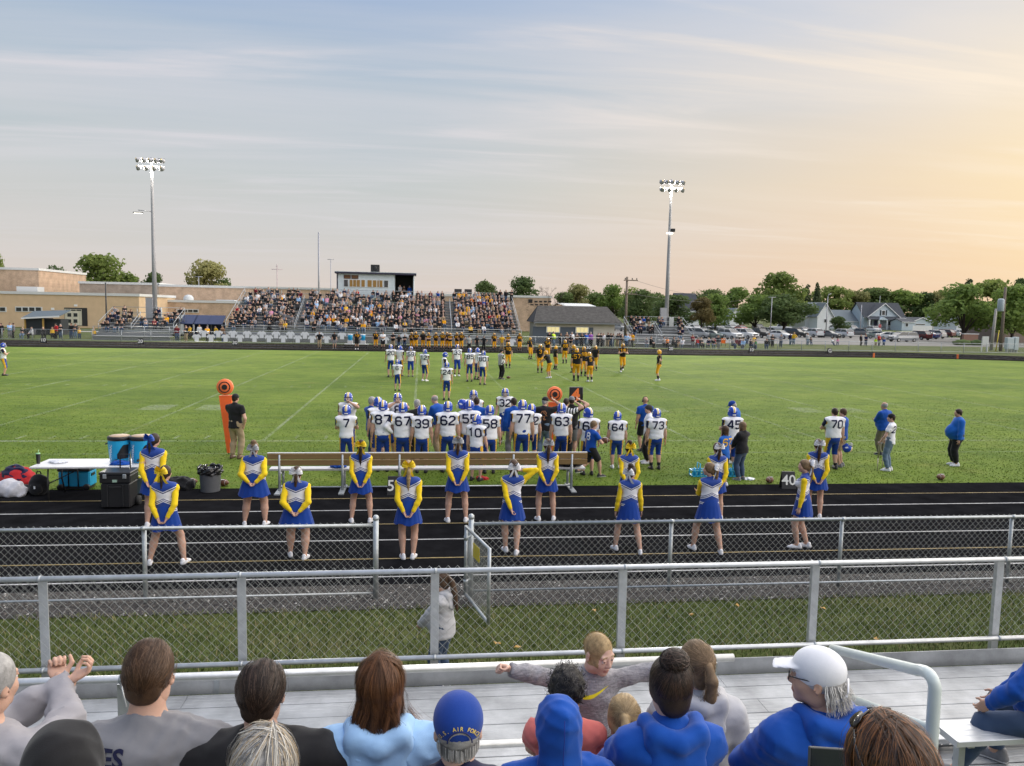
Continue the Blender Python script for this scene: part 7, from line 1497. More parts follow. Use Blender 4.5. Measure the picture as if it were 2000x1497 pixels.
b = MB(); b.tube([(0, 0, 0), (0, 0, c[2])], .018, M_LEGB, 8); b.build('pole', t); b = MB(); b.box((c[0]-g[0], 0, c[2]), (25*s, .10, 31*s), M_BLK, bev=.02); b.build('box', t)
link('lettering', text_mesh('4', 32*s, mat('marker_digit', (.9, .20, .04), .5), bold=.035), t, M4(rotx(math.pi/2), (c[0]-g[0], -.055, c[2]-.01)))
b = MB(); b.tube([(c[0]-g[0]+13.5*s, -.03, c[2]-15*s), (c[0]-g[0]+13.5*s, -.03, c[2]+15*s)], .02, M_BLK, 6); b.build('side_bar', t)
def camp_chair(px, py, m, label):
 g = G(px, py); t = thing('camp_chair', g, label, 'camp chair', 'camp chairs behind the far fence', rz=math.pi+.3*math.sin(px)); b = MB(); b.box((0, 0, .42), (.55, .5, .03), m); b.build('seat', t); b = MB(); b.box((0, -.27, .72), (.58, .04, .58), m, R=rotx(-.15)); b.build('backrest', t)
 b = MB()
 for s in (-1, 1): b.tube([(s*.27, .24, 0), (s*.27, -.24, .45), (s*.29, -.3, 1.0)], .015, M_LEGB, 5); b.tube([(s*.27, -.24, 0), (s*.27, .24, .45)], .015, M_LEGB, 5)
 b.build('frame', t)
for px, py, k, lb in ((1284, 677, 'teal', 'green camp chair in front of the small east bleacher'), (1345, 678, 'green', 'green camp chair right of the small east bleacher'), (1413, 677, 'orange', 'bright orange red camp chair standing empty on the lawn'), (1395, 678, 'red', 'low red camp chair left of the orange one'), (1441, 678, 'maroon', 'maroon camp chair right of the orange one'), (1460, 678, 'denim', 'blue grey camp chair under the white SUVs'), (45, 661, 'black', 'black camp chair by the dark shed'), (62, 661, 'grey', 'grey camp chair by the dark shed')): camp_chair(px, py, cm(k), lb)
# ================================================================ people on and beside the field
def hfeet(pxh, pyh, pxf, pyf):
 g = G(pxf, pyf); return np.array([g[0], g[1], 0]), float(P(pxh, pyh, g[1])[2])
def athead(px, py, h): g = G(px, py, h); return np.array([g[0], g[1], 0])
PI = math.pi
GC = 'cheerleaders in blue skirts and yellow sleeves'
def cheer(px, py, pf, yf, hair, hc, bow, label, spread=.34, dy=(0, 0), arms='behind', g=1.0, rz=0.0, hyaw=0.0, seed=1, skin=0, hands='grip', **k):
 loc, h = hfeet(px, py, pf, yf); d = spread/2; b = dict(bowz=.035); b.update(k)
 return person(label, loc, rz, h-.01, GC, skin=skin, res=.019, fem=True, g=g, top=('cheer', 'x'), bottom=('skirt', 'royal'), hair=hair, hairc=hc, bow=bow, arms=arms, hands=hands, feet=((-d, dy[0], .25), (d, dy[1], -.25)), hyaw=hyaw, seed=seed, **b)
cheer(299, 845, 304, 1030, 'braid', 'dark', 'blue', 'cheerleader with blue bow and dark braid beside the black tool box', .30, hyaw=-.45, g=1.05, seed=1)
cheer(324, 906, 326, 1103, 'braid', 'dark', 'yellow', 'cheerleader with yellow bow and dark braid, nearest the fence at the left end', .52, (0, .02), g=1.06, hyaw=-.25, seed=2)
cheer(501, 862, 498, 1027, 'bun', 'dkblonde', 'grey', 'broad cheerleader with grey bow and blonde bun in the back row', .38, g=1.34, seed=3, bowz=.01, arms=((.03, -.108, .012, 1, -.15, .1),)*2)
cheer(592, 910, 581, 1091, 'pony', 'brown', 'white', 'broad cheerleader with white bow and brown ponytail close to the fence', .26, (.10, -.06), g=1.36, seed=4, arms=((.03, -.108, .008, 1, -.15, .1),)*2)
cheer(699, 858, 705, 1021, 'longpony', 'dark', 'yellow', 'cheerleader with yellow bow and dark ponytail left of the bench middle', .36, seed=5)
cheer(797, 899, 797, 1092, 'longpony', 'blonde', 'yellow', 'cheerleader with yellow bow and long blonde ponytail in front of the gap', .17, seed=6, bowz=.06)
cheer(895, 851, 892, 1020, 'pony', 'brown', 'grey', 'cheerleader with silver bow standing behind the open gate post', .36, seed=7)
cheer(1006, 897, 998, 1082, 'bob', 'brown', 'white', 'cheerleader with brown bob and white bow raising one hand to her head', .17, (.12, -.06), arms=((.02, -.118, -.03, 1, -.25, .1), (.085, .02, .36, 1, -.15, .35)), seed=8, tilt=.03, g=.98, bowz=.0)
cheer(1070, 856, 1066, 1017, 'longpony', 'brown', 'grey', 'cheerleader with silver bow and very long brown ponytail at the bench end', .31, seed=9, g=.95)
cheer(1234, 863, 1224, 1016, 'bun', 'dark', 'yellow', 'dark haired cheerleader with yellow bow in the back row beside another', .26, seed=10, g=.95, skin=1)
cheer(1254, 907, 1226, 1079, 'bun', 'dark', 'white', 'cheerleader with dark hair and white bow, arms hanging, glancing aside', .38, (.14, -.12), arms='side', hyaw=-.7, seed=11, g=.98, hands='relaxed', bowz=.0)
cheer(1397, 864, 1395, 1016, 'pony', 'brown', 'white', 'back row cheerleader with white bow mostly hidden by the one with the blonde ponytail', .28, seed=12, g=1.0)
cheer(1406, 901, 1381, 1079, 'pony', 'dkblonde', 'white', 'cheerleader with blonde ponytail and folded arms, face turned aside', .40, (.16, -.12), arms='fold', hyaw=1.1, seed=13, g=1.06, hands='relaxed')
cheer(1582, 857, 1590, 1012, 'longpony', 'brown', 'white', 'cheerleader with long brown ponytail in the back row by the 40 board', .22, seed=14, rz=-.25, g=.98)
cheer(1559, 897, 1563, 1070, 'longpony', 'dkblonde', 'white', 'cheerleader seen from the side beside the 40 board, arm hanging', .16, (.05, -.10), arms='side', rz=1.0, hyaw=.45, seed=15, g=.98, hands='relaxed')
# ---- football players, white shirts
GW = 'football players in white shirts'; GB = 'football players in black shirts'
def wp(px, py, h, num, label, rz=0.0, front=False, g=1.08, feet=None, arms='side', res=.024, socks=None, skin=0, shoes='cleat', **k):
 loc, hh_ = hfeet(px, py, *feet) if feet else (athead(px, py, h+.04), h+.04)
 return person(label, loc, rz, hh_-.04, GW, skin=skin, res=res, g=g, top=('jersey', 'white'), number=num, numc='navy', numfront=front, bottom=('fpants', 'royal'), head=k.pop('head', 'bluehelmet'), shoes=shoes, arms=arms, socks=socks, **k)
wp(676.5, 790, 1.68, '7', 'white shirted player number 7 with hands at the chest behind the bench end', arms='chest', seed=1, g=1.0)
wp(680.5, 765, 1.78, '2', 'white shirted player facing the bench, hand at his face mask', rz=PI, front=True, arms=('face', 'side'), seed=2)
wp(739, 774, 1.78, None, 'white shirted player hidden behind number 87, only helmet and shoulder seen', seed=3, rz=.3)
wp(748, 780, 1.82, '87', 'white shirted player number 87 beside the grey haired coach', seed=4, g=1.15)
wp(777, 765.5, 1.80, '8', 'white shirted player facing the bench, hand at his chin strap', rz=PI, front=True, arms=('face', 'face'), seed=5)
wp(787, 784, 1.78, '67', 'heavy white shirted player number 67 with long white sleeves and hands on hips', seed=6, g=1.32, arms='hips', undersleeve='white')
wp(824, 790, 1.72, '39', 'white shirted player number 39 left of the bending coach', seed=7)
wp(875, 782, 1.82, '62', 'tall white shirted player number 62 in front of the bending coach', seed=8, g=1.15)
wp(905, 778, 1.80, None, 'white shirted player looking sideways behind number 5', seed=10, rz=1.3)
wp(917, 780, 1.80, '55', 'white shirted player number 5 half hidden by number 10', seed=11, g=1.15)
wp(925, 760, 1.84, None, 'white shirted player facing the bench in the rear of the huddle', rz=PI, seed=12)
wp(931, 808, 1.62, '10', 'smaller white shirted player number 10 turned aside', seed=13, rz=-.45, g=1.0, arms=('side', 'loose'))
wp(957, 790, 1.74, '58', 'white shirted player number 58 right of number 10', seed=14, g=1.15)
wp(990, 757, 1.78, '32', 'white shirted player number 32 walking toward the bench', rz=PI-.15, front=True, feet=(985, 866), seed=15, socks=('black', 1.7), arms=('side', 'loose'))
wp(1021, 779, 1.84, '77', 'tall white shirted player number 77 beside the coach in grey trousers', seed=16, g=1.2)
wp(1039, 788, 1.64, '22', 'white shirted player with a 2 on his back behind number 77', seed=17)
wp(1097, 786, 1.76, '63', 'white shirted player number 63 before the chain marker', seed=18, g=1.15, hyaw=-.2)
wp(1151, 795, 1.72, '61', 'white shirted player number 61 behind the running boy', seed=19, g=1.1, hyaw=.5, arms=('side', 'loose'))
wp(1210, 803, 1.5, '64', 'white shirted player number 64 with dark ponytail under the helmet', feet=(1203, 915), seed=20, g=1.28, skin=0, shoes='white', rz=-.1)
wp(1282, 797, 1.6, '73', 'white shirted player number 73 standing alone right of the huddle', feet=(1279, 917), seed=21, g=1.25, socks=('black', 1.7))
wp(1432, 793, 1.74, '45', 'white shirted player with a 4 on his back before the coach in the blue cap', seed=22, g=1.1)
wp(1616.5, 794, 1.7, '70', 'bareheaded white shirted player number 70 holding his helmet', feet=(1624, 917), seed=23, g=1.28, head=None, hair='short', hairc='dark', arms=('chest', 'side'), socks=('black', 1.75))
r70 = [o for o in bpy.data.objects if o.get('label', '').startswith('bareheaded white')][0]
hl = thing('loose_helmet', np.array(r70.location)+np.array([.36, -.12, .62]), 'blue football helmet hanging from the hand of number 70', 'helmet', rz=.6); he = link('helmet_shell', helmet_mesh('blue'), hl); link('facemask', mask_mesh('blue'), he); hl.rotation_euler = (2.6, .3, .5)
for px, py, fx, fy, num, rz, front, lb, kw in ((764, 672, 763, 737, '20', .15, False, 'far player number 20 in white, striding away', dict(feetv=1)), (778.6, 674.5, 781, 735, None, -.6, False, 'far player in white partly hidden by number 20', {}), (778, 702, 776, 764, '6', -.1, False, 'far player number 6 in white, walking off alone', dict(feetv=1)), (800.6, 676, 802, 736, '59', PI, True, 'far player number 59 in white facing the near side, left half', {}), (830, 681.5, 829, 745, '12', -.5, False, 'far player number 12 in white with white shoes', dict(shoes='white')), (870, 687, 868, 757, None, -1.5, False, 'far player in white seen from the side behind number 24', {}), (874, 706.6, 872, 782, '24', 0, False, 'far player number 24 in white, closest to the huddle', dict(hands='grip')), (893, 672, 892, 735, '33', PI+.2, True, 'far player number 33 in white facing the near side, white shoes', dict(shoes='white')), (918, 679, 917, 746, '85', .1, False, 'far player number 85 in white', {}), (933, 678.6, 931, 742, None, -.8, False, 'far player in white between numbers 85 and 80', {}), (940, 684, 942, 752, '80', -.3, False, 'far player number 80 in white leaning on his knees', dict(lean=.25)), (2, 669, 8, 734, '14', -1.2, False, 'player in white running in at the photo edge', dict(feetv=1))):
 kw = dict(kw); st = kw.pop('feetv', 0); f = dict(feetp=None)
 wp(px, py, 1.8, num, lb, rz=rz, front=front, feet=(fx, fy), res=.032, seed=int(px), g=1.05, feet_=None, socks=('black', 1.75) if int(px) % 2 else None, **({'arms': ('loose', 'chest')} if st else {}), **kw)
# black shirts
def bp(px, py, fx, fy, num, rz, front, label, arms='side', res=.032, **k):
 loc, hh_ = hfeet(px, py, fx, fy); person(label, loc, rz, hh_-.04, GB, res=res, g=k.pop('g', 1.08), top=('jersey', 'black'), number=num, numc='dkgold', numfront=front, bottom=('fpants', 'dkgold'), head='goldhelmet', shoes=k.pop('shoes', 'cleat'), arms=arms, socks=k.pop('socks', ('black', 1.5)), seed=int(px), **k)
for a in ((992, 668, 992, 719, '10', PI, True, 'player number 10 in black and gold behind the referee'), (1033, 658.5, 1035, 702, '1', PI+.6, True, 'player in black and gold walking in the rear left of the group'), (1055, 672, 1054, 728, '3', PI, True, 'player number 3 in black and gold facing the near side'), (1070, 659, 1069, 702, '54', PI, True, 'player number 54 in black and gold farther back'), (1082, 675, 1084, 722, '5', -1.2, True, 'player in black and gold with a 5 behind the leaning one'), (1101, 663, 1103, 710, '69', .1, False, 'player number 69 in black and gold walking away'), (1127, 679, 1125, 744, '57', 0, False, 'heavy player number 57 in black and gold'), (1122, 673, 1120, 728, None, .8, False, 'player in black and gold crouching behind number 57'), (1142, 676, 1139, 735, '48', PI, True, 'player number 48 in black and gold beside number 57'), (1154, 687, 1152, 746, '5', .2, False, 'player in black and gold with white shoes bending at the front'), (1161, 675, 1162, 724, None, PI-.6, True, 'player in black and gold at the right edge of the group'), (1220, 670, 1215, 727, '16', PI, True, 'player number 16 in black and gold jogging alone'), (1291, 682.5, 1286, 744, None, 1.2, False, 'player in black and gold standing alone, farthest out')):
 n = a[7]; k = {}
 if 'white shoes' in n or 'alone' in n: k['shoes'] = 'white'
 if 'bending' in n: k['lean'] = .25
 if 'heavy' in n: k['g'] = 1.25
 if 'alone, farthest' in n: k['arms'] = 'hips'
 if 'jogging' in n: k['arms'] = 'chest'; k['feet'] = ((-.08, -.25, .1, .12), (.10, .05, -.1))
 bp(*a, **k)
bp(1074, 683, 1073, 739, None, .9, False, 'player in black and gold leaning forward with hands on knees', arms='fwd', lean=.45, shoes='white', socks=None)
# officials
def off_shirt():
 if 'stripes' in MATS: return MATS['stripes']
 m = mat('stripes', (.8, .8, .8), .8); nt = m.node_tree; tc = N(nt, 'ShaderNodeTexCoord').outputs['Object']; w = N(nt, 'ShaderNodeTexWave', Scale=4.2); w.bands_direction = 'X'; nt.links.new(tc, w.inputs[0]); nt.links.new(ramp(nt, w.outputs['Fac'], [(.0, (.015, .015, .015)), (.5, (.75, .75, .75))], 'CONSTANT'), nt.nodes['Principled BSDF'].inputs['Base Color']); return m
STR = off_shirt()
loc, h = hfeet(980.5, 682, 978, 741); person('referee in striped shirt and black cap standing beside the ball', loc, -1.1, h, 'officials in striped shirts', res=.03, g=1.2, top=('polo', STR), bottom=('pants', 'black'), head='cap', headc='black', shoes='black', arms='front', hair='short', hairc='dark')
loc, h = hfeet(918, 655, 916, 687); person('far official in striped shirt on the opposite sideline', loc, PI, h, 'officials in striped shirts', res=.035, top=('polo', STR), bottom=('pants', 'black'), head='cap', headc='black', shoes='black')
person('official in striped sleeves hidden behind the man in the grey cap', athead(1106, 776, 1.78), -.5, 1.76, 'officials in striped shirts', top=('polo', STR), bottom=('pants', 'black'), shoes='black', hair='short', hairc='dark', arms=('side', 'up'))
# ---- coaches, chain crew, others by the near side line
def man(label, loc, rz, h, **k): k.setdefault('hair', 'short'); k.setdefault('hairc', 'dark'); k.setdefault('res', .024); return person(label, loc, rz, h, k.pop('group', None), **k)
GCo = 'coaches in blue'
loc, h = hfeet(461, 769, 461, 896); man('man in black polo and khaki trousers holding the orange marker', loc, -.35, h, g=1.1, top=('polo', 'black'), bottom=('pants', 'khaki'), head='cap', headc='black', shoes='brown', arms=((.10, .24, .18, 1, -.3, -.5), (.12, .02, -.03, 1, -.6, 0)), seed=3)
man('grey haired coach in long blue shirt and dark jeans', athead(726, 773, 1.80), -.9, 1.78, group=GCo, hairc='grey', top=('long', 'jblue'), bottom=('jeans', 'denim'), arms='front', seed=4)
man('grey haired man in black shirt between numbers 67 and 39', athead(815, 779, 1.78), .2, 1.77, hairc='grey', top=('tee', 'black'), bottom=('jeans', 'black'), g=1.1, seed=5)
man('bald coach in blue pullover and khaki trousers bending to the side', athead(862, 774, 1.74), .9, 1.80, group=GCo, hair='ring', hairc='grey', top=('long', 'jblue'), bottom=('pants', 'khaki'), lean=.35, g=1.15, arms='knee', seed=6)
man('dark haired coach in blue shirt at the right of number 5', athead(931, 774, 1.80), .0, 1.78, group=GCo, top=('polo', 'jblue'), bottom=('pants', 'char'), g=1.1, seed=7)
man('dark haired coach in blue jacket and grey trousers beside number 77', athead(1004, 775, 1.80), .25, 1.78, group=GCo, top=('jacket', 'jblue'), bottom=('pants', 'grey'), seed=8)
r, J = man('man in black cap and black shirt with a printed emblem, blue jeans', athead(1064, 772, 1.84), -.25, 1.80, hairc='grey', head='cap', headc='black', top=('tee', 'black'), bottom=('jeans', 'ltdenim'), g=1.25, arms=('side', 'up'), hyaw=-.5, seed=9)
V2 = []; F2 = []
for pl in ([(-.09, .02), (-.05, .09), (.03, .10), (.07, .05), (.05, 0), (.09, -.04)], [(-.07, -.02), (-.02, -.06), (.03, -.05), (.0, -.11), (.06, -.14)], [(-.03, .05), (.01, .06), (.02, .02)], [(-.02, -.10), (.02, -.16)]):
 v, f = ribbon2d(pl, .022); o = len(V2); V2 += [tuple(p) for p in v]; F2 += [[i+o for i in q] for q in f]
lay_on(J['topobj'].data, V2, F2, J['chest']-J['F']*.4, J['X'], J['up'], J['F'], mat('print_brown', (.33, .14, .06), .8), 'shirt_print', r)
man('man in grey cap, black polo and grey shorts holding the down marker', athead(1117, 771, 1.84), -.1, 1.80, head='cap', headc='grey', top=('polo', 'black'), bottom=('shorts', 'grey'), arms=('side', 'up'), shoes='grey', g=1.1, seed=10)
rs, Js = [o for o in bpy.data.objects if o.get('label', '').startswith('man in grey cap')][0], None
loc, h = hfeet(1170, 822, 1152, 933); rb, Jb = person('boy in blue and gold football shirt running with a ball', loc, -1.15, h+.04, None, res=.02, g=1.05, top=('tee', 'jblue'), number='8', numc='white', bottom=('shorts', 'black'), shoes='black', hair='short', hairc='dkblonde', arms=(('side'), (.07, .18, .12, 1, -.6, -.3)), feet=((-.07, -.34, .1, .14), (.08, .26, -.1)), lean=.12, seed=11)
hp = Jb['hand'][1][0]; w = Matrix.Rotation(-1.15, 3, 'Z') @ Vector(hp); football((loc[0]+w.x+.05, loc[1]+w.y+.02, w.z+.06), -.3, 'brown football carried under the arm of the running boy')
loc, h = hfeet(1258, 774, 1257, 882); man('bald coach with headset, blue polo and black shorts', loc, .15, h-.02, group=GCo, skin=1, hair=None, head='headset', top=('polo', 'jblue'), bottom=('shorts', 'black'), shoes='black', g=1.12, arms=('side', 'front'), seed=12)
man('man in dark cap behind number 73, face turned aside', athead(1268, 791, 1.64), 1.4, 1.64, head='cap', headc='char', top=('tee', 'white'), bottom=('pants', 'black'), seed=13)
man('coach in blue cap and blue polo looking at his notes', athead(1437, 778, 1.84), 1.0, 1.80, group=GCo, head='cap', headc='royal', hairc='grey', top=('polo', 'blue2'), bottom=('pants', 'char'), g=1.15, arms='front', hpitch=.5, seed=14)
loc = athead(1417, 831, 1.42); loc[1] = G(1420, 930)[1]; person('girl in blue shirt with number 67 and long brown hair', athead(1417, 831, 1.50), .5, 1.48, None, res=.022, fem=True, top=('tee', 'blue2'), number='67', numc='gold', bottom=('shorts', 'black'), hair='long', hairc='brown', shoes='white', seed=15)
loc, h = hfeet(1450, 825, 1446, 938); person('woman in long black jacket and jeans with light blonde hair', loc, .55, h, None, res=.022, fem=True, g=1.15, top=('jacket', 'black'), bottom=('jeans', 'denim'), hair='long', hairc='dkblonde', shoes='grey', arms='front', foldamp=.01, seed=16)
loc, h = hfeet(1643, 798, 1641, 912); man('coach in blue shirt and khaki shorts talking to number 70', loc, .8, h, group=GCo, hairc='brown', top=('polo', 'jblue'), bottom=('shorts', 'khaki'), shoes='grey', g=1.25, seed=17)
loc, h = hfeet(1743, 786, 1722, 889); man('bald coach in blue jacket and camouflage trousers', loc, .35, h, group=GCo, skin=1, hair='ring', hairc='grey', top=('jacket', 'jblue'), bottom=('pants', 'camo'), shoes='black', g=1.2, arms='fold', hyaw=.2, seed=18)
loc, h = hfeet(1742, 808, 1735, 920); r22, J22 = person('player on crutches with black headband, white shirt number 22 and jeans', loc, .75, h-.01, None, res=.022, top=('tee', 'white'), number='22', numc='navy', bottom=('jeans', 'ltdenim'), hair='short', hairc='dark', head='beanie', headc='black', shoes='white', arms=((.16, .12, -.02, 1, -.6, 0), (.16, .12, -.02, 1, -.6, 0)), hands='grip', hyaw=.4, g=.98, seed=19, foldamp=.008)
M_CR = mat('crutch_metal', (.55, .50, .42), .35, metal=.5)
for s in (0, 1):
 w = J22['wr'][s]; sg = 2*s-1; t = thing('crutch', loc, 'grey metal crutch under the %s arm of the player in jeans' % ('west' if s == 0 else 'east'), 'crutch', 'crutches', .75); b = MB(); top_ = J22['sh'][s]+np.array([sg*.05, .03, -.10]); ft = np.array([sg*.24, .22, .0]); mid = (w*[1, 1, 1])
 for dx in (-.025, .025): b.tube([top_+[0, dx, 0], mid+[0, dx, -.05], ft+[0, dx*.3, .35]], .010, M_CR, 6)
 b.tube([ft+[0, 0, .36], ft], .012, M_CR, 6); b.build('shaft', t); b = MB(); b.tube([top_+[0, -.07, 0], top_+[0, .07, 0]], .022, mat('crutch_pad', (.35, .35, .36), .8), 8); b.build('arm_pad', t); b = MB(); b.tube([mid+[0, -.05, -.02], mid+[0, .05, -.02]], .016, mat('crutch_pad', (.35, .35, .36), .8), 8); b.build('hand_grip', t)
loc, h = hfeet(1876, 799, 1865, 910); man('large man in bright blue sweatshirt and black trousers standing alone', loc, 1.25, h, hairc='dark', top=('long', 'blue2'), bottom=('pants', 'black'), shoes='white', g=1.55, arms='side', loose=1.3, seed=20, skin=1)
# far sideline
for i, (px, py, c1, c2, kw) in enumerate(((624, 648, 'black', 'khaki', {}), (652, 648, 'black', 'grey', dict(sh=1)), (767, 649, 'black', 'khaki', dict(g=1.2)), (980, 654, 'gold', 'khaki', {}), (1014, 655, 'black', 'khaki', {}), (1118, 654, 'black', 'khaki', {}), (945, 659, 'black', 'black', {}), (932, 657, 'black', 'char', {}), (790, 657, 'black', 'denim', {}), (779, 656, 'black', 'denim', {}))):
 kw = dict(kw); sh = kw.pop('sh', 0); loc = np.array([P(px, 682, 77.5)[0], 77.5+(i % 3)*.5, 0]); h = min(1.9, max(1.5, float(P(px, py, loc[1])[2])))
 person('far %s in %s top and %s legwear, %s' % ('coach' if i < 6 else 'helper', c1, c2, ('by the west cut-outs', 'second from the west end', 'heavy one left of the reserves', 'in yellow among the reserves', 'with dark cap right of the yellow one', 'behind number 69', 'at the east end of the helpers', 'next to the far official', 'with jeans near the heavy coach', 'beside the heavy coach')[i]), loc, PI+.3*math.sin(i*2), h, 'people on the far sideline', res=.04, top=('polo', c1), bottom=('shorts' if sh else 'pants', c2), head='cap' if i in (1, 4, 5) else None, headc='black', hair='short', hairc=('dark', 'brown', 'grey')[i % 3], shoes='black', arms=('hips', 'side', 'fold')[i % 3], seed=i, **kw)
for i, px in enumerate((697, 734, 748, 804, 812, 826, 837, 851, 864, 873, 879, 892, 901, 965, 992, 1014.5)):
 Y = 77.0+.5*(i % 2); h = 1.80+.06*math.sin(i*1.7); kind = 'goldhelmet' if i > 2 else None
 person('far reserve player in black and gold, %s' % ('bareheaded with black legwear, by the blue coolers', 'bareheaded with gold trousers beside the coolers', 'bareheaded in white shirt and black shorts', 'first helmeted one from the west', 'second helmeted one from the west', 'third helmeted one from the west', 'fourth helmeted one from the west', 'fifth helmeted one, mid row', 'sixth helmeted one, mid row', 'seventh helmeted one, close to the next', 'eighth helmeted one, overlapped', 'ninth helmeted one', 'tenth helmeted one, half hidden by the far official', 'standing apart left of the yellow coach', 'standing right behind the yellow coach', 'farthest east of the reserves')[i], (P(px, 682, Y)[0], Y, 0), PI+.4*math.sin(i*3.1), h, 'reserve players on the far sideline', res=.04, g=1.1, top=('jersey', 'black') if i != 2 else ('tee', 'white'), number=None if i in (2, 5, 9) else str(10+i*5), numc='dkgold', numfront=True, bottom=('fpants', 'dkgold') if i not in (0, 2) else ('shorts', 'black'), head=kind, hair=None if kind else 'short', hairc='dark', shoes='cleat' if i else 'white', arms=('hips', 'side', 'fold', 'loose')[i % 4], socks=('black', 1.5), seed=i)
for px, lb in ((684, 'light blue cooler barrel on the far sideline, west one'), (709, 'light blue cooler barrel on the far sideline, east one')):
 p = P(px, 668, 80); t = thing('far_cooler', (p[0], 80, 0), lb, 'cooler', 'coolers on the far sideline'); b = MB(); b.lathe((0, 0, .75), [(.20, 0), (.25, .4), (.25, .55)], M_CYAN, 12); b.build('body', t); b = MB(); b.lathe((0, 0, 1.30), [(.26, 0), (.24, .08)], M_WTXT, 12); b.build('lid', t); b = MB(); b.box((0, 0, .37), (1.1, .6, .04), M_BWHITE)
 b.build('stand_top', t); b = MB(); b.box((0, 0, .56), (.5, .5, .36), M_BWHITE); b.build('crate', t)
 for s in (-1, 1): b = MB(); b.box((s*.45, 0, .18), (.04, .5, .34), M_LEGB); b.build('leg', t)
# ================================================================ the crowd on the far side
def crowd_proto(pose, kid=False, rs=.062):
 h = 1.2 if kid else 1.68; c = dict(h=h, g=(1.0, 1.15, 1.3, 1.05, 1.2)[pose % 5], hyaw=(.3, -.4, 0, .6, -.2)[pose % 5])
 if pose < 6: c.update(sit=.42, feet=((-.11, .34, 0), (.11, .36, 0)), arms=(('lap', 'lap'), ('knee', 'chest'), ('fold', 'fold'), ('lap', 'face'), ('knee', 'knee'), ('front', 'front'))[pose], lean=(.05, .2, 0, .1, .35, .05)[pose])
 else: c.update(arms=(('side', 'side'), ('fold', 'fold'), ('hips', 'side'), ('front', 'front'))[pose-6], feet=((-.1, 0, .1), (.1, .03, -.1)))
 J = skel(c); pr = []; top_ = off(torso(J), .03); pr += top_
 for s in (0, 1): pr += off(armp(J, s), .022)+off(legp(J, s), .028)+[seg(J['an'][s]-[0, 0, .03], J['an'][s]+np.array([0, .12, -.03]), .05)]+[ell(J['wr'][s], (.05, .05, .05))]
 pr += [ell(J['hc']+[0, 0, .0], (.088, .105, .125), k=.02), ell(J['hc']+J['Hm'] @ np.array([0, -.03, .03]), (.10, .115, .115), k=.02)]
 v, q = surf(pr, rs, zmin=0.0); C = centers(v, q); mi = np.ones(len(q), int)
 dh = (C-J['hc']) @ J['Hm']; hd = np.linalg.norm(dh, axis=1) < .19; mi[hd] = 0; mi[hd & ((dh[:, 2] > .055) | (dh[:, 1] < -.02)) & (dh[:, 2] > -.09)] = 3
 leg = C[:, 2] < J['P'][2]-.01;
 if pose < 6: leg = (C[:, 2] < J['P'][2]+.10) & (C[:, 1] > .13) | (C[:, 2] < J['P'][2]-.03)
 mi[leg] = 2
 for s in (0, 1): mi[np.linalg.norm(C-J['wr'][s], axis=1) < .075] = 0
 return mk_mesh('body', v, q, [skinm(0), cm('black'), cm('denim'), hairm('dark')], mi)
PROT = [crowd_proto(i) for i in range(10)]; PROTC = [crowd_proto(i, rs=.098) for i in range(6)]; KID = [crowd_proto(0, True), crowd_proto(3, True), crowd_proto(6, True), crowd_proto(7, True)]
cr = random.Random(4)
TOPS = ['black']*62+['grey']*10+['ltgrey']*7+['white']*6+['char']*22+['dkgold']*4+['gold']*2+['navy']*10+['jblue']*2+['maroon']*4+['red']*1+['pink']*2+['ltblue']*3+['brown']*7+['orange']*1+['khaki']*4+['hgrey']*8
BOTS = ['denim']*8+['black']*6+['ltdenim']*4+['grey']*3+['khaki']*2+['char']*3; HRS = ['dark']*6+['brown']*6+['black']*3+['blonde']*3+['grey']*3+['dkblonde']*4+['auburn']*1
TOPN = {'char': 'charcoal', 'ltgrey': 'light grey', 'dkgold': 'gold', 'jblue': 'royal blue', 'ltblue': 'light blue', 'hgrey': 'grey', 'gold': 'yellow', 'blue2': 'blue'}; BOTN = {'denim': 'dark jeans', 'ltdenim': 'faded jeans', 'black': 'black trousers', 'grey': 'grey trousers', 'khaki': 'khaki trousers', 'char': 'charcoal trousers'}
HRN = {'dark': 'dark', 'brown': 'brown', 'black': 'black', 'blonde': 'blonde', 'grey': 'grey', 'dkblonde': 'dark blonde', 'auburn': 'auburn', 'white': 'white'}
used_lab = {}
def spectator(loc, rz, pose, where, group, top=None, kid=False, bot=None):
 me = (KID[pose] if kid else PROT[pose]); o = bpy.data.objects.new('person', me); COL.objects.link(o); tp = top or cr.choice(TOPS); bt = bot or cr.choice(BOTS); hr = cr.choice(HRS)
 for i, m in enumerate((skinm(cr.choice((0, 0, 1, 2, 2, 3))), cm(tp), cm(bt), hairm(hr))): o.material_slots[i].link = 'OBJECT'; o.material_slots[i].material = m
 o.location = tuple(float(v) for v in loc); o.rotation_euler = (0, 0, rz); s = cr.uniform(.94, 1.06); o.scale = (s, s, s)
 lab = '%s haired %s in %s top, %s, %s' % (HRN[hr], 'child' if kid else 'spectator', TOPN.get(tp, tp), BOTN[bt], where)
 if len(lab.split()) > 15: lab = '%s haired %s in %s top, %s' % (HRN[hr], 'child' if kid else 'spectator', TOPN.get(tp, tp), where)
 if lab in used_lab and used_lab[lab] == 1: lab = 'another '+lab
 used_lab[lab] = used_lab.get(lab, 0)+1
 tag(o, lab, 'person', group); return o
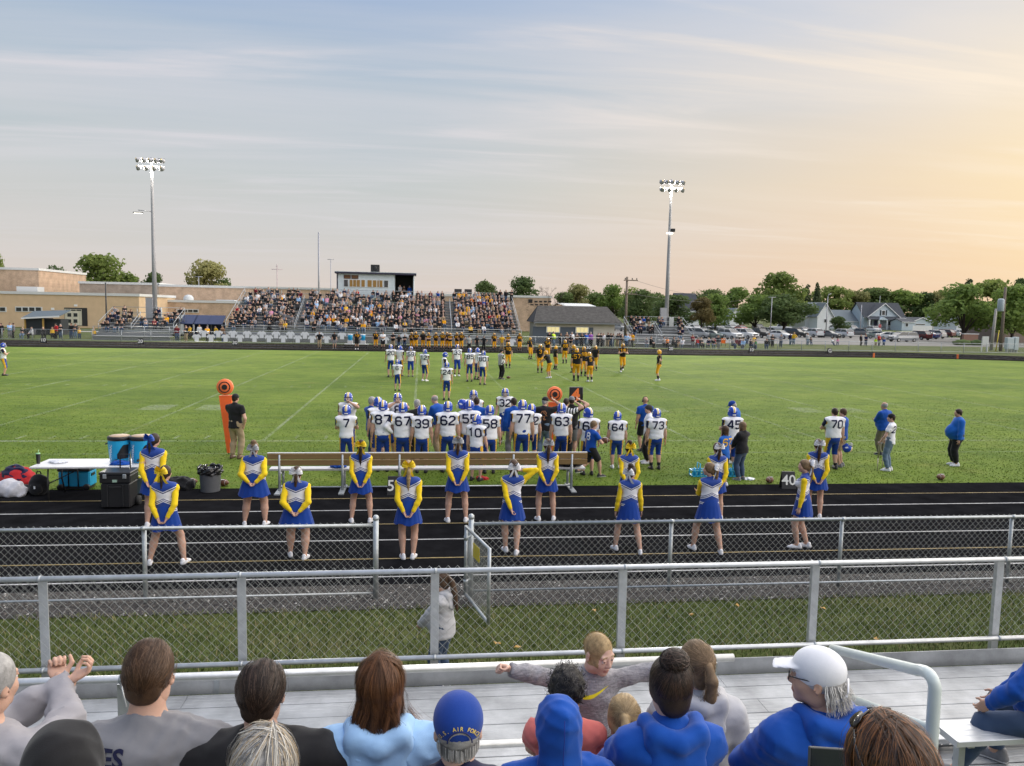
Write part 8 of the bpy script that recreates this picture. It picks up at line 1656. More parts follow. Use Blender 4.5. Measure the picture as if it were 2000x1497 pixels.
# who sits where in the main stand: thin at the upper west, dense in the east half
mass = {}
def density(px, r):
 r = min(r, 12)
 if px < 500: return .95 if r in (2, 3, 4, 5) and px < 530 else .2 if r > 7 else .5
 if px < 600: return (.3, .4, .55, .6, .62, .55, .45, .40, .3, .32, .2, .16, .6)[r]
 if px < 690: return (.5, .6, .75, .75, .72, .65, .6, .55, .5, .5, .42, .4, .7)[r]
 if px < 780: return (.6, .65, .75, .8, .8, .75, .72, .66, .55, .5, .6, .4, .4)[r]
 return (.65, .7, .85, .92, .95, .95, .93, .93, .9, .88, .8, .7, .9)[r]
def to_px(p):
 d = np.array(p)-[0, 0, CAM_H]; z = d @ _f; return 1000+FPX*(d @ RX)/z
ncount = [0]
for x, y, z, sec, r in SEATS:
 px = to_px((x, y, z)); base = np.array([x+cr.uniform(-.08, .08), y, z-.42+.0])
 if sec.startswith('main'):
  if cr.random() > density(px, r): continue
  if r == 0 and cr.random() < .4: continue
  if r <= 3 and ncount[0] < 118:
   ncount[0] += 1; secn = ('west', 'middle', 'east')[int(sec[-1])-1] if sec[-1].isdigit() else 'middle'
   spectator(base, PI+cr.uniform(-.4, .4), cr.randrange(6), '%s row, %s main stand' % (('lowest', 'second', 'third', 'fourth')[r], secn), 'spectators seated in the main grandstand', top='red' if (px < 480 and r == 1 and cr.random() < .5) else None)
  else: mass.setdefault((cr.randrange(6)), []).append((base, PI+cr.uniform(-.4, .4), cr.choice(TOPS), cr.choice(BOTS), cr.choice(HRS)))
 else:
  if cr.random() > (.38 if 'west' in sec else .30) or (r == 0 and cr.random() < .5): continue
  spectator(base, PI+cr.uniform(-.5, .5), cr.randrange(6), '%s row, %s bleacher' % (('lowest', 'second', 'third', 'fourth', 'fifth', 'top')[r], 'small west' if 'west' in sec else 'small east'), 'spectators on the small bleachers')
# the rest of the stand as one crowd
def crowd_mass(name, items):
 VV, QQ, MM = [], [], []; o = 0; mats = []; idx = {}
 def sl(m):
  if m.name not in idx: idx[m.name] = len(mats); mats.append(m)
  return idx[m.name]
 for pose, lst in items.items():
  me = PROTC[pose]; v0 = np.zeros(len(me.vertices)*3, np.float32); me.vertices.foreach_get('co', v0); v0 = v0.reshape(-1, 3); q0 = np.zeros(len(me.polygons)*4, np.int32); me.loops.foreach_get('vertex_index', q0); q0 = q0.reshape(-1, 4); m0 = np.zeros(len(me.polygons), np.int32); me.polygons.foreach_get('material_index', m0)
  for base, rz, tp, bt, hr in lst:
   VV.append(base+(v0*cr.uniform(.94, 1.06)) @ rotz(rz).T); QQ.append(q0+o); o += len(v0)
   MM.append(np.array([sl(skinm(cr.choice((0, 1, 2, 2)))), sl(cm(tp)), sl(cm(bt)), sl(hairm(hr))])[m0])
 return tag(link(name, mk_mesh(name, np.concatenate(VV), np.concatenate(QQ), mats, np.concatenate(MM))), kind='stuff')
crowd_mass('crowd', mass)
# standing people: top walkway, press box bay, along the fences
GF = 'people standing along the far fence'
for px, tp, lb in ((978, 'black', 'top row east end, left of three'), (989, 'black', 'top row east end, middle of three'), (1000, 'black', 'top row east end, right of three')):
 spectator((P(px, 580, 101)[0], 101.6, .75+13*.335), PI, 6+(px % 3), lb, 'people standing on the top row', top=tp)
for px, tp in ((781, 'ltgrey'), (789, 'black'), (800, 'jblue')): spectator((P(px, 570, 103.6)[0], 104.2, pz0+.1), PI, 6+px % 4, 'in the open press box bay', 'people in the press box bay', top=tp, bot='black')
for i, px in enumerate((1072, 1081, 1096, 1106, 1117, 1128, 1135, 1145, 1155, 1167, 1174, 1180, 1186, 1193, 1199, 1205, 1210, 1216, 1222, 1229, 1236)):
 tp = {1081: 'lime', 1145: 'jblue', 1155: 'purple', 1222: 'ltblue', 1117: 'white'}.get(px); spectator((P(px, 670, 88.2)[0], 87.9+.7*((i*7) % 3)/2, 0), PI+cr.uniform(-1, 1), 6+i % 4, '%s in the queue by the hut' % ('first', 'second', 'third', 'fourth', 'fifth', 'sixth', 'seventh', 'eighth', 'ninth', 'tenth', 'eleventh', 'twelfth', 'thirteenth', 'fourteenth', 'fifteenth', 'sixteenth', 'seventeenth', 'eighteenth', 'nineteenth', 'twentieth', 'last')[i], GF, top=tp)
for i, (px, py, pose, tp, kid, lb) in enumerate(((1262, 678, 0, None, 0, 'seated below the east bleacher'), (1271, 678, 0, None, 0, 'seated in front of the small east bleacher'), (1296, 678, 3, 'ltgrey', 0, 'seated right of the green chair'), (1303, 677, 8, 'orange', 1, 'standing by the light tower foot'), (1314, 678, 1, None, 0, 'seated right of the light tower foot'), (1324, 678, 2, 'black', 0, 'seated in front of the east bleacher end'), (1333, 678, 0, 'white', 0, 'seated left of the second green chair'), (1352, 678, 7, 'maroon', 0, 'standing right of the second green chair'), (1361, 678, 4, 'red', 0, 'seated beside the standing one in maroon'), (1369, 678, 2, 'black', 0, 'seated farther right of the bleacher'), (1384, 678, 0, 'navy', 0, 'seated before the silver cars'), (1392, 678, 5, None, 0, 'seated on the low red chair'), (1403, 670, 6, 'char', 0, 'standing before the large white SUV'), (1430, 678, 1, 'grey', 0, 'seated right of the orange chair'), (1443, 678, 3, 'maroon', 0, 'seated in the maroon chair'), (1452, 678, 4, 'ltblue', 0, 'seated below the white SUVs'), (1466, 678, 2, 'black', 0, 'seated farther right below the white SUVs'), (1473, 676, 6, 'gold', 0, 'standing below the dark truck'), (1476, 678, 8, 'green', 1, 'standing by the one in gold'), (1497, 678, 4, 'black', 0, 'crouching before the silver sedan'), (1508, 679, 7, 'black', 0, 'standing before the white low sedan'), (1501, 676, 6, 'ltgrey', 0, 'standing beside the crouching one'), (1525, 679, 9, 'grey', 0, 'standing alone before the dark SUV'), (1543, 673, 6, 'navy', 0, 'walking on the lawn before the dark SUV'), (1550, 674, 8, 'gold', 0, 'in yellow walking on the lawn'), (1577, 668, 6, 'ltgrey', 0, 'standing before the white house'), (1681, 672, 6, 'black', 0, 'standing left of the red and lime group'), (1691, 672, 9, 'navy', 0, 'standing next to the red and lime group'), (1710, 674, 6, 'lime', 1, 'in the group below the stop sign'), (1716, 675, 7, 'red', 0, 'in the group below the stop sign'), (1726, 674, 9, 'jblue', 1, 'in the group below the stop sign'), (1625, 670, 0, 'white', 1, 'sitting on the lawn before the cars'), (1636, 670, 0, 'pink', 1, 'sitting on the lawn beside another child'), (1583, 670, 3, 'black', 1, 'sitting on the lawn near cars'),
  (3, 662, 6, 'black', 0, 'standing at the west photo edge'), (20, 661, 7, 'ltblue', 0, 'standing near the west photo edge'), (27, 661, 6, 'grey', 0, 'standing behind the one in light blue'), (45, 662, 2, 'black', 0, 'seated in the black camp chair'), (63, 662, 0, 'ltgrey', 0, 'seated in the grey camp chair'), (84, 662, 4, 'black', 0, 'seated below the dark shed'), (103, 662, 8, 'gold', 1, 'standing before the shed corner post'), (110, 662, 6, 'red', 0, 'standing right of the dark shed'), (119, 662, 7, 'black', 0, 'standing beside the one in red'), (140, 662, 6, 'black', 0, 'standing before the double doors, left of two'), (148, 662, 7, 'char', 0, 'standing before the double doors, right of two'), (155, 662, 8, 'gold', 1, 'standing before the double doors'), (184, 663, 8, 'gold', 1, 'standing alone by the west bleacher'), (346, 665, 6, 'maroon', 0, 'standing at the west bleacher corner'), (364, 666, 7, 'black', 0, 'standing before the blue shelters'), (371, 666, 9, 'gold', 0, 'standing under the first blue shelter'), (390, 664, 6, 'white', 0, 'standing under the middle blue shelter'), (405, 664, 7, 'dkgold', 0, 'standing behind the cut-outs at the shelters'), (421, 664, 8, 'gold', 0, 'under the third blue shelter'), (435, 664, 6, 'brown', 0, 'standing between shelter and main stand'))):
 p = P(px, py, 88.3 if px > 400 else 88.5); Y = 88.2+.5*(i % 3)
 if px > 1500 or px < 200: Y = float(np.clip(G(px, py)[1], 88, 104))
 if 360 < px < 440: Y = 94.6 if 'under' in lb else 88.6
 spectator((P(px, py, Y)[0], Y, 0), PI+cr.uniform(-.9, .9), (min(pose, 3) if pose < 2 else 1) if (kid and pose < 6) else (2+i % 2 if kid else pose), lb, 'onlookers on the far lawns', top=tp, kid=bool(kid))
# ================================================================ spectators on our own bleacher, close by
def strands(root, J, paths, cols, wr=(.0006, .0012), name='hair_strands', hs=None):
 'thin ribbons of hair; paths are point lists in the head frame'
 s = hs or J['hs']; V = []; F = []; MI = []; r = np.random.default_rng(len(paths))
 for pth in paths:
  p = J['hc']+(np.array(pth)*s) @ J['Hm'].T; n = len(p); t = np.gradient(p, axis=0); t /= np.linalg.norm(t, axis=1, keepdims=True)+1e-9
  c = J['hc']; o = p-c; o /= np.linalg.norm(o, axis=1, keepdims=True)+1e-9; sd = np.cross(t, o); sd /= np.linalg.norm(sd, axis=1, keepdims=True)+1e-9; w = r.uniform(*wr)*np.linspace(1, .35, n)[:, None]; b = len(V); k = r.integers(0, len(cols))
  for i in range(n): V += [p[i]-sd[i]*w[i], p[i]+sd[i]*w[i]]
  for i in range(n-1): a = b+2*i; F.append((a, a+1, a+3, a+2)); MI.append(k)
 o = link(name, mk_mesh(name, V, np.array(F), cols, MI), root); o['kind'] = 'stuff'; return o
C0 = np.array([0, -.016, .028]); RR = np.array([.076, .095, .092])
def on(d, e): d = np.array(d)/np.linalg.norm(d); return C0+d*(RR+e)
def flow_to(n, target, e=.013, seed=0, segn=7, lift=.004, zmin=-.75, ymax=.55, fly=.03):
 'strands combed over the scalp toward one point, in locks'
 r = np.random.default_rng(seed); out = []; T = np.array(target, float); nc = max(24, n//22); cl = r.normal(0, 1, (nc, 3)); cl /= np.linalg.norm(cl, axis=1, keepdims=True); ce = r.normal(0, lift, nc); cw = r.normal(0, .06, (nc, 3))
 while len(out) < n:
  c = r.integers(nc); d = cl[c]+r.normal(0, .10, 3); d /= np.linalg.norm(d)
  if d[2] < zmin or d[1] > ymax or (d[1] > .15 and d[2] < .0): continue
  L = r.uniform(.55, 1.0); el = e+abs(ce[c])+abs(r.normal(0, lift*.4)); f = r.random() < fly; wv = cw[c]+r.normal(0, .02+.10*f, 3); el2 = r.uniform(.004, .016)*f
  out.append([on(d*(1-t)+T*t+wv*math.sin(3.1*t), el+el2*math.sin(2.6*t)) for t in np.linspace(0, L, segn)])
 return out
def flow_long(n, length, e=.016, seed=0, part=.0, segn=12, spread=.03, ymax=.55, wave=.006, drop=-.35, fly=.04):
 'from a parting on top over the sides, then hanging, in locks'
 r = np.random.default_rng(seed); out = []; nc = max(30, n//38); ca = r.uniform(-math.pi, math.pi, nc); ce = r.normal(0, .006, nc); cp_ = r.uniform(0, 6, nc); cx_ = r.normal(0, spread, nc); cl = r.uniform(.65, 1.05, nc); cy_ = r.uniform(-1, 1, nc)
 while len(out) < n:
  c = r.integers(nc); a = ca[c]+r.normal(0, .05); x, y = math.sin(a), -math.cos(a)
  if y > ymax: continue
  f = r.random() < fly; st = np.array([part+.03*r.normal(), .35*cy_[c]+.06*r.normal(), 1.0]); en = np.array([x, y*.9, drop]); el = e+abs(ce[c])+abs(r.normal(0, .0012))+f*r.uniform(.003, .014); sw_ = .10*math.sin(cp_[c]*3); pts = []
  for t in np.linspace(0, 1, segn-5): q = st*(1-t)+en*t+np.array([sw_, -sw_*.5, 0])*math.sin(3.1*t); pts.append(on(q, el*(1-.2*t)))
  p = pts[-1]; l = length*cl[c]*r.uniform(.9, 1.05); ph = cp_[c]+r.normal(0, .25); dx = cx_[c]+r.normal(0, .008+.03*f); dy = r.normal(-.005, spread*.3)
  for k in range(1, 6): g_ = k/5; pts.append(p+np.array([dx*g_+wave*math.sin(ph+5*g_), dy*g_+wave*math.cos(ph+4*g_), -l*g_]))
  out.append(pts)
 return out
def hm3(k, hi=2.2, lo=.5):
 c = HAIRC[k]; return [hairm(k), mat('hair_%s_hi' % k, tuple(min(1, v*hi) for v in c), .38, spec=.4), mat('hair_%s_lo' % k, tuple(v*lo for v in c), .5, spec=.3), hairm(k)]
def seated(label, X, Y, floor, seat, ztop, rz=0.0, **k):
 'floor and seat heights in the world; height follows from the top of the head'
 h = (ztop-seat)/.525; k.setdefault('res', .0135); k.setdefault('foldamp', .014)
 k.setdefault('arms', 'lap'); k.setdefault('feet', ((-.10, .36, 0), (.10, .36, 0)))
 return person(label, (X, Y, floor), rz, h, 'spectators on the near bleacher', sit=seat-floor, **k)
SR = [(3.50, 1.72), (2.75, 1.98), (2.00, 2.24), (1.25, 2.50)]
def row(i): return SR[i][1]-.43, SR[i][1]
# boy with outstretched arms
p = P(1158, 1237, 3.92); fl = SR[0][1]-.43
if 'heather_grey' not in MATS:
 m = mat('heather_grey', (.25, .245, .265), .8, sheen=.2, bump=.3, bscale=60); nt = m.node_tree; tc = N(nt, 'ShaderNodeTexCoord').outputs['Object']; mp = N(nt, 'ShaderNodeMapping'); mp.inputs['Scale'].default_value = (14, 14, 70); nt.links.new(tc, mp.inputs[0]); n = N(nt, 'ShaderNodeTexNoise', Scale=1.6, Detail=5.0, Roughness=.7); nt.links.new(mp.outputs[0], n.inputs['Vector']); nt.links.new(ramp(nt, n.outputs[0], [(.35, (.15, .148, .165)), (.65, (.34, .33, .35))]), nt.nodes['Principled BSDF'].inputs['Base Color'])
r, J = person('small boy in grey sweatshirt with a yellow swoosh, arms stretched out wide', (p[0], 3.92, fl), PI, p[2]-fl-.035, 'spectators on the near bleacher', res=.011, hres=.0052, skin=2, top=('long', MATS['heather_grey']), bottom=('pants', 'char'), hair='buzz', hairc='blonde', arms=((.395, .05, .355, 0, -.6, -.5), (.40, .05, .365, 0, -.6, -.5)), hands=('flat', 'fist'), hyaw=.52, hpitch=.20, hs=.90, shoes='grey', foldamp=.007, seed=4, g=1.06, thumb=[(0, .3, 1), (0, .6, 1)], handscale=1.15)
fz = []; rz_ = np.random.default_rng(31)
while len(fz) < 1500:
 d = rz_.normal(0, 1, 3); d /= np.linalg.norm(d); q = on(d, .0)
 if d[2] < -.25 or pdist(FACECUT[0], q[None])[0] < .006 or pdist(FACECUT[1], q[None])[0] < .004: continue
 t_ = d+np.array([0, .5, .2])+rz_.normal(0, .3, 3); t_ /= np.linalg.norm(t_); fz.append([q+t_*.007*k for k in (0, .5, 1)])
strands(r, J, fz, hm3('blonde', 1.2, .75), (.0005, .0009), name='cropped_hair')
N_ = 22
top_e = [(-.085, .040), (-.093, .005), (-.070, -.012), (-.02, -.004), (.05, .018), (.115, .040)]; bot_e = [(-.085, .040), (-.112, -.004), (-.085, -.040), (-.02, -.030), (.05, .004), (.115, .040)]
def curve(pts, n): t = np.linspace(0, 1, len(pts)); u = np.linspace(0, 1, n); return np.stack([np.interp(u, t, [q[0] for q in pts]), np.interp(u, t, [q[1] for q in pts])], 1)
A, B_ = curve(top_e, N_), curve(bot_e, N_); V2 = []; F2 = []
for i in range(N_): V2 += [A[i], (A[i]+B_[i])/2, B_[i]]
for i in range(N_-1): a = 3*i; F2 += [(a, a+1, a+4, a+3), (a+1, a+2, a+5, a+4)]
lay_on(J['topobj'].data, [(q[0]*.72+.0, q[1]*.72) for q in V2], F2, J['chest']+J['up']*.045+J['F']*.4, -J['X'], J['up'], -J['F'], mat('swoosh_yellow', (.72, .62, .01), .5), 'swoosh', r)
b = MB(); b.lathe((0, 0, 0), [(.033, -.012), (.036, 0), (.033, .012)], cm('hgrey'), 14, capt=False, capb=False)
# row of the blonde pony tail woman
f0, s0 = row(0); f1, s1 = row(1); f2, s2 = row(2); f3, s3 = row(3)
p = P(1108, 1322, 3.52); r, J = seated('child with dark curly hair and coral shirt sitting in front of the standing boy', p[0], 3.52, f0, s0, p[2]-.01, fem=False, top=('tee', 'coral'), bottom=('jeans', 'denim'), hair='curly', hairc='black', seed=5, skin=1, rz=-.15)
cp = []; rr_ = np.random.default_rng(3)
for _ in range(420):
 d = rr_.normal(0, 1, 3); d /= np.linalg.norm(d)
 if d[2] < -.4 or (d[1] > .5 and d[2] < .4): continue
 c = on(d, .020); u = np.cross(d, rr_.normal(0, 1, 3)); u /= np.linalg.norm(u); v = np.cross(d, u); R_ = rr_.uniform(.006, .012); cp.append([c+R_*(math.cos(t)*u+math.sin(t)*v)+d*.004*t for t in np.linspace(0, 6, 11)])
strands(r, J, cp, hm3('black', 2.6), (.0012, .002))
p = P(1222, 1398, 3.45); r, J = seated('girl with blonde hair in a pink and purple tie dye hoodie, bent forward', p[0]+.07, 3.30, f0, s0, p[2]+.06, fem=True, top=('hoodie', 'pink'), bottom=('jeans', 'denim'), hair='pony', hairc='blonde', lean=.42, tilt=-.30, seed=6, skin=2, rz=-.2)
tm = mat('tie_dye', (.6, .3, .5), .85, sheen=.2); nt = tm.node_tree; tc = N(nt, 'ShaderNodeTexCoord').outputs['Object']; n = N(nt, 'ShaderNodeTexVoronoi', Scale=11.0); nt.links.new(tc, n.inputs['Vector']); n2 = N(nt, 'ShaderNodeTexNoise', Scale=22.0, Detail=4.0); nt.links.new(tc, n2.inputs['Vector']); nt.links.new(ramp(nt, math_(nt, 'ADD', n.outputs[0], math_(nt, 'MULTIPLY', n2.outputs[0], .35)), [(.30, (.10, .08, .42)), (.42, (.62, .25, .62)), (.60, (.80, .42, .66)), (.75, (.62, .40, .72))]), nt.nodes['Principled BSDF'].inputs['Base Color']); J['topobj'].data.materials[0] = tm
strands(r, J, flow_to(1000, (0, -.95, .25), e=.0112, lift=.002, seed=8), hm3('blonde', 1.4, .7)); b = MB(); b.lathe((0, -.12, .035), [(.016, -.01), (.026, 0), (.016, .01)], M_WTXT, 10, ax=rotx(PI/2)); link('hair_tie', b.mesh('hair_tie'), r, M4(J['Hm'], J['hc'], J['hs']))
p = P(1362, 1272, 3.48); r, J = seated('woman with blonde ponytail in a light grey hoodie behind the bun', p[0]+.02, 3.48, f0, s0, p[2]+.02, fem=True, g=1.1, top=('hoodie', 'ltgrey'), bottom=('jeans', 'denim'), hair='pony', hairc='dkblonde', hyaw=.35, lean=.05, seed=7, skin=2, rz=-.15, arms=('lap', 'loose'))
strands(r, J, flow_to(1700, (0, -.95, .28), e=.0112, lift=.002, seed=9), hm3('dkblonde', 1.7, .7)); r_ = np.random.default_rng(4); strands(r, J, [[np.array([r_.normal(0, .012), -.125, .03+r_.normal(0, .008)])+np.array([dx*f, -.03*math.sin(f*3), -.27*f*ln]) for f in np.linspace(0, 1, 9)] for dx, ln in zip(r_.normal(0, .03, 260), r_.uniform(.6, 1.1, 260))], hm3('dkblonde', 2.2), name='ponytail_strands')
# row of the blue hoodies
p = P(1092, 1353, 2.72); r, J = seated('child with royal blue hood pulled over the head', p[0], 2.72, f1, s1, p[2]-.045, g=.95, top=('hoodie', 'jblue'), bottom=('jeans', 'denim'), head='hood', headc='jblue', seed=8, hair=None)
b = MB(); b.tube([(.0, -.158, .10), (0, -.165, .02), (0, -.150, -.08), (0, -.165, -.14)], .0022, mat('seam', (.006, .025, .22), .9), 5); link('hood_seam', b.mesh('hood_seam'), r, M4(J['Hm'], J['hc'], J['hs']))
p = P(1313, 1290, 2.80); r, J = seated('woman with dark hair in a messy bun and royal blue hoodie', p[0], 2.80, f1, s1, p[2], fem=True, g=1.12, top=('hoodie', 'jblue'), bottom=('jeans', 'black'), hair='bun', hairc='dark', seed=9, skin=2, sw=.90, fold=0)
HB = hm3('dark', 2.6); HB[1] = mat('hair_dkauburn', (.065, .030, .016), .42); strands(r, J, flow_to(2000, (0, -.40, .95), e=.0112, seed=10, lift=.0015, segn=8), HB, (.0006, .0012)); r_ = np.random.default_rng(6); bn = np.array([0, -.052, .128]); bp_ = []
for _ in range(420):
 d = r_.normal(0, 1, 3); d /= np.linalg.norm(d); u = np.cross(d, r_.normal(0, 1, 3)); u /= np.linalg.norm(u); R_ = r_.uniform(.9, 1.10); bp_.append([bn+np.array([.057, .053, .047])*R_*(d*math.cos(t)+u*math.sin(t)) for t in np.linspace(0, r_.uniform(.8, 2.4), 9)])
strands(r, J, bp_, HB, (.0009, .0016), name='bun_strands')
p = P(1612, 1262, 2.80); r, J = seated('older man in white baseball cap and royal blue hoodie, face turned aside', p[0], 2.80, f1, s1, p[2]-.015, g=1.15, top=('hoodie', 'jblue'), bottom=('jeans', 'denim'), hair='ring', hairc='white', head='cap', headc='white', hyaw=.95, rz=.10, seed=10, skin=0)
wsp = []; r_ = np.random.default_rng(12)
for _ in range(520):
 a = r_.uniform(-1.35, 1.35); d = np.array([math.sin(a), -math.cos(a), r_.uniform(-.8, -.2)]); q = on(d, .012); wsp.append([q+np.array([d[0]*.02*f, d[1]*.04*f, -.075*f*r_.uniform(.6, 1.2)])+r_.normal(0, .0015, 3) for f in np.linspace(0, 1, 6)])
strands(r, J, wsp, [hairm('white'), hairm('grey'), mat('hair_white_hi', (.7, .68, .64), .4)], (.0010, .0018)); b = MB(); mg = mat('glasses_black', (.015, .015, .015), .3)
for s in (-1, 1): b.tube([(s*.078, -.01, .012), (s*.076, .06, .014), (s*.062, .098, .012)], .0025, mg, 6); b.tube([(s*.034+.022*math.cos(t), .102, .004+.018*math.sin(t)) for t in np.linspace(0, 2*PI, 15)], .0022, mg, 5)
b.tube([(-.012, .104, .008), (.012, .104, .008)], .002, mg, 5); link('glasses', b.mesh('glasses'), r, M4(J['Hm'], J['hc'], J['hs']))
b = MB(); b.tube([(.055*math.cos(t), -.125+.0*abs(t), -.02+.028*math.sin(t)) for t in np.linspace(0, PI, 11)], .004, cm('white'), 6); b.tube([(-.055, -.118, -.034), (0, -.128, -.036), (.055, -.118, -.034)], .006, cm('white'), 6); link('cap_strap', b.mesh('cap_strap'), r, M4(J['Hm'], J['hc'], J['hs']))
p = P(897, 1362, 2.47); r, J = seated('older man in dark blue cap lettered for an air force veteran', p[0], 2.50, f1, s1, p[2]-.02, g=1.1, top=('jacket', 'navy'), bottom=('jeans', 'denim'), hair='ring', hairc='grey', head='cap', headc='royal', seed=11, skin=2)
capo = [o for o in r.children if o.name.startswith('cap')][0]; MY = mat('embroidery', (.75, .55, .10), .6); s = J['hs']
def arc_text(txt, cz, rad, size, flat=False):
 n = len(txt); Hm = J['Hm']; ctr = J['hc']+Hm @ (np.array([0, -.012, cz])*s)
 me_all = MB()
 for i, ch in enumerate(txt):
  if ch == ' ': continue
  u = (i-(n-1)/2)
  me = text_mesh(ch, size*s, MY, bold=.02); bm = bmesh.new(); bm.from_mesh(me); bmesh.ops.triangulate(bm, faces=bm.faces); V2 = [(v.co.x, v.co.y) for v in bm.verts]; F2 = [[v.index for v in f.verts] for f in bm.faces]; bm.free()
  if flat: th = 0; ox, oy = u*size*.72*s, 0
  else: th = -u*size*.72/rad; ox, oy = -math.sin(th)*rad*s, (math.cos(th)-1)*rad*s
  c, s_ = math.cos(th), math.sin(th); V2 = [(ox+x*c-y*s_, oy+x*s_+y*c) for x, y in V2]
  lay_on(capo.data, V2, F2, ctr-J['F']*.4, Hm[:, 0], Hm[:, 2], Hm[:, 1], MY, 'letter', r, gap=.0025)
arc_text('U.S. AIR FORCE', .062, .070, .0175); arc_text('VETERAN', -.006, .1, .0160, flat=True)
V2 = [(0, 0)]+[(.040*s*math.cos(t), .038*s*math.sin(t)) for t in np.linspace(0, PI, 15)]; lay_on(capo.data, V2, [(0, i, i+1) for i in range(1, 15)], J['hc']+J['Hm'] @ np.array([0, 0, .012*s])-J['F']*.4, J['Hm'][:, 0], J['Hm'][:, 2], J['Hm'][:, 1], hairm('grey'), 'hair_patch', r, gap=.0015)
b = MB(); b.tube([(.042*math.cos(t), -.1165-.003*math.sin(t), .012+.040*math.sin(t)) for t in np.linspace(0, PI, 13)], .0028, mat('cap_dark', (.006, .015, .10), .8), 6); link('cap_opening', b.mesh('cap_opening'), r, M4(J['Hm'], J['hc'], J['hs']))
gs = []; r_ = np.random.default_rng(14)
for _ in range(600):
 a = r_.uniform(-1.7, 1.7); d = np.array([math.sin(a), -math.cos(a), r_.uniform(-1.0, -.48)]); q = on(d, .009); gs.append([q+np.array([0, -.002*f, -.035*f]) for f in np.linspace(0, 1, 4)])
strands(r, J, gs, [hairm('grey'), hairm('white'), mat('hair_grey_lo', (.12, .12, .12), .5)], (.0009, .0016))
p = P(742, 1292, 2.86); r, J = seated('woman in pale blue hoodie with long auburn hair over the hood', p[0], 2.86, f1, s1, p[2], fem=True, g=1.35, sw=1.1, top=('hoodie', 'ltblue'), bottom=('jeans', 'denim'), hair='long', hairc='auburn', seed=12, skin=2)
strands(r, J, flow_long(2300, .20, seed=15, wave=.010, segn=14), hm3('auburn', 1.9, .7), (.0006, .0012))
V2 = []; F2 = []; bc = mat('butterfly_black', (.01, .01, .015), .7); bv = mat('butterfly_violet', (.30, .28, .55), .7)
for sx in (-1, 1):
 for (x, y, w, h_) in ((.024, .014, .020, .016), (.018, -.014, .014, .013)):
  o = len(V2); V2 += [(sx*x+sx*w*math.cos(t)*(1+.25*math.cos(3*t)), y+h_*math.sin(t)) for t in np.linspace(0, 2*PI, 13)[:-1]]+[(sx*x, y)]; F2 += [(o+i, o+(i+1) % 12, o+12) for i in range(12)]
cb = J['sh'][0]-J['up']*.045-J['X']*.03; lay_on(J['topobj'].data, V2, F2, cb-J['F']*.4, J['X'], J['up'], J['F'], bc, 'butterfly_print', r, gap=.003); lay_on(J['topobj'].data, [(a*.7, b_*.7) for a, b_ in V2], F2, cb-J['F']*.4, J['X'], J['up'], J['F'], bv, 'butterfly_print', r, gap=.0045)
p = P(508, 1298, 2.80); r, J = seated('broad man in black jacket sitting left of the pale blue hoodie', p[0], 2.80, f1, s1, p[2], g=1.35, top=('jacket', 'black'), bottom=('jeans', 'denim'), hair='short', hairc='dark', seed=13, arms=((.19, .10, .02, 1, -.4, 0), (.19, .10, .02, 1, -.4, 0)))
strands(r, J, flow_to(1500, (0, -.6, -.6), e=.0105, lift=.003, seed=16, segn=5), hm3('dark', 2.2), (.0006, .0011))
p = P(275, 1268, 2.80); r, J = seated('man in grey sweatshirt with dark lettering on the back', p[0], 2.80, f1, s1, p[2], g=1.25, top=('long', 'grey'), bottom=('jeans', 'black'), hair='short', hairc='brown', seed=14, arms=((.20, .12, .02, 1, -.4, 0), (.22, .10, .05, 1, -.4, 0)), lean=.10)
strands(r, J, flow_to(1500, (0, -.6, -.6), e=.0105, lift=.003, seed=17, segn=5), hm3('brown', 1.8, .7), (.0006, .0011)); tmm = text_mesh('ES', .085, cm('navy'), bold=.03); bm = bmesh.new(); bm.from_mesh(tmm); bmesh.ops.triangulate(bm, faces=bm.faces); V2 = [(v.co.x, v.co.y) for v in bm.verts]; F2 = [[v.index for v in f.verts] for f in bm.faces]; bm.free(); lay_on(J['topobj'].data, V2, F2, J['chest']+J['up']*.125-J['X']*.07-J['F']*.4, J['X'], J['up'], J['F'], cm('navy'), 'shirt_lettering', r, gap=.004)
p = P(-70, 1235, 3.0); r, J = seated('person in grey shirt leaning in at the photo edge with clasped hands raised', P(-30, 1300, 2.95)[0], 2.95, f1, s1, s1+.88, g=1.25, top=('long', 'hgrey'), bottom=('jeans', 'denim'), hair='short', hairc='grey', seed=15, skin=0, rz=-.35, arms=((.0, .235, .30, 1, -.1, -.8), (-.04, .24, .30, 1, -.1, -.8)), hands=('grip', 'fist'))
# nearer heads
p = P(512, 1447, 2.03); r, J = seated('grey haired head with soft parting, sitting close in front', p[0], 2.03, f2, s2, p[2], fem=True, g=1.1, top=('long', 'char'), bottom=('jeans', 'denim'), hair='bob', hairc='grey', seed=16, skin=2)
strands(r, J, flow_long(2600, .05, e=.0165, seed=18, part=.25, wave=.006, spread=.015, ymax=.7, segn=13), [hairm('grey'), mat('hair_grey_hi', (.55, .52, .46), .4), mat('hair_grey_lo', (.10, .095, .09), .5), mat('hair_sand', (.38, .29, .18), .45)], (.0006, .0012))
p = P(122, 1425, 2.03); r, J = seated('person with black hood pulled up, sitting close in front', p[0], 2.03, f2, s2, p[2]-.01, g=1.1, top=('hoodie', 'black'), bottom=('jeans', 'denim'), head='hood', headc='black', seed=17)
sc = link('scarf', mk_mesh('scarf', *surf([seg(J['nb']+J['X']*.05+J['up']*.02-J['F']*.05, J['sh'][1]+J['up']*.03, .040, .034, k=.02), seg(J['sh'][1]+J['up']*.03, J['sh'][1]+J['X']*.03-J['up']*.10, .034, .03)], .012, noise=folds(.008, 30, 3)), [cm('teal')]), r)
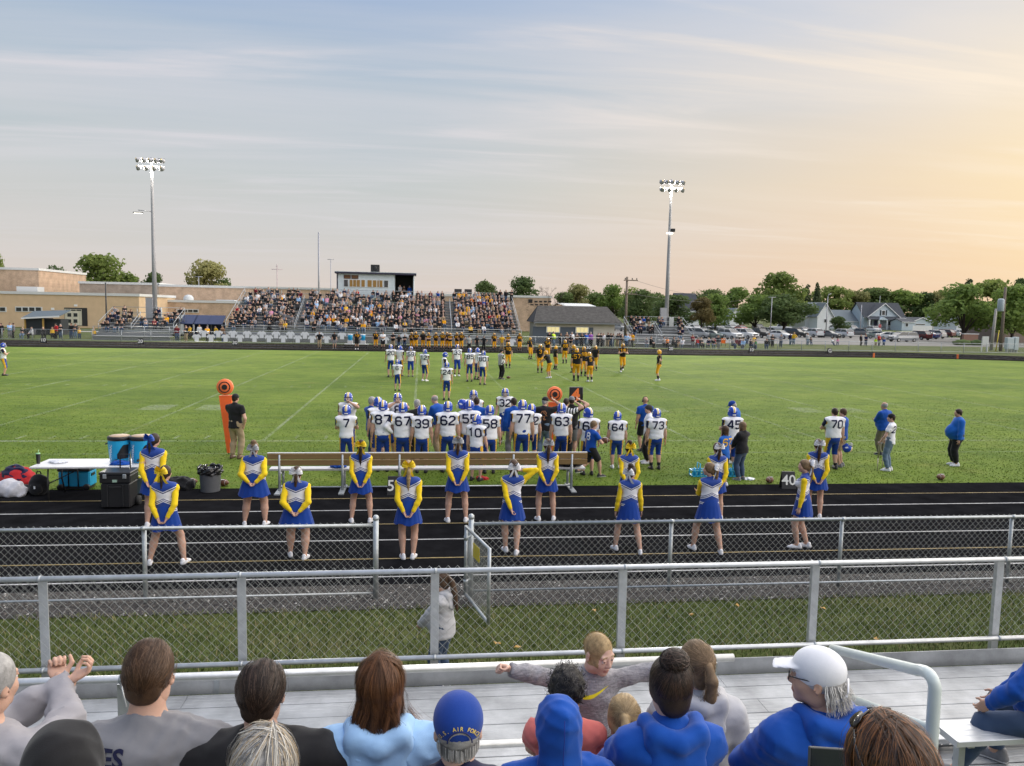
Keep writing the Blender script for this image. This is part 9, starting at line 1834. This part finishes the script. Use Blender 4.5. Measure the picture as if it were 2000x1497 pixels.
p = P(1772, 1420, 1.50); r, J = seated('woman with auburn hair and sunglasses on her head holding up a phone', p[0], 1.50, f3, s3, p[2], fem=True, g=1.0, top=('long', 'char'), bottom=('jeans', 'denim'), hair='long', hairc='auburn', seed=18, skin=2, hyaw=.25, htilt=-.22, arms=((-.03, .24, .165, 1, -.3, -.8), 'lap'), hands=('grip', 'relaxed'), hdir=((-.25, .35, .9), None), thumb=[(.8, .0, .3), (0, 1, .2)])
AU = [hairm('auburn'), mat('hair_copper', (.24, .095, .030), .36, spec=.45), mat('hair_deep', (.028, .014, .009), .5), mat('hair_chest', (.065, .030, .014), .4)]
strands(r, J, flow_long(4000, .26, e=.0165, seed=19, part=.12, wave=.010, spread=.028, ymax=.45, segn=14), AU, (.0006, .0013)); strands(r, J, flow_long(300, .16, e=.022, seed=20, part=.0, wave=.02, spread=.08, ymax=.5), AU, (.0004, .0007), name='loose_hair')
b = MB(); mg = mat('sunglass_frame', (.018, .012, .010), .2, spec=.7)
for sg in (-1, 1):
 b.tube([on((sg*q[0], q[1], q[2]), .027) for q in ((.62, .34, .80), (.82, .15, .62), (.97, -.12, .36), (1, -.42, .08), (.92, -.65, -.12))], .0034, mg, 7)
 n = 18; tx_, ty_ = np.array([sg*.9, -.25, -.1]), np.array([0, .6, -.7]); V = [on(np.array([sg*.36, .48, .88])+.27*math.cos(t)*tx_+.20*math.sin(t)*ty_, .028) for t in np.linspace(0, 2*PI, n, endpoint=False)]
 b.add(V+[v*1.0+np.array([0, .002, .004]) for v in V], [tuple(range(n)), tuple(range(2*n-1, n-1, -1))]+[(i, (i+1) % n, n+(i+1) % n, n+i) for i in range(n)], mg, True)
b.tube([on((q, .36, .92), .031) for q in (-.62, -.3, 0, .3, .62)], .0032, mg, 7); link('sunglasses', b.mesh('sunglasses'), r, M4(J['Hm'], J['hc'], J['hs']))
hp = J['hand'][0][0]; pc = P(1618, 1490, 1.86); t = thing('phone', pc, 'dark phone held up sideways by the woman with sunglasses', 'phone', rz=.05); t.rotation_euler = (-.25, .13, .03)
hand_w = np.array(r.location)+np.array(hp); b = MB(); b.box((.02, 0, 0), (.160, .009, .078), mat('phone_body', (.05, .055, .06), .4), bev=.004); b.build('phone_case', t); b = MB(); b.box((.02, -.0052, 0), (.150, .002, .070), mat('phone_screen', (.012, .017, .022), .15, spec=.6)); b.build('screen', t)
# person beyond the aisle, seated at the edge
pX = P(2078, 1300, 4.85)[0]; r, J = person('person in bright blue top and jeans seated on the bench beyond the aisle', (pX, 4.88, .70), .62, 1.72, 'spectators on the near bleacher', sit=.46, res=.0135, g=1.2, top=('long', 'jblue'), bottom=('jeans', 'denim'), hair='short', hairc='dark', shoes='grey', seed=21, feet=((-.34, .52, .25), (.16, .40, 0)), arms=((.15, .20, .06, 1, -.5, -.1), (.05, .22, .06, 1, 0, -.3)), lean=.20, tilt=.12, foldamp=.014)
# girl behind the guard fence on the lawn
p = P(868, 1134, 7.95); r, J = person('girl in light grey hoodie with brown ponytail standing on the lawn behind the guard fence', (p[0], 8.15, 0), 1.1, p[2], None, res=.015, fem=True, g=1.2, top=('hoodie', 'ltgrey'), bottom=('jeans', 'denim'), hair='longpony', hairc='brown', arms='front', seed=22, hs=.97, hpitch=.3)
strands(r, J, flow_to(500, (0, -.95, .2), seed=23), hm3('brown', 2.0))
